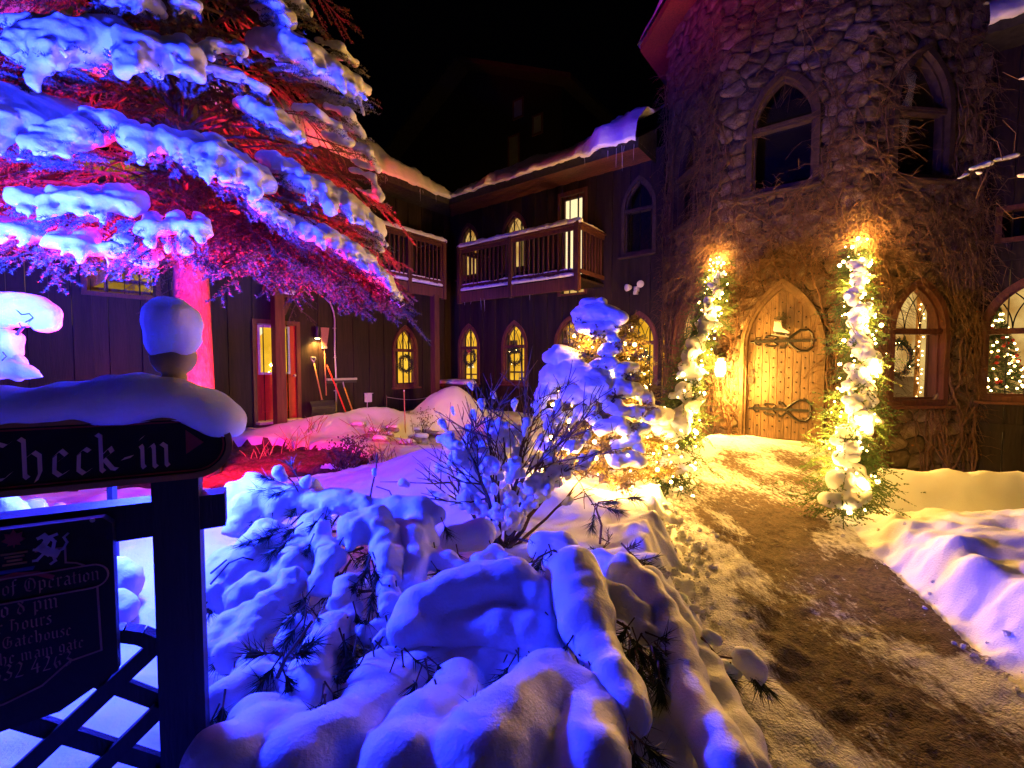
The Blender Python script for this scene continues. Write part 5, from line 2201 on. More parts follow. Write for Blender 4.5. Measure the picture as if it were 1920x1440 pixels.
for k, (line, yy) in enumerate([([(522, 885, 13), (530, 895, 9)], 2.72), ([(573, 905, 12), (578, 898, 8)], 2.72), ([(1395, 1235, 22), (1415, 1255, 20), (1420, 1268, 14)], 1.9), ([(1330, 1190, 12), (1342, 1200, 12)], 1.95), ([(1362, 1250, 14), (1378, 1262, 12)], 1.92), ([(702, 882, 5), (703, 890, 4)], 2.72), ([(755, 905, 9), (762, 908, 7)], 3.0), ([(1080, 835, 10)], 3.3)]):
    if len(line) == 1:
        line = line * 2
    snow_part('snow_lobe', chain([at(x, y, yy) for x, y, r_ in line], [r_ / FPX * yy for x, y, r_ in line]), pine, PB, h=.008, blend=.01, namp=.006, nscale=.04, seed=700 + k)

# ================================================================== leafless shrub full of caught snow
BX, BY = at(942, 1005, 3.2).x, 3.2
BZ = gz(BX, BY)
bush = thing('bare_shrub', 'leafless many stemmed shrub with clots of snow caught between its twigs', 'shrub', (BX, BY, BZ))
BB = Vector((BX, BY, BZ))
rb = random.Random(77)
stem_pts = []
TIPS = [(795, 890), (782, 868), (805, 828), (838, 795), (815, 770), (858, 758), (872, 742), (888, 722), (912, 728), (930, 735), (950, 738), (968, 716), (985, 730), (1000, 760), (1025, 722), (1040, 730), (1062, 705), (1075, 745), (1100, 740), (1128, 722), (1142, 760), (1158, 795), (1165, 845), (1120, 800), (1090, 780), (1010, 800), (900, 790), (870, 820), (840, 860), (945, 770), (825, 850), (860, 800), (880, 770), (935, 760), (955, 725), (990, 712), (1015, 745), (1050, 735), (1070, 760), (1115, 765), (1135, 800), (1150, 830), (1095, 840), (1030, 770), (985, 790), (920, 770), (1075, 880), (815, 870), (900, 750), (1005, 728), (1055, 790), (1130, 905), (1110, 940), (800, 935), (770, 905), (980, 700), (920, 700), (1080, 690), (1145, 740), (850, 900)]
LIMBS = []
for k, (x, y) in enumerate([(845, 905), (880, 850), (915, 820), (945, 830), (985, 815), (1020, 850), (1055, 870), (1075, 915), (905, 900), (1000, 900)]):
    yy = BY + rb.uniform(-.28, .28)
    tip = at(x, y, yy)
    b0 = BB + Vector((rb.uniform(-.05, .05), rb.uniform(-.04, .04), -.03))
    pts = []
    for i in range(8):
        t = i / 7
        q = b0.lerp(tip, t)
        q += Vector((rb.uniform(-.022, .022), rb.uniform(-.022, .022), -.07 * abs(tip.x - b0.x) * math.sin(PI * t))) * (0 < i < 7)
        pts.append(q)
    mb = MB()
    r0 = rb.uniform(.013, .019)
    mb.tube([a - BB for a in pts], [r0 * (1 - .5 * i / 7) for i in range(8)], 7)
    mb.build('stem', M['twig_bark'], bush, True)
    LIMBS.append(pts)
for k, (x, y) in enumerate(TIPS):
    tip = at(x, y, BY + rb.uniform(-.42, .42))
    limb = min(LIMBS, key=lambda l: (l[-1] - tip).length + rb.uniform(0, .12))
    b0 = limb[rb.randint(3, 7)]
    kink = b0.lerp(tip, rb.uniform(.3, .6)) + Vector((rb.uniform(-.05, .05), rb.uniform(-.05, .05), rb.uniform(-.04, .03)))
    pts = []
    for i in range(9):
        t = i / 8
        q = b0.lerp(kink, t / .5) if t < .5 else kink.lerp(tip, (t - .5) / .5)
        q += Vector((rb.uniform(-.008, .008), rb.uniform(-.008, .008), 0)) * (0 < i < 8)
        pts.append(q)
    r0 = rb.uniform(.0045, .0085)
    tubes = [(pts, [r0 * (1 - .72 * i / 8) for i in range(9)])]
    for _ in range(rb.randint(3, 6)):
        i = rb.randint(2, 7)
        p = pts[i]
        d = (pts[min(i + 1, 8)] - pts[i - 1]).normalized()
        d2 = (d + Vector((rb.uniform(-.9, .9), rb.uniform(-.9, .9), rb.uniform(-.2, .5)))).normalized()
        l = rb.uniform(.08, .26)
        q = [p, p + d2 * l * .5 + Vector((rb.uniform(-.01, .01), 0, .01)), p + d2 * l + Vector((0, 0, .05 * l))]
        tubes.append((q, [.0040, .0032, .0017]))
        stem_pts.append(q[1])
    mb = MB()
    for p, r_ in tubes:
        mb.tube([Vector(a) - BB for a in p], r_, 5)
    mb.build('stem', M['twig_bark'], bush, True)
CL = [(832, 798, 11, 15), (884, 725, 7, 8), (905, 760, 9, 14), (862, 862, 26, 20), (900, 832, 22, 18), (932, 802, 15, 14), (880, 905, 26, 20), (960, 880, 20, 20), (1012, 905, 24, 17), (1050, 882, 22, 16), (1062, 868, 15, 12), (995, 935, 22, 20), (1080, 830, 14, 12), (985, 845, 16, 22), (940, 845, 20, 24), (1030, 800, 13, 26), (1005, 770, 10, 20), (915, 900, 22, 26), (850, 830, 14, 14), (965, 760, 9, 16), (1045, 765, 9, 20), (1100, 820, 9, 16), (870, 940, 20, 20), (950, 930, 20, 22), (1035, 850, 14, 22), (905, 950, 22, 20), (1000, 870, 14, 20), (840, 880, 14, 14), (985, 800, 11, 22), (890, 780, 9, 14), (920, 868, 18, 18), (1075, 790, 8, 16), (960, 820, 13, 22), (878, 850, 16, 14), (1110, 770, 6, 12), (850, 770, 6, 9), (925, 740, 6, 9), (960, 970, 16, 14), (915, 985, 16, 14), (1085, 870, 10, 12)]
CL = [(x, y, rx * (.8 if rx < 12 else 1), ry) for x, y, rx, ry in CL]
for _ in range(26):
    CL.append((rb.gauss(945, 75), rb.uniform(800, 985), rb.uniform(9, 17), rb.uniform(10, 20)))
for k, (x, y, rx, ry) in enumerate(CL):
    yy = BY + rb.uniform(-.25, .2)
    p = at(x, y, yy)
    rr = rx / FPX * yy
    hh = ry / FPX * yy
    lean = Vector((p.x - BX, 0, max(.2, p.z - BZ))).normalized()
    segs = []
    if rx < 11:
        segs.append((tuple(p + lean * hh * .5), tuple(p - lean * hh * .7), rr * .85, rr * .35))
        segs.append((tuple(p + lean * hh * .3 + Vector((rr * .3, 0, 0))), tuple(p), rr * .5, rr * .4))
    else:
        for _ in range(13):
            o_ = Vector((rb.gauss(0, .5) * rr, rb.gauss(0, .5) * rr, 0)) + lean * rb.gauss(0, .55) * hh
            e_ = o_ + lean * rr * rb.uniform(-.5, .5)
            segs.append((tuple(p + o_), tuple(p + e_), rr * rb.uniform(.22, .5), rr * rb.uniform(.2, .42)))
    snow_part('snow_clump', segs, bush, BB, h=.009, blend=.008, namp=.014, nscale=.04, seed=800 + k)

# ================================================================== dazzling snowed-up shrub by the blue flood, behind the sign
q0 = at(30, 640, 2.85)
sh = thing('snowy_shrub', 'drooping shrub capped with dazzling blue lit snow above the check-in sign', 'shrub', (q0.x, q0.y, gz(q0.x, q0.y)))
QB = Vector((q0.x, q0.y, gz(q0.x, q0.y)))
a2 = lambda x, y, d=0: at(x, y, 2.85 + d)
snow_part('snow_cap', chain([a2(-40, 600), a2(10, 582), a2(50, 580), a2(82, 592)], [.12, .10, .085, .06]) + chain([a2(60, 575), a2(90, 598), a2(80, 606)], [.07, .06, .04]), sh, QB, h=.014, blend=.02, namp=.016, nscale=.09, seed=61)
snow_part('snow_cap', chain([a2(-20, 640), a2(15, 645), a2(28, 660)], [.10, .07, .04]), sh, QB, h=.014, blend=.02, namp=.018, nscale=.08, seed=62)
snow_part('snow_cap', chain([a2(-40, 680), a2(10, 685), a2(50, 698), a2(74, 706)], [.13, .08, .04, .012]), sh, QB, h=.014, blend=.02, namp=.018, nscale=.08, seed=63)
snow_part('snow_cap', chain([a2(30, 668), a2(45, 682)], [.035, .025]), sh, QB, h=.012, blend=.014, namp=.012, nscale=.05, seed=64)
mb = MB()
mb.tube([q - QB for q in (QB, a2(-20, 850), a2(-5, 700), a2(20, 640), a2(45, 612), a2(75, 606))], [.02, .018, .014, .011, .008, .004], 6)
for pl in ([(30, 580), (40, 590), (55, 588), (62, 596), (48, 604)], [(36, 606), (42, 616), (50, 612)], [(5, 660), (12, 668), (4, 676)]):
    m2 = MB()
    m2.tube([a2(x, y, -.09) - QB for x, y in pl], .004, 4)
    m2.build('twig', M['twig_bark'], sh, True)
mb.build('stem', M['twig_bark'], sh, True)
# small heap of snow seen under the sign board
for k, (x, y, r_, d) in enumerate([(62, 948, .05, 2.6), (15, 955, .07, 2.2), (110, 955, .045, 3.2), (215, 1080, .10, 2.3), (213, 1130, .08, 2.2)]):
    p = at(x, y, d)
    o = snow_part('snow_lump', [(tuple(p + Vector((0, 0, -.02))), tuple(p + Vector((r_ * .5, 0, -.03))), r_, r_ * .8), (tuple(p), tuple(p - Vector((0, 0, .35))), r_ * .8, r_ * 1.2)], None, (p.x, p.y, p.z), h=.012, blend=.015, namp=.014, nscale=.06, seed=650 + k)
    o.location = p
    tag(o, ['brilliant white snow lump framed under the check-in board', 'shaded blue snow lump under the board at the photo edge', 'faint low snow lump by the red soil under the board', 'round snow lump between hours board and post', 'lower snow lump touching the hours board edge'][k], 'snow lump', 'lumps of snow behind the sign')
# the blue floodlights themselves
for q, hh, lab in ((BLUE_POS + Vector((-.15, -.03, -.02)), 1.6, 'black stake floodlight shining blue beside the dazzling shrub'), (TREE_POS + Vector((.03, -.12, -.08)), 1.7, 'black stake floodlight aimed blue up into the spruce')):
    fb = thing('flood_lamp', lab, 'floodlight', q)
    mb = MB()
    mb.box((0, 0, 0), (.05, .12, .10))
    mb.build('housing', M['black_plastic'], fb)
    mb = MB()
    mb.box((0, 0, -hh / 2 - .05), (.03, .03, hh))
    mb.build('spike', M['black_plastic'], fb)

# ================================================================== the check-in sign
SA = math.radians(29)
SO = at(343, 1180, 1.36)
SO.z = 0
sign = thing('sign_stand', 'dark post and lattice sign stand reading Check-in under thick snow', 'sign', (SO.x, SO.y, -.1), SA)
Z0 = -.1


def spx(px, py, v=0.0):
    """u, z on the plane of the sign"""
    n = Vector((math.sin(SA), -math.cos(SA), 0))
    d = ray(px, py)
    O = SO + n * v
    t = O.dot(n) / d.dot(n)
    p = Vector((0, 0, CZ)) + d * t
    return (p - O).x * math.cos(SA) + (p - O).y * math.sin(SA), p.z


def sbuild(mb, name, mat, parent=sign, smooth=False):
    mb.v = [(x, y, z - Z0) for x, y, z in mb.v] if parent is sign else mb.v
    return mb.build(name, M[mat] if isinstance(mat, str) else mat, parent, smooth)


uR, zt = spx(437, 800)
_, zT = spx(330, 772)
_, zB = spx(330, 884)
zc = (zT + zB) / 2
hb = (zT - zB) / 2
uL = -1.22
for uc in (0.0, -1.12):
    mb = MB()
    mb.box((uc, 0, .47), (.112, .112, 1.26))
    sbuild(mb, 'post', 'sign_post')


def capsule(u0, u1, z, h, n=14):
    out = []
    for i in range(n + 1):
        t = -PI / 2 + PI * i / n
        out.append((u1 - h + h * math.cos(t), z + h * math.sin(t)))
    for i in range(n + 1):
        t = PI / 2 + PI * i / n
        out.append((u0 + h + h * math.cos(t), z + h * math.sin(t)))
    return out


FRONT = -.075
mb = MB()
mb.prism(capsule(uL, uR, zc, hb), FRONT - .03, FRONT + .012)
board = sbuild(mb, 'check_in_board', 'sign_black')
mb = MB()
mb.ring(capsule(uL - .003, uR + .003, zc, hb + .003), capsule(uL + .013, uR - .013, zc, hb - .013), FRONT - .040, FRONT - .031)
mb.v = [(x, y, z - Z0) for x, y, z in mb.v]
mb.build('rim', M['sign_gold'], board)
mb = MB()
mb.ring(capsule(uL + .018, uR - .018, zc, hb - .018), capsule(uL + .022, uR - .022, zc, hb - .022), FRONT - .034, FRONT - .031)
mb.v = [(x, y, z - Z0) for x, y, z in mb.v]
mb.build('pinstripe', M['sign_red'], board)

# blackletter written with a broad nib held at an angle
GL = {
    'i': (.36, [[(.04, .90), (.13, .98), (.18, .86), (.18, .16), (.24, .05), (.34, .14)], [(.14, 1.22), (.22, 1.32)]]),
    'n': (.80, [[(.03, .88), (.12, .98), (.17, .86), (.17, .14), (.25, .04)], [(.20, .80), (.42, 1.0), (.57, .86), (.57, .16), (.64, .05), (.74, .14)]]),
    'm': (1.16, [[(.03, .88), (.12, .98), (.17, .86), (.17, .14), (.25, .04)], [(.20, .80), (.40, 1.0), (.54, .86), (.54, .14), (.62, .04)], [(.57, .80), (.77, 1.0), (.91, .86), (.91, .16), (.98, .05), (1.08, .14)]]),
    'h': (.80, [[(.06, 1.52), (.17, 1.42), (.17, .14), (.25, .04)], [(.20, .78), (.42, 1.0), (.58, .84), (.58, .22), (.46, -.10)]]),
    'e': (.66, [[(.17, .78), (.14, .20), (.30, .03), (.52, .18)], [(.17, .80), (.34, 1.0), (.50, .80), (.20, .52)]]),
    'c': (.62, [[(.17, .80), (.14, .20), (.30, .03), (.50, .18)], [(.17, .82), (.34, 1.0), (.48, .88)]]),
    'k': (.74, [[(.06, 1.52), (.17, 1.42), (.17, .14), (.25, .04)], [(.20, .70), (.44, .98), (.52, .78), (.24, .54)], [(.26, .54), (.50, .14), (.64, .10)]]),
    '-': (.48, [[(.06, .48), (.36, .56)]]),
    'o': (.70, [[(.17, .82), (.14, .22), (.32, .03), (.52, .18), (.54, .76), (.36, .98), (.17, .82)]]),
    'f': (.52, [[(.44, 1.40), (.30, 1.50), (.18, 1.34), (.18, .02), (.10, -.14)], [(.04, .86), (.40, .92)]]),
    'p': (.74, [[(.03, .90), (.16, .96), (.16, -.34)], [(.18, .80), (.38, 1.0), (.55, .82), (.55, .20), (.36, .03), (.18, .14)]]),
    'r': (.54, [[(.03, .88), (.12, .98), (.17, .86), (.17, .14), (.25, .04)], [(.20, .78), (.36, 1.0), (.46, .86)]]),
    'a': (.70, [[(.12, .88), (.30, 1.0), (.50, .84), (.50, .14), (.60, .05)], [(.48, .56), (.22, .48), (.14, .22), (.28, .04), (.48, .20)]]),
    't': (.46, [[(.18, 1.26), (.18, .18), (.28, .03), (.40, .14)], [(.03, .86), (.36, .92)]]),
    's': (.56, [[(.44, .88), (.28, 1.0), (.14, .80), (.42, .40), (.40, .16), (.22, .03), (.06, .14)]]),
    'u': (.78, [[(.05, .90), (.16, .96), (.16, .20), (.30, .03), (.52, .20)], [(.46, .90), (.56, .96), (.56, .14), (.66, .06)]]),
    'g': (.70, [[(.17, .82), (.14, .24), (.30, .06), (.52, .20)], [(.17, .82), (.36, 1.0), (.54, .84), (.54, -.10), (.36, -.32), (.10, -.22)]]),
    'C': (1.02, [[(.52, 1.40), (.26, 1.34), (.12, .96), (.14, .36), (.36, .04), (.66, .08), (.86, .30)], [(.52, 1.20), (.50, .30)], [(.50, 1.40), (.74, 1.28), (.88, 1.40)]]),
    'O': (1.06, [[(.48, 1.40), (.22, 1.24), (.12, .70), (.26, .16), (.54, .03), (.82, .24), (.90, .76), (.76, 1.22), (.48, 1.40)], [(.44, 1.16), (.42, .30)]]),
    'A': (1.0, [[(.14, 1.34), (.44, 1.40), (.40, .80), (.20, .14), (.06, .08)], [(.44, 1.38), (.74, 1.30), (.76, .16), (.88, .05)], [(.34, .62), (.74, .66)]]),
    'H': (.98, [[(.08, 1.30), (.26, 1.40), (.24, .14), (.12, .02)], [(.26, .74), (.54, .96), (.74, .76), (.74, .18), (.60, -.08)], [(.26, 1.38), (.50, 1.28), (.62, 1.38)]]),
    'G': (1.04, [[(.56, 1.40), (.26, 1.32), (.12, .92), (.16, .34), (.40, .04), (.72, .12), (.84, .44), (.80, .80)], [(.54, 1.2), (.50, .34)], [(.56, .80), (.92, .86)], [(.54, 1.40), (.78, 1.28), (.9, 1.38)]]),
    '8': (.74, [[(.34, 1.34), (.16, 1.12), (.50, .62), (.54, .26), (.32, .03), (.12, .26), (.18, .62), (.50, 1.10), (.34, 1.34)]]),
    '3': (.70, [[(.12, 1.22), (.34, 1.36), (.50, 1.12), (.26, .74), (.54, .50), (.46, .16), (.24, .02), (.06, .16)]]),
    '2': (.70, [[(.10, 1.14), (.30, 1.36), (.50, 1.12), (.36, .60), (.08, .08), (.56, .10)]]),
    '4': (.76, [[(.44, 1.36), (.08, .46), (.62, .50)], [(.46, .90), (.46, .02)]]),
    '6': (.72, [[(.50, 1.32), (.26, 1.10), (.12, .50), (.28, .03), (.52, .24), (.44, .64), (.16, .50)]]),
    '.': (.32, [[(.10, .06), (.16, .12)]]), ' ': (.40, [])}


def letter_mesh(ch, s, nib):
    mb = MB()
    k = 0
    nx, nz = math.cos(math.radians(42)) * nib, math.sin(math.radians(42)) * nib
    for stroke in GL[ch][1]:
        for (x0, z0), (x1, z1) in zip(stroke[:-1], stroke[1:]):
            q = [(x0 - nx, z0 - nz), (x0 + nx, z0 + nz), (x1 + nx, z1 + nz), (x1 - nx, z1 - nz)]
            cr = (q[1][0] - q[0][0]) * (q[2][1] - q[0][1]) - (q[1][1] - q[0][1]) * (q[2][0] - q[0][0])
            if cr < 0:
                q = q[::-1]
            y = -.0012 - .00016 * k
            mb.add([(a * s, y, b * s) for a, b in q], [(0, 1, 2, 3)])
            k += 1
    return mb


def write(text, u, z, s, nib, mat, parent, y, right=False, gap=.0):
    wd = sum((GL[c][0] + gap) * s for c in text)
    if right:
        u = u - wd
    for c in text:
        if GL[c][1]:
            mb = letter_mesh(c, s, nib)
            o = mb.build('letter', M[mat], parent)
            o.location = (u, y, z - Z0)
        u += (GL[c][0] + gap) * s
    return wd


u_n, z_n = spx(337, 845)
write('Check-in', u_n, zc - .055, .068, .085, 'sign_letter', board, FRONT - .0305, right=True, gap=.02)
ua, za = spx(358, 826)
mb = MB()
mb.prism([(ua, zc + .046), (ua, zc - .022), (ua + .042, zc + .008)], FRONT - .0325, FRONT - .0302)
mb.v = [(x, y, z - Z0) for x, y, z in mb.v]
mb.build('arrow', M['sign_red'], board)
# beam and hours board
_, zb1 = spx(343, 928)
_, zb0 = spx(343, 990)
ub, _ = spx(424, 950)
mb = MB()
mb.box(((uL + ub) / 2, 0, (zb0 + zb1) / 2), (ub - uL, .085, zb1 - zb0))
sbuild(mb, 'cross_beam', 'sign_post')
HF = -.085
uh, zh1 = spx(213, 965, -HF)
_, zh0 = spx(210, 1268, -HF)
ulh = uh - .74
zh1 -= .0


def hour_outline(g=0.0):
    u0, u1, a, b = ulh + g, uh - g, zh0 + g, zh1 - g
    return [(u0 + .12, a - .05), ((u0 + u1) / 2, a - .075), (u1 - .12, a - .05), (u1, a + .02), (u1, b - .02), (u1 - .02, b), (u0 + .02, b), (u0, b - .02), (u0, a + .02)]


mb = MB()
mb.prism(hour_outline(), HF - .016, HF + .016)
hb_ = sbuild(mb, 'hours_board', 'sign_black')
mid = (ulh + uh) / 2
y0 = HF - .0175


def flat(name, poly, mat, y=y0):
    mb = MB()
    mb.prism([(x, z - Z0) for x, z in poly], y - .0012, y + .0004)
    return mb.build(name, M[mat], hb_)


def line(name, pts, wd, mat, y=y0):
    mb = MB()
    for (a, b) in zip(pts[:-1], pts[1:]):
        d = Vector((b[0] - a[0], b[1] - a[1], 0)).normalized()
        n = Vector((-d.y, d.x, 0)) * wd / 2
        e = d * wd / 2 * .9
        mb.prism([(a[0] - e.x + n.x, a[1] - e.y + n.y - Z0), (a[0] - e.x - n.x, a[1] - e.y - n.y - Z0), (b[0] + e.x - n.x, b[1] + e.y - n.y - Z0), (b[0] + e.x + n.x, b[1] + e.y + n.y - Z0)], y - .001 - .0001 * len(mb.f) / 8, y + .0004)
    return mb.build(name, M[mat], hb_)


uo, zo = spx(185, 1078, -HF)
hz = zo + .006
cap = capsule(ulh + .012, uh - .012, hz, .031)
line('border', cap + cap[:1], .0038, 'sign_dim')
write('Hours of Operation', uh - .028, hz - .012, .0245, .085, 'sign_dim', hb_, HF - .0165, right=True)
for sg in (1, -1):
    X = lambda x: mid + sg * (x - mid)
    line('border', [(X(uh - .06), hz + .033), (X(uh - .075), hz + .043), (X(uh - .095), hz + .048), (X(uh - .095), hz + .088), (X(uh - .15), hz + .088)], .004, 'sign_dim')
    line('border', [(X(uh - .035), hz - .033), (X(uh - .032), hz - .205), (X(uh - .095), hz - .215), (X(uh - .15), hz - .262), (X(uh - .22), hz - .285), (mid, hz - .30)], .0045, 'sign_dim')
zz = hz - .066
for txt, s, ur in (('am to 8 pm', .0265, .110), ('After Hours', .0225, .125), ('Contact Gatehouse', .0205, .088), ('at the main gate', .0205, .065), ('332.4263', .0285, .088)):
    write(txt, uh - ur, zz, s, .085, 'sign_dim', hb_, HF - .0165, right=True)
    zz -= .040
# painted arms: winged beast, striped shield, maple leaf and ribbon
cu, czz = spx(33, 1030, -HF)
leaf = [(0, .028), (.006, .017), (.016, .020), (.014, .008), (.022, .002), (.010, -.006), (.012, -.012), (.002, -.010), (0, -.018)]
leaf = leaf + [(-x, z) for x, z in leaf[::-1]]
flat('maple_leaf', [(cu + x, czz + .028 + z) for x, z in leaf][::-1], 'sign_red')
for k in range(4):
    w_ = (.024, .018, .014, .022)[k]
    flat('shield_stripe', [(cu - w_, czz - .006 - .009 * k), (cu - w_, czz - .001 - .009 * k), (cu + w_, czz - .001 - .009 * k), (cu + w_, czz - .006 - .009 * k)][::-1], 'sign_gold')
flat('blue_band', [(cu - .032, czz - .052), (cu + .032, czz - .052), (cu + .036, czz - .043), (cu - .036, czz - .043)], 'sign_blue')
line('ribbon', [(cu - .07, czz - .082), (cu - .04, czz - .065), (cu, czz - .058), (cu + .04, czz - .064), (cu + .065, czz - .078)], .011, 'sign_red')
for sg in (-1, 1):
    X = lambda x: cu + sg * x
    for pl, wd in (([(.05, .0), (.062, -.012), (.074, -.018)], .020), ([(.052, .004), (.062, .02), (.055, .03)], .013), ([(.055, .03), (.045, .026)], .008), ([(.070, -.01), (.074, .012), (.066, .026), (.078, .030)], .007), ([(.05, -.004), (.036, -.002)], .006), ([(.054, -.014), (.040, -.03), (.034, -.03)], .006), ([(.07, -.02), (.074, -.038), (.066, -.044)], .006), ([(.078, -.016), (.09, -.01), (.098, .006), (.092, .02), (.1, .028)], .005)):
        line('winged_beast', [(X(x), czz + z) for x, z in pl], wd, 'sign_silver', y0 - .0004 * (sg > 0))
us, zs_ = spx(177, 972, -HF)
mb = MB()
mb.lathe([(.006, 0), (.005, .003)], (0, 0, 0), 8)
scw = mb.build('screw', M['grey_metal'], hb_)
scw.location = (us, HF - .0165, zs_ - Z0)
scw.rotation_euler = (PI / 2, 0, 0)
# lattice below, with its arched head
ul, zl = spx(250, 1158)
LT, LB = zl, -.25
Lc = (-1.12) / 2
for sg, yy in ((1, -.012), (-1, .012)):
    for k in range(-6, 7):
        c = Lc + .04 + k * .232
        # slat through (c, .2) with slope
        sl_ = 1.05 * sg
        pts = []
        for u in np.linspace(-1.06, -.058, 90):
            z = .22 + (u - c) * sl_ * .82
            top = LT - .028 - .35 * max(0, abs(u - Lc) - .32) ** 1.3
            if LB < z < top:
                pts.append((u, z))
        if len(pts) > 4:
            mb = MB()
            a, b = pts[0], pts[-1]
            mb.bar((a[0], yy, a[1]), (b[0], yy, b[1]), .020, .044)
            sbuild(mb, 'lattice_slat', 'sign_post')
mb = MB()
hd = [(u, LT - .02 - .35 * max(0, abs(u - Lc) - .32) ** 1.3) for u in np.linspace(-1.06, -.06, 26)]
hd[-2:] = [(-.10, hd[-3][1] - .02), (-.058, hd[-3][1] - .055)]
for a, b in zip(hd[:-1], hd[1:]):
    mb.bar((a[0], 0, a[1]), (b[0], 0, b[1]), .046, .036)
sbuild(mb, 'lattice_head', 'sign_post')
# finial and the snow on top
uf, zf = spx(341, 672)
_, zf0 = spx(341, 692)
mb = MB()
mb.lathe([(.03, -.10), (.032, -.05), (.030, -.046), (.045, -.034), (.056, -.014), (.059, .006), (.054, .028), (.04, .046), (.01, .055)], (0, 0, zf), 24)
sbuild(mb, 'finial', 'finial_wood', smooth=True)
_, zc1 = spx(332, 585)
_, zc0 = spx(332, 650)
segs = chain([(0, 0, zc0 - Z0 + .0), (0, 0, zc0 - Z0 + .03), (0, 0, zc1 - Z0 - .03)], [.056, .062, .078])
snow_part('finial_snow', segs, sign, mat=M['sign_snow'], h=.009, blend=.012, namp=.010, nscale=.05, seed=12, zs=.9)
_, zs1 = spx(420, 740)
prof = [(-1.3, .085), (-1.0, .085), (-.8, .080), (-.62, .072), (-.5, .066), (-.38, .064), (-.25, .072), (-.15, .088), (-.08, .095), (.0, .085), (.06, .078), (.115, .055), (.135, .03)]
segs = []
for i in range(len(prof) - 1):
    for y_ in (-.09, -.05, .0, .03):
        (x0, h0), (x1, h1) = prof[i], prof[i + 1]
        b0, b1 = zT - Z0 - max(0, x0 - .02) * .55, zT - Z0 - max(0, x1 - .02) * .55
        segs.append(((x0, y_, b0 + h0 * .48), (x1, y_, b1 + h1 * .48), h0 * .52, h1 * .52))
segs += chain([(.105, -.07, zT - Z0 + .02), (.150, -.07, zT - Z0 - .03), (.165, -.07, zT - Z0 - .065)], [.035, .022, .010])
snow_part('board_snow', segs, sign, mat=M['sign_snow'], h=.010, blend=.014, namp=.010, nscale=.10, seed=15, flat=None)
# ================================================================== wreaths
def wreath(wall, u, z, label, lights=0, v=.045, rad=.20, seed=0):
    r = random.Random(seed)
    p0 = W(wall, u, v, z)
    wt = thing('wreath', label, 'wreath', p0, wall[1], 'evergreen wreaths on the windows')
    tw = []
    for k in range(260):
        a = r.uniform(0, 2 * PI)
        rr = rad + r.gauss(0, .03)
        p = Vector((rr * math.cos(a), r.uniform(-.03, .02), rr * math.sin(a)))
        d = Vector((-math.sin(a), r.uniform(-.5, .2), math.cos(a))) * .8 + Vector((math.cos(a), 0, math.sin(a))) * r.uniform(-.5, .9)
        d = d.normalized() * r.uniform(.05, .11)
        tw.append(np.array([p, p + d * .5, p + d]))
    NV, NF = needles_on(tw, 200, .03, .5, .008)
    mb = MB()
    ringp = [(rad * math.cos(2 * PI * i / 24), 0, rad * math.sin(2 * PI * i / 24)) for i in range(25)]
    twig_mesh('greenery', [(ringp, [.018] * 25)], [(NV, NF, 1)], [M['twig_bark'], M['pine_needle']], wt, 5)
    mb = MB()
    for sg in (-1, 1):
        mb.tube([(0, -.04, rad), (sg * .05, -.06, rad + .045), (sg * .09, -.05, rad + .01), (sg * .04, -.05, rad - .012), (0, -.04, rad)], .012, 5)
        mb.tube([(0, -.045, rad), (sg * .03, -.05, rad - .06), (sg * .045, -.045, rad - .12)], .009, 5)
    mb.build('bow', M['pine_needle'] if seed % 2 else M['sign_red'], wt)
    if lights:
        for k in range(lights):
            a = r.uniform(0, 2 * PI)
            o = put('bulb', BULBM, M['bulb'], wt, ((rad + r.uniform(-.05, .06)) * math.cos(a), -.055, (rad + r.uniform(-.05, .06)) * math.sin(a)))
            o.scale = (.6, .6, .6)


wreath(LW, 3.58, 1.25, 'wreath in the arched window nearest the snow shovels', seed=1)
wreath(BW, .86, 1.42, 'wreath in the arched window above the snowy porch ledge', seed=2)
wreath(BW, 2.56, 1.45, 'wreath in the arched window under the middle of the long balcony', 3, seed=3)
wreath(BW, 6.07, 1.36, 'broad dim wreath with tiny lights in the window beside the tower corner', 16, seed=4, rad=.24)
wreath(TC, .62, 1.33, 'large dark wreath in the tower window right of the door', 8, seed=5, rad=.24, v=.02)

# ================================================================== along the left wing
pw_ = W(LW, -.03, .38, 0)
pt = thing('porch_post', 'square reddish timber post standing before the red door', 'post', (pw_.x, pw_.y, -.05), A_L)
mb = MB()
mb.box((0, 0, 1.42), (.20, .20, 2.9))
mb.build('shaft', M['post_wood'], pt)
mb = MB()
mb.bar((.11, 0, 2.35), (.26, 0, 2.72), .09, .09)
mb.box((.25, 0, 2.74), (.34, .12, .06))
mb.build('bracket', M['post_wood'], pt)
snow_part('snow_cap', chain([(.16, 0, 2.80), (.30, 0, 2.82), (.40, 0, 2.79)], [.07, .08, .05]), pt, h=.014, blend=.015, namp=.008, seed=5, zs=.8)

sc_ = W(LW, .98, .12, 1.97)
sn = thing('wall_sconce', 'black cylinder wall lamp shining down beside the red door', 'lamp', sc_, A_L)
mb = MB()
mb.lathe([(.06, -.13), (.065, -.12), (.065, .13), (.05, .14)], (0, 0, 0), 16)
mb.box((0, .075, 0), (.08, .10, .10))
mb.build('housing', M['black_plastic'], sn, False)
mb = MB()
mb.lathe([(.05, -.145), (.052, -.132)], (0, 0, 0), 14)
mb.build('lens', M['lantern_glow'], sn)
lamp('sconce_light', W(LW, .98, .13, 1.80), 140, WARM, .04, 'SPOT', W(LW, 1.05, .10, 0), 150)

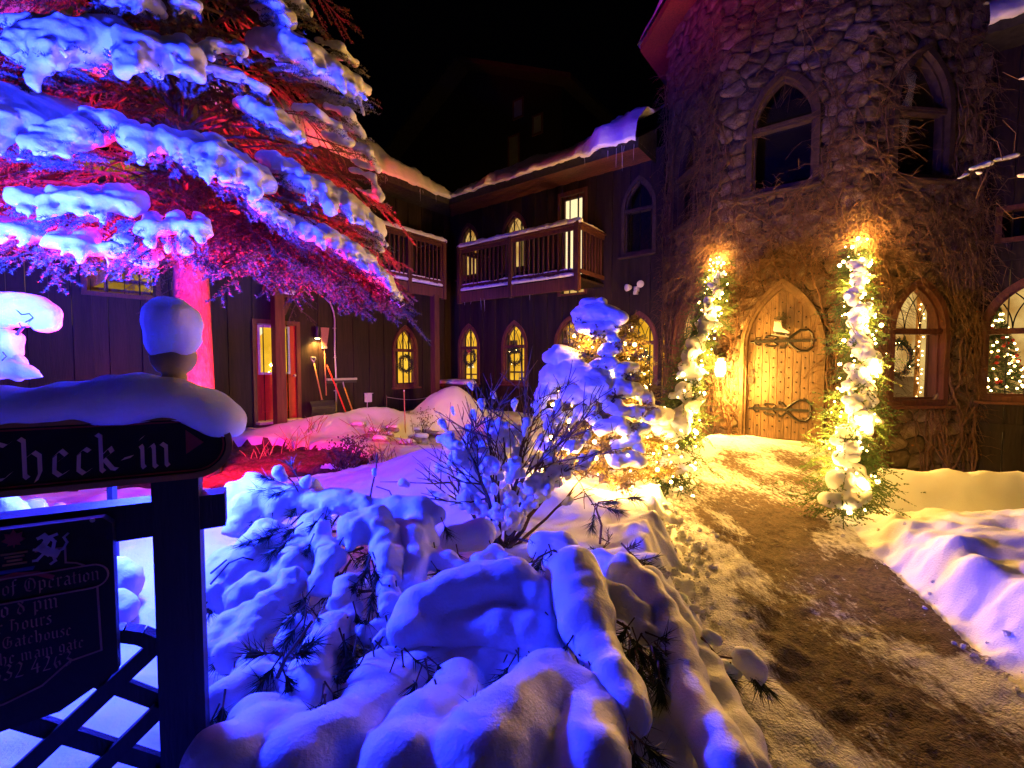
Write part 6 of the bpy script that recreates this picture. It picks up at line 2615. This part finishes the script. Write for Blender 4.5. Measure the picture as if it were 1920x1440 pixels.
br = W(LW, 1.17, .07, .5)
bm = thing('broom', 'corn broom hung bristles up with its handle down', 'broom', br, A_L)
mb = MB()
mb.tube([(.02, -.02, 0), (0, 0, 1.12)], .014, 8)
mb.build('handle', M['wood_handle'], bm, True)
mb = MB()
mb.prism([(-.045, 1.12), (.045, 1.12), (.06, 1.22), (.12, 1.60), (-.10, 1.60), (-.06, 1.22)], -.03, .03)
mb.build('bristles', M['straw'], bm)
mb = MB()
mb.box((0, 0, 1.13), (.11, .075, .05))
mb.build('binding', M['finial_wood'], bm)

s0 = W(LW, .98, .25, .0)
shv = thing('snow_shovel', 'wide black snow shovel with wooden shaft leaning on the wall', 'shovel', (s0.x, s0.y, .02), A_L)
mb = MB()
mb.tube([(.02, -.02, .30), (-.08, .16, 1.24)], .016, 8)
mb.build('shaft', M['wood_handle'], shv, True)
mb = MB()
mb.tube([(-.08, .16, 1.22), (-.085, .17, 1.27), (-.14, .18, 1.34), (-.14, .18, 1.375), (-.03, .18, 1.375), (-.03, .18, 1.34), (-.08, .17, 1.27)], .016, 6)
mb.build('grip', M['grey_metal'], shv, True)
mb = MB()
blade = []
for i in range(7):
    t = i / 6
    blade.append((-.09 * math.sin(t * PI) - .02, .02 + .36 * t))
for i in range(6):
    (y0_, z0_), (y1_, z1_) = blade[i], blade[i + 1]
    mb.add([(-.29, y0_, z0_), (.29, y0_, z0_), (.29, y1_, z1_), (-.29, y1_, z1_), (-.29, y0_ + .012, z0_), (.29, y0_ + .012, z0_), (.29, y1_ + .012, z1_), (-.29, y1_ + .012, z1_)],
           [(0, 1, 2, 3), (7, 6, 5, 4), (0, 3, 7, 4), (1, 5, 6, 2)])
mb.box((0, -.02, .35), (.07, .06, .10))
mb.build('blade', M['black_plastic'], shv)

r0 = W(LW, 1.52, .42, .0)
rt = thing('scraper', 'ice scraper with a bright red handle leaning in the snow', 'scraper', (r0.x, r0.y, .02), A_L)
mb = MB()
mb.tube([(0, 0, .0), (-.17, .12, .60), (-.35, .25, 1.2)], .017, 8)
mb.build('handle', M['red_plastic'], rt, True)
mb = MB()
mb.box((.01, -.01, .0), (.16, .02, .12))
mb.build('blade', M['black_plastic'], rt)

b0 = W(LW, 1.72, .38, .0)
pb = thing('push_broom', 'upturned push broom with grey head and a yellow stub of handle', 'broom', (b0.x, b0.y, .02), A_L)
mb = MB()
mb.tube([(0, 0, .02), (-.16, .12, .66)], .017, 8)
mb.build('handle', M['yellow_paint'], pb, True)
mb = MB()
mb.tube([(-.165, .12, .66), (-.18, .16, .82)], .014, 8)
mb.build('ferrule', M['grey_metal'], pb)
mb = MB()
mb.box((-.19, .17, .86), (.78, .07, .05))
mb.build('head', M['grey_metal'], pb)
mb = MB()
mb.box((-.19, .17, .80), (.76, .055, .07))
mb.build('bristles', M['black_plastic'], pb)

cd = W(LW, 1.45, .07, .1)
cp = thing('conduit_pipe', 'grey cable conduit running up the boards and bending over', 'pipe', cd, A_L)
mb = MB()
mb.tube([(0, 0, 0), (.01, 0, .9), (-.01, 0, 1.5), (0, 0, 2.2), (-.02, 0, 2.38), (-.10, 0, 2.58), (-.24, 0, 2.70)], .022, 8)
mb.build('tube', M['grey_metal'], cp, True)
for z in (.5, 1.3, 2.0):
    mb = MB()
    mb.box((0, .02, z), (.075, .03, .03))
    mb.build('clip', M['grey_metal'], cp)

ub_ = W(LW, 2.33, .10, .38)
bx_ = thing('outlet_box', 'pale weatherproof outlet box low on the dark boards', 'outlet', ub_, A_L)
mb = MB()
mb.box((0, 0, 0), (.15, .10, .22))
mb.box((0, -.02, .115), (.17, .15, .015))
mb.build('cover', M['white_plastic'], bx_)
mb = MB()
mb.tube([(-.03, 0, -.11), (-.05, -.02, -.25), (-.04, 0, -.4)], .01, 5)
mb.build('cord', M['grey_metal'], bx_)

st_ = at(760, 790, 9.6)
sk = thing('marker_stake', 'thin pale bamboo stake standing at the pond edge', 'stake', (st_.x, st_.y, gz(st_.x, st_.y) - .05))
mb = MB()
zt_ = at(758, 733, 9.6).z - sk.location.z
mb.tube([(0, 0, 0), (-.02, 0, zt_)], .013, 6)
mb.build('cane', M['wood_handle'], sk, True)
mb = MB()
mb.tube([(-.02, 0, zt_ - .01), (-.021, 0, zt_ + .02)], .015, 6)
mb.build('tip', M['white_plastic'], sk)

rp_ = W(LW, 2.6, .5, 0)
rope = thing('rope_line', 'thin sagging rope strung low before the arched window', 'rope', rp_, A_L)
mb = MB()
mb.tube([(u, -.02 * math.sin(u * 3), .40 - .12 * math.sin(PI * u / 1.9)) for u in np.linspace(0, 1.9, 20)], .008, 5)
mb.build('strand', M['grey_metal'], rope)
for u in (0, 1.9):
    mb = MB()
    mb.tube([(u, 0, -.15), (u, 0, .44)], .012, 6)
    mb.build('peg', M['twig_bark'], rope)

# security lights on the back wing
sp_ = W(BW, 6.03, .10, 2.93)
se = thing('security_light', 'white twin head security floodlight, off, high on the dark boards', 'floodlight', sp_, A_B)
mb = MB()
mb.lathe([(.05, 0), (.05, .04)], (0, 0, 0), 10)
mb.box((0, .02, 0), (.11, .06, .11))
mb.build('base', M['white_plastic'], se)
for sg in (-1, 1):
    mb = MB()
    prof = [(.035, .0), (.05, .03), (.075, .09), (.08, .13), (.06, .135)]
    m2 = MB()
    m2.lathe(prof, (0, 0, 0), 14)
    Tm = Matrix.Translation((sg * .10, -.04, .04 + (.05 if sg > 0 else 0))) @ Matrix.Rotation(sg * .5, 4, 'Z') @ Matrix.Rotation(PI / 2 + .15, 4, 'X')
    mb.add([Tm @ Vector(p) for p in m2.v], m2.f)
    mb.build('lamp_head', M['white_plastic'], se, True)
mb = MB()
mb.box((.02, -.07, -.10), (.09, .07, .07))
mb.build('sensor', M['white_plastic'], se)

# ================================================================== skate hung on the oak door
k0 = W(TB, .985, .035, 1.86)
skt = thing('ice_skate', 'old white figure skate with a sprig of greenery hung on the oak door', 'ice skate', k0, A_B)
boot = [(-.085, .085), (-.09, .0), (-.10, -.06), (-.085, -.085), (.02, -.098), (.11, -.125), (.135, -.118), (.13, -.095), (.085, -.07), (.03, -.03), (.012, .03), (.01, .09)]
rot = lambda x, z: (x * math.cos(.0) - z * math.sin(.0), z)
mb = MB()
V0 = []
for sc, y in ((.86, .0), (1.0, -.018), (1.0, -.045), (.84, -.062)):
    cx, cz = .0, -.03
    V0.append([(cx + (x - cx) * sc, y, cz + (z - cz) * sc) for x, z in boot])
n = len(boot)
Vv = [p for l in V0 for p in l]
Ff = [tuple(range(n)), tuple(reversed([3 * n + i for i in range(n)]))]
for a in range(3):
    for i in range(n):
        j = (i + 1) % n
        Ff.append((a * n + i, (a + 1) * n + i, (a + 1) * n + j, a * n + j))
mb.add(Vv, Ff)
mb.build('boot', M['skate_leather'], skt)
mb = MB()
mb.bar((-.10, -.03, -.092), (.13, -.03, -.138), .05, .012)
mb.build('sole', M['black_plastic'], skt)
mb = MB()
mb.bar((-.13, -.03, -.128), (.125, -.03, -.175), .006, .022)
mb.bar((-.07, -.03, -.10), (-.07, -.03, -.138), .012, .02)
mb.bar((.08, -.03, -.13), (.08, -.03, -.165), .012, .02)
mb.build('blade', M['grey_metal'], skt)
mb = MB()
for k in range(5):
    z = .07 - .026 * k
    mb.tube([(.012 + k * .006, -.008, z), (.016 + k * .008, -.034, z - .006), (.012 + k * .006, -.058, z)], .004, 4)
mb.build('laces', M['black_plastic'], skt)
tw = []
rg = random.Random(9)
for _ in range(36):
    p = Vector((.0 + rg.uniform(-.03, .03), -.03, .09))
    d = Vector((rg.gauss(.25, 1), rg.gauss(-.3, .4), rg.gauss(.5, .7))).normalized() * rg.uniform(.06, .14)
    tw.append(np.array([p, p + d * .5, p + d]))
for _ in range(10):
    p = Vector((.06, -.03, .0))
    d = Vector((rg.gauss(.4, .5), rg.gauss(-.2, .3), rg.gauss(-.3, .6))).normalized() * rg.uniform(.05, .10)
    tw.append(np.array([p, p + d * .5, p + d]))
NV, NF = needles_on(tw, 170, .03, .5, .004)
twig_mesh('greenery', [(list(map(Vector, t)), [.003, .002, .001]) for t in tw], [(NV, NF, 1)], [M['twig_bark'], M['pine_needle']], skt, 3)

# ================================================================== lit tree indoors, right wing
c0 = W(RW, .62, -.75, .12)
ct = thing('christmas_tree', 'indoor green tree hung with white lights behind the right arched window', 'christmas tree', c0)
rg = random.Random(19)
for b in range(12):
    tw = []
    for _ in range(70):
        z = 2.05 * (b + rg.random()) / 12
        a = rg.uniform(0, 2 * PI)
        rr = .62 * (1 - z / 2.25)
        p = Vector((rr * .3 * math.cos(a), rr * .3 * math.sin(a), z + .1))
        e = Vector((rr * math.cos(a), rr * math.sin(a), z))
        tw.append(np.array([p, p.lerp(e, .6), e]))
        for s in (-1, 1):
            d = Vector((math.cos(a + s * .7), math.sin(a + s * .7), rg.uniform(-.4, .3))) * rr * .3
            m_ = p.lerp(e, rg.uniform(.4, .8))
            tw.append(np.array([m_, m_ + d * .5, m_ + d]))
    NV, NF = needles_on(tw, 100, .035, .55, .007)
    twig_mesh('branch', [(list(map(Vector, t)), [.004, .003, .002]) for t in tw[::3]], [(NV, NF, 1)], [M['twig_bark'], M['cedar']], ct, 3)
for k in range(95):
    z = rg.uniform(.1, 2.05)
    a = rg.uniform(PI * .85, PI * 2.1)
    rr = .66 * (1 - z / 2.25)
    o = put('bulb', BULBM, M['bulb'], ct, (rr * math.cos(a), rr * math.sin(a), z))
    o.scale = (1.5, 1.5, 1.5)
om = MB()
om.ball((0, 0, 0), .028, 0, 10, 6)
omm = om.mesh('ornament', True)
for k in range(30):
    z = rg.uniform(.2, 1.8)
    a = rg.uniform(PI * .85, PI * 2.1)
    rr = .64 * (1 - z / 2.25)
    put('ornament', omm, M['ornament_red'], ct, (rr * math.cos(a), rr * math.sin(a), z))
mb = MB()
mb.tube([(0, 0, -.1), (0, 0, 2.2)], [.035, .008], 8)
mb.build('trunk', M['bark'], ct)
lamp('tree_lights', W(RW, .75, -.05, 1.3), 5, WARM, .1)
lamp('hall_lamp', W(TC, .8, -.5, 2.2), 12, WARM, .1)

# ================================================================== bare vines over the tower
def tower_pt(s, v, z):
    """s runs along the three visible sides, 0..6 m"""
    s = max(.02, min(5.98, s))
    k = min(2, int(s / 2))
    u = s - 2 * k
    p = W(FAC[k], u, v, z)
    # round the two outer corners
    for c in (2.0, 4.0):
        if abs(s - c) < .12:
            q = Vector((p.x, p.y, 0)) - CEN
            q = q.normalized() * .02
            p += Vector((q.x, q.y, 0))
    return p


def blocked(s, z):
    k = min(2, int(max(0, s) / 2))
    u = s - 2 * k
    for (c, w, o0, o1, o2) in facet_open(k):
        if abs(u - c) < w / 2 + .05 and o0 - .05 < z < arch_top(w + .1, o1, o2 + .05, min(abs(u - c), w / 2)):
            return True
    return False


VINES = [(.25, 'bare vine climbing the shadowed far left corner of the tower', 1.4), (.9, 'bare vine between the two left tower windows', 1.1), (1.75, 'thick bare vine stems on the tower corner above the left garland', 1.6), (2.3, 'tangle of bare vine round the wall lantern', 1.5), (2.95, 'bare vine fringe hanging above the oak door arch', 1.3), (3.65, 'bare vine tangle climbing behind the right garland', 1.6), (4.25, 'bare vine beside the bright window next to the right garland', 1.5), (5.35, 'long smooth vine stems right of the bright tower window', 1.3), (5.8, 'bare vine clinging to the right corner of the tower', 1.3)]
for vi, (s0_, lab, amt) in enumerate(VINES):
    r = random.Random(600 + vi)
    base = tower_pt(s0_, .05, -.4)
    vn = thing('climbing_vine', lab, 'vine', base, group='bare vines on the tower')
    tubes, tw, leaves = [], [], []
    nmain = int(7 * amt)
    for m in range(nmain):
        s, z = s0_ + r.uniform(-.35, .35), -.42
        if vi == 4:
            z = 2.55
        v = .07
        pts = []
        dr = r.uniform(-.12, .12)
        top = r.uniform(4.2, 7.6)
        while z < top and len(pts) < 90:
            pts.append(tower_pt(s, v, z))
            dr = dr * .8 + r.gauss(0, .10)
            st_len = .115
            ns = s + dr * st_len * 2.2
            nz = z + st_len * (.75 + .3 * r.random())
            if blocked(ns, nz):
                k = min(2, int(max(0, s) / 2))
                c = min(facet_open(k), key=lambda o: abs(z - (o[2] + o[4]) / 2))[0] + 2 * k
                ns = s + (.09 if s > c else -.09)
                nz = z + .03
                if blocked(ns, nz):
                    break
            s, z = max(.03, min(5.97, ns)), nz
            v = .075 + .035 * math.sin(z * 3 + m) + r.uniform(-.012, .012)
        if len(pts) > 4:
            r0_ = r.uniform(.006, .019)
            n = len(pts)
            tubes.append((pts, [r0_ * (1 - .75 * i / n) + .002 for i in range(n)]))
            for i in range(3, n, 1):
                if r.random() < .8:
                    p = pts[i]
                    # short side shoots, arching out and down
                    L = r.uniform(.10, .5)
                    out = Vector((p.x - CEN.x, p.y - CEN.y, 0)).normalized()
                    tang = Vector((-out.y, out.x, 0))
                    d = (tang * r.gauss(0, 1) + out * r.uniform(.05, .5) + Vector((0, 0, r.gauss(.1, .8)))).normalized()
                    q = [p + d * L * t + Vector((0, 0, -.45 * L * t * t)) + out * .02 * r.random() for t in (0, .3, .6, .85, 1)]
                    tw.append((q, [.0042, .0035, .003, .0024, .0014]))
                    if r.random() < .6:
                        d2 = (d + Vector((r.gauss(0, .7), r.gauss(0, .4), r.gauss(-.3, .6)))).normalized()
                        q2 = [q[2] + d2 * L * .5 * t + Vector((0, 0, -.2 * L * t * t)) for t in (0, .5, 1)]
                        tw.append((q2, [.003, .0022, .0012]))
                    if r.random() < .28:
                        leaves.append(q[r.randint(1, 4)])
    # denser curtains of twigs over the doorway band
    nb = int(500 * amt)
    for _ in range(nb):
        s = s0_ + r.gauss(0, .42)
        z = r.gauss(3.1, .5) if r.random() < .33 else r.uniform(.3, 7.2)
        if not .03 < s < 5.97 or blocked(s, z):
            continue
        p = tower_pt(s, .06, z)
        out = Vector((p.x - CEN.x, p.y - CEN.y, 0)).normalized()
        tang = Vector((-out.y, out.x, 0))
        L = r.uniform(.15, .6)
        d = (tang * r.gauss(0, 1) + out * r.uniform(.05, .6) + Vector((0, 0, r.gauss(0, .7)))).normalized()
        q = []
        for t in (0, .2, .4, .6, .8, 1):
            q.append(p + d * L * t + Vector((0, 0, -.5 * L * t * t)) + Vector((r.gauss(0, 1), r.gauss(0, 1), r.gauss(0, 1))) * .018 * t)
        tw.append((q, [.0027, .0025, .0022, .0019, .0015, .001]))
        for _2 in range(2):
            d2 = (d + Vector((r.gauss(0, .7), r.gauss(0, .5), r.gauss(-.2, .7)))).normalized()
            a_ = q[r.randint(1, 4)]
            tw.append(([a_ + d2 * L * .45 * t + Vector((0, 0, -.2 * L * t * t)) for t in (0, .5, 1)], [.0026, .002, .001]))
        if r.random() < .25:
            leaves.append(q[r.randint(2, 5)])
    for p, rr in tubes:
        mb = MB()
        mb.tube([q - base for q in p], rr, 5, cap=False)
        mb.build('stem', M['dry_vine'], vn, True)
    mb = MB()
    for p, rr in tw:
        mb.tube([q - base for q in p], rr, 3, cap=False)
    kind(mb.build('shoots', M['dry_vine'], vn), 'stuff')
    mb = MB()
    for p in leaves:
        a = Vector((r.gauss(0, 1), r.gauss(0, 1), r.gauss(-1, .6))).normalized() * r.uniform(.025, .05)
        b = a.orthogonal().normalized() * a.length * .42
        p = p - base
        mb.add([p, p + a * .5 + b, p + a, p + a * .5 - b], [(0, 1, 2), (0, 2, 3)])
    if leaves:
        kind(mb.build('dry_leaves', M['dry_leaf'], vn), 'stuff')

# snow dusted shoot that reaches across from the right
p0 = at(1935, 285, 5.6)
tv = thing('vine_shoot', 'thin bare shoot carrying strips of snow across the upper right', 'branch', p0)
mb = MB()
P = [at(x, y, 5.6) for x, y in ((1960, 278), (1900, 297), (1860, 305), (1820, 322), (1788, 340))]
mb.tube([p - p0 for p in P], [.008, .007, .006, .004, .002], 5)
for pl in ([(1880, 300), (1870, 265), (1850, 255), (1825, 285)], [(1900, 297), (1905, 250), (1880, 225)], [(1930, 330), (1890, 335), (1862, 372), (1850, 400)], [(1960, 130), (1912, 150), (1880, 135)], [(1860, 305), (1838, 350), (1830, 372)], [(1960, 400), (1900, 410), (1868, 380)]):
    mb.tube([at(x, y, 5.6 + R.uniform(-.2, .2)) - p0 for x, y in pl], [.005, .004, .003, .0015][:len(pl)], 4)
mb.build('stem', M['dry_vine'], tv, True)
for k, (a, b, rr) in enumerate([((1798, 336), (1812, 329), 4), ((1822, 318), (1852, 309), 8), ((1830, 325), (1836, 326), 5), ((1868, 302), (1902, 294), 7), ((1912, 331), (1922, 330), 7), ((1912, 150), (1922, 148), 4)]):
    snow_part('snow_strip', chain([at(*a, 5.6) + Vector((0, 0, .012)), at(*b, 5.6) + Vector((0, 0, .012))], [rr / FPX * 5.6 * .6, rr / FPX * 5.6]), tv, p0, h=.009, blend=.01, namp=.010, nscale=.05, seed=900 + k, zs=.6)

# ================================================================== rocks and dead plants round the pond
ROCKS = [(705, 812, 14), (690, 822, 12), (735, 800, 13), (728, 818, 10), (768, 812, 16), (778, 795, 12), (750, 822, 12), (790, 782, 14), (800, 762, 13), (815, 768, 16), (830, 775, 12), (765, 838, 18), (715, 838, 16), (800, 815, 9), (672, 805, 12), (780, 770, 10)]
ORD = ['first', 'second', 'third', 'fourth', 'fifth', 'sixth', 'seventh', 'eighth', 'ninth', 'tenth', 'eleventh', 'twelfth']
BYX = [[k for k in sorted(range(len(ROCKS)), key=lambda q: ROCKS[q][0]) if (k % 4 == 1) == bare_] for bare_ in (False, True)]
for k, (x, y, r_) in enumerate(ROCKS):
    yy = float(np.interp(y, [760, 800, 840], [10.4, 9.0, 7.6]))
    p = at(x, y, yy)
    p.z = max(gz(p.x, p.y), -.34)
    r = random.Random(1200 + k)
    sz = r_ / FPX * yy
    rk = thing('pond_rock', f'{ORD[BYX[k % 4 == 1].index(k)]} from the left of the {"bare grey" if k % 4 == 1 else "snow capped"} rocks by the pond', 'rock', p, group='rocks round the pond')
    Vr, Qr = blob([((-sz * .5, 0, 0), (sz * .5, r.uniform(-.3, .3) * sz, 0), sz * .7, sz * r.uniform(.5, .75))], h=sz / 6, blend=sz * .2, namp=sz * .22, nscale=sz * .9, seed=k, zs=.75)
    put('stone', np_mesh('stone', Vr, Qr), M['rock'], rk)
    if k % 4 != 1:
        snow_part('snow_cap', [((-sz * .45, 0, sz * .42), (sz * .4, 0, sz * .40), sz * .55, sz * .5)], rk, h=sz / 7, blend=sz * .15, namp=sz * .14, nscale=sz * .7, seed=k + 50, zs=.7)

PLANTS = [(655, 845, 5.9, 'red_plant', 46, .42, 'dark red seed heads of a dead plant on the soil edge'), (700, 800, 7.9, 'dry_grass', 18, .55, 'stiff dry stalks fanning out beside the rocks'), (560, 815, 7.2, 'dry_grass', 12, .45, 'sparse dry stalks before the cleared bank'), (500, 828, 6.8, 'dry_grass', 14, .32, 'low pale iris leaves at the red soil edge'), (720, 850, 6.0, 'dry_grass', 22, .36, 'bent dry stems over the purple snow mound'), (760, 830, 7.6, 'dry_grass', 16, .30, 'short broken reeds standing in the pond'), (590, 800, 8.2, 'dry_grass', 9, .5, 'thin dead stems on the snowy bank'), (880, 735, 12.0, 'red_plant', 30, .35, 'russet dead flower heads below the snowy ledge'), (790, 765, 10.2, 'red_plant', 14, .55, 'dark snow flecked stems beside the snow mound'), (240, 905, 5.2, 'red_plant', 60, .30, 'leafy dead plant lit pink under the sign board'), (110, 915, 5.4, 'red_plant', 50, .32, 'dark leafy clump under the sign board')]
for k, (x, y, yy, mt, n, hh, lab) in enumerate(PLANTS):
    r = random.Random(1400 + k)
    p = at(x, y, yy)
    p.z = gz(p.x, p.y)
    pl = thing('dead_plant', lab, 'dead plant', p)
    mb = MB()
    for _ in range(n):
        a = r.uniform(0, 2 * PI)
        le = r.uniform(.3, .9)
        d = Vector((math.cos(a) * le, math.sin(a) * le * .6, 1)).normalized()
        L = hh * r.uniform(.5, 1.1)
        b = Vector((r.gauss(0, .10), r.gauss(0, .10), -.03))
        mb.tube([b, b + d * L * .55, b + d * L + Vector((d.x, d.y, 0)) * L * .25 * r.random() - Vector((0, 0, .1 * L))], [.007, .006, .003], 4)
    mb.build('stalks', M[mt], pl)
    if mt == 'red_plant':
        mb = MB()
        for _ in range(n * 9):
            a = r.uniform(0, 2 * PI)
            rr = hh * r.uniform(0, .7)
            c = Vector((rr * math.cos(a), rr * math.sin(a), hh * r.uniform(.25, 1.0)))
            e = Vector((r.gauss(0, 1), r.gauss(0, 1), r.gauss(0, 1))).normalized() * .035
            f = e.orthogonal().normalized() * .014
            mb.add([c, c + e * .5 + f, c + e, c + e * .5 - f], [(0, 1, 2), (0, 2, 3)])
        kind(mb.build('seed_heads', M[mt], pl), 'stuff')

# crumbs of snow along both edges of the path
V, F = [], []
rg = random.Random(3)
ic = MB()
ic.ball((0, 0, 0), 1, 0, 6, 4)
ib = np.array(ic.v)
fq = [f for f in ic.f]
cm = MB()
for _ in range(420):
    y = rg.uniform(1.3, 5.0)
    cx_ = float(np.interp(-y, -PATH_C[::1, 1], PATH_C[::1, 0]))
    hw_ = float(half_width(np.array(y)))
    sd_ = 1 if rg.random() < .22 else -1
    x = cx_ + sd_ * (hw_ + rg.gauss(.03, .09))
    s = (.006 + .034 * rg.random() ** 2.6) * (.5 if sd_ > 0 else 1)
    z = gz(x, y) + s * .4
    sc3 = np.array([rg.uniform(.7, 1.3), rg.uniform(.7, 1.3), rg.uniform(.6, 1)]) * s
    cm.add((ib + NR.normal(size=ib.shape) * .22) * sc3 + np.array([x, y, z]), fq)
kind(cm.build('snow_crumbs', M['packed_snow'], None, False), 'stuff')

# low evergreen poking through the snow at the foot of the right garland
gp = Vector((3.75, 4.95, gz(3.75, 4.95)))
gc = thing('creeping_evergreen', 'yellow green creeping evergreen poking through snow right of the garland foot', 'shrub', gp)
rg = random.Random(63)
for b in range(7):
    tws = []
    for _ in range(46):
        x, y = 3.72 + rg.gauss(0, .38), 4.98 + rg.gauss(0, .22)
        p = Vector((x, y, gz(x, y) - .01))
        d = Vector((rg.gauss(0, 1), rg.gauss(-.3, .8), rg.uniform(.15, .8))).normalized() * rg.uniform(.05, .13)
        tws.append(np.array([p, p + d * .6, p + d + Vector((0, 0, -.01))]))
    NV, NF = needles_on(tws, 190, .024, .5, .006)
    kind(twig_mesh('sprigs', [(list(map(Vector, t)), [.003, .002, .001]) for t in tws[::40]], [(NV, NF, 1)], [M['twig_bark'], M['cedar']], gc, 3, loc=gp), 'stuff')

# what one glimpses in the lit rooms: curtains, framed pictures, lamps
def room_thing(parent, u, y, z, size, mat, name):
    mb = MB()
    mb.box((u, y, z), size)
    return mb.build(name, M[mat], parent)


for u, w_ in ((.30, .16), (1.32, .12), (2.06, .10), (3.92, .18), (5.55, .14), (6.42, .16)):
    for k in range(4):
        room_thing(back, u + (k - 1.5) * w_ / 4, .28 + .02 * (k % 2), 1.45, (w_ / 4 - .004, .03, 1.9), 'wood_handle', 'curtain_fold')
for u, z, a, b in ((1.75, 1.75, .3, .4), (2.35, 1.9, .22, .3), (3.4, 1.8, .5, .35), (5.3, 1.9, .3, .4), (5.0, 1.2, .9, .05), (1.9, 1.0, .7, .05)):
    room_thing(back, u, .91, z, (a, .03, b), 'door_oak', 'framed_picture')
for u, z in ((2.62, 1.02), (5.75, 1.05), (.35, 1.1)):
    room_thing(back, u, .55, z - .18, (.5, .3, .04), 'door_oak', 'side_table')
    mb = MB()
    mb.lathe([(.10, 0), (.06, .14)], (u, .55, z + .02), 12)
    mb.build('lamp_shade', M['door_light'], back, True)
for u, z, a, b in ((2.9, 1.7, .3, .4), (4.0, 1.5, .06, 1.9), (3.35, 1.2, .04, 1.9)):
    room_thing(left, u, .9, z, (a, .03, b), 'wood_handle', 'framed_picture')
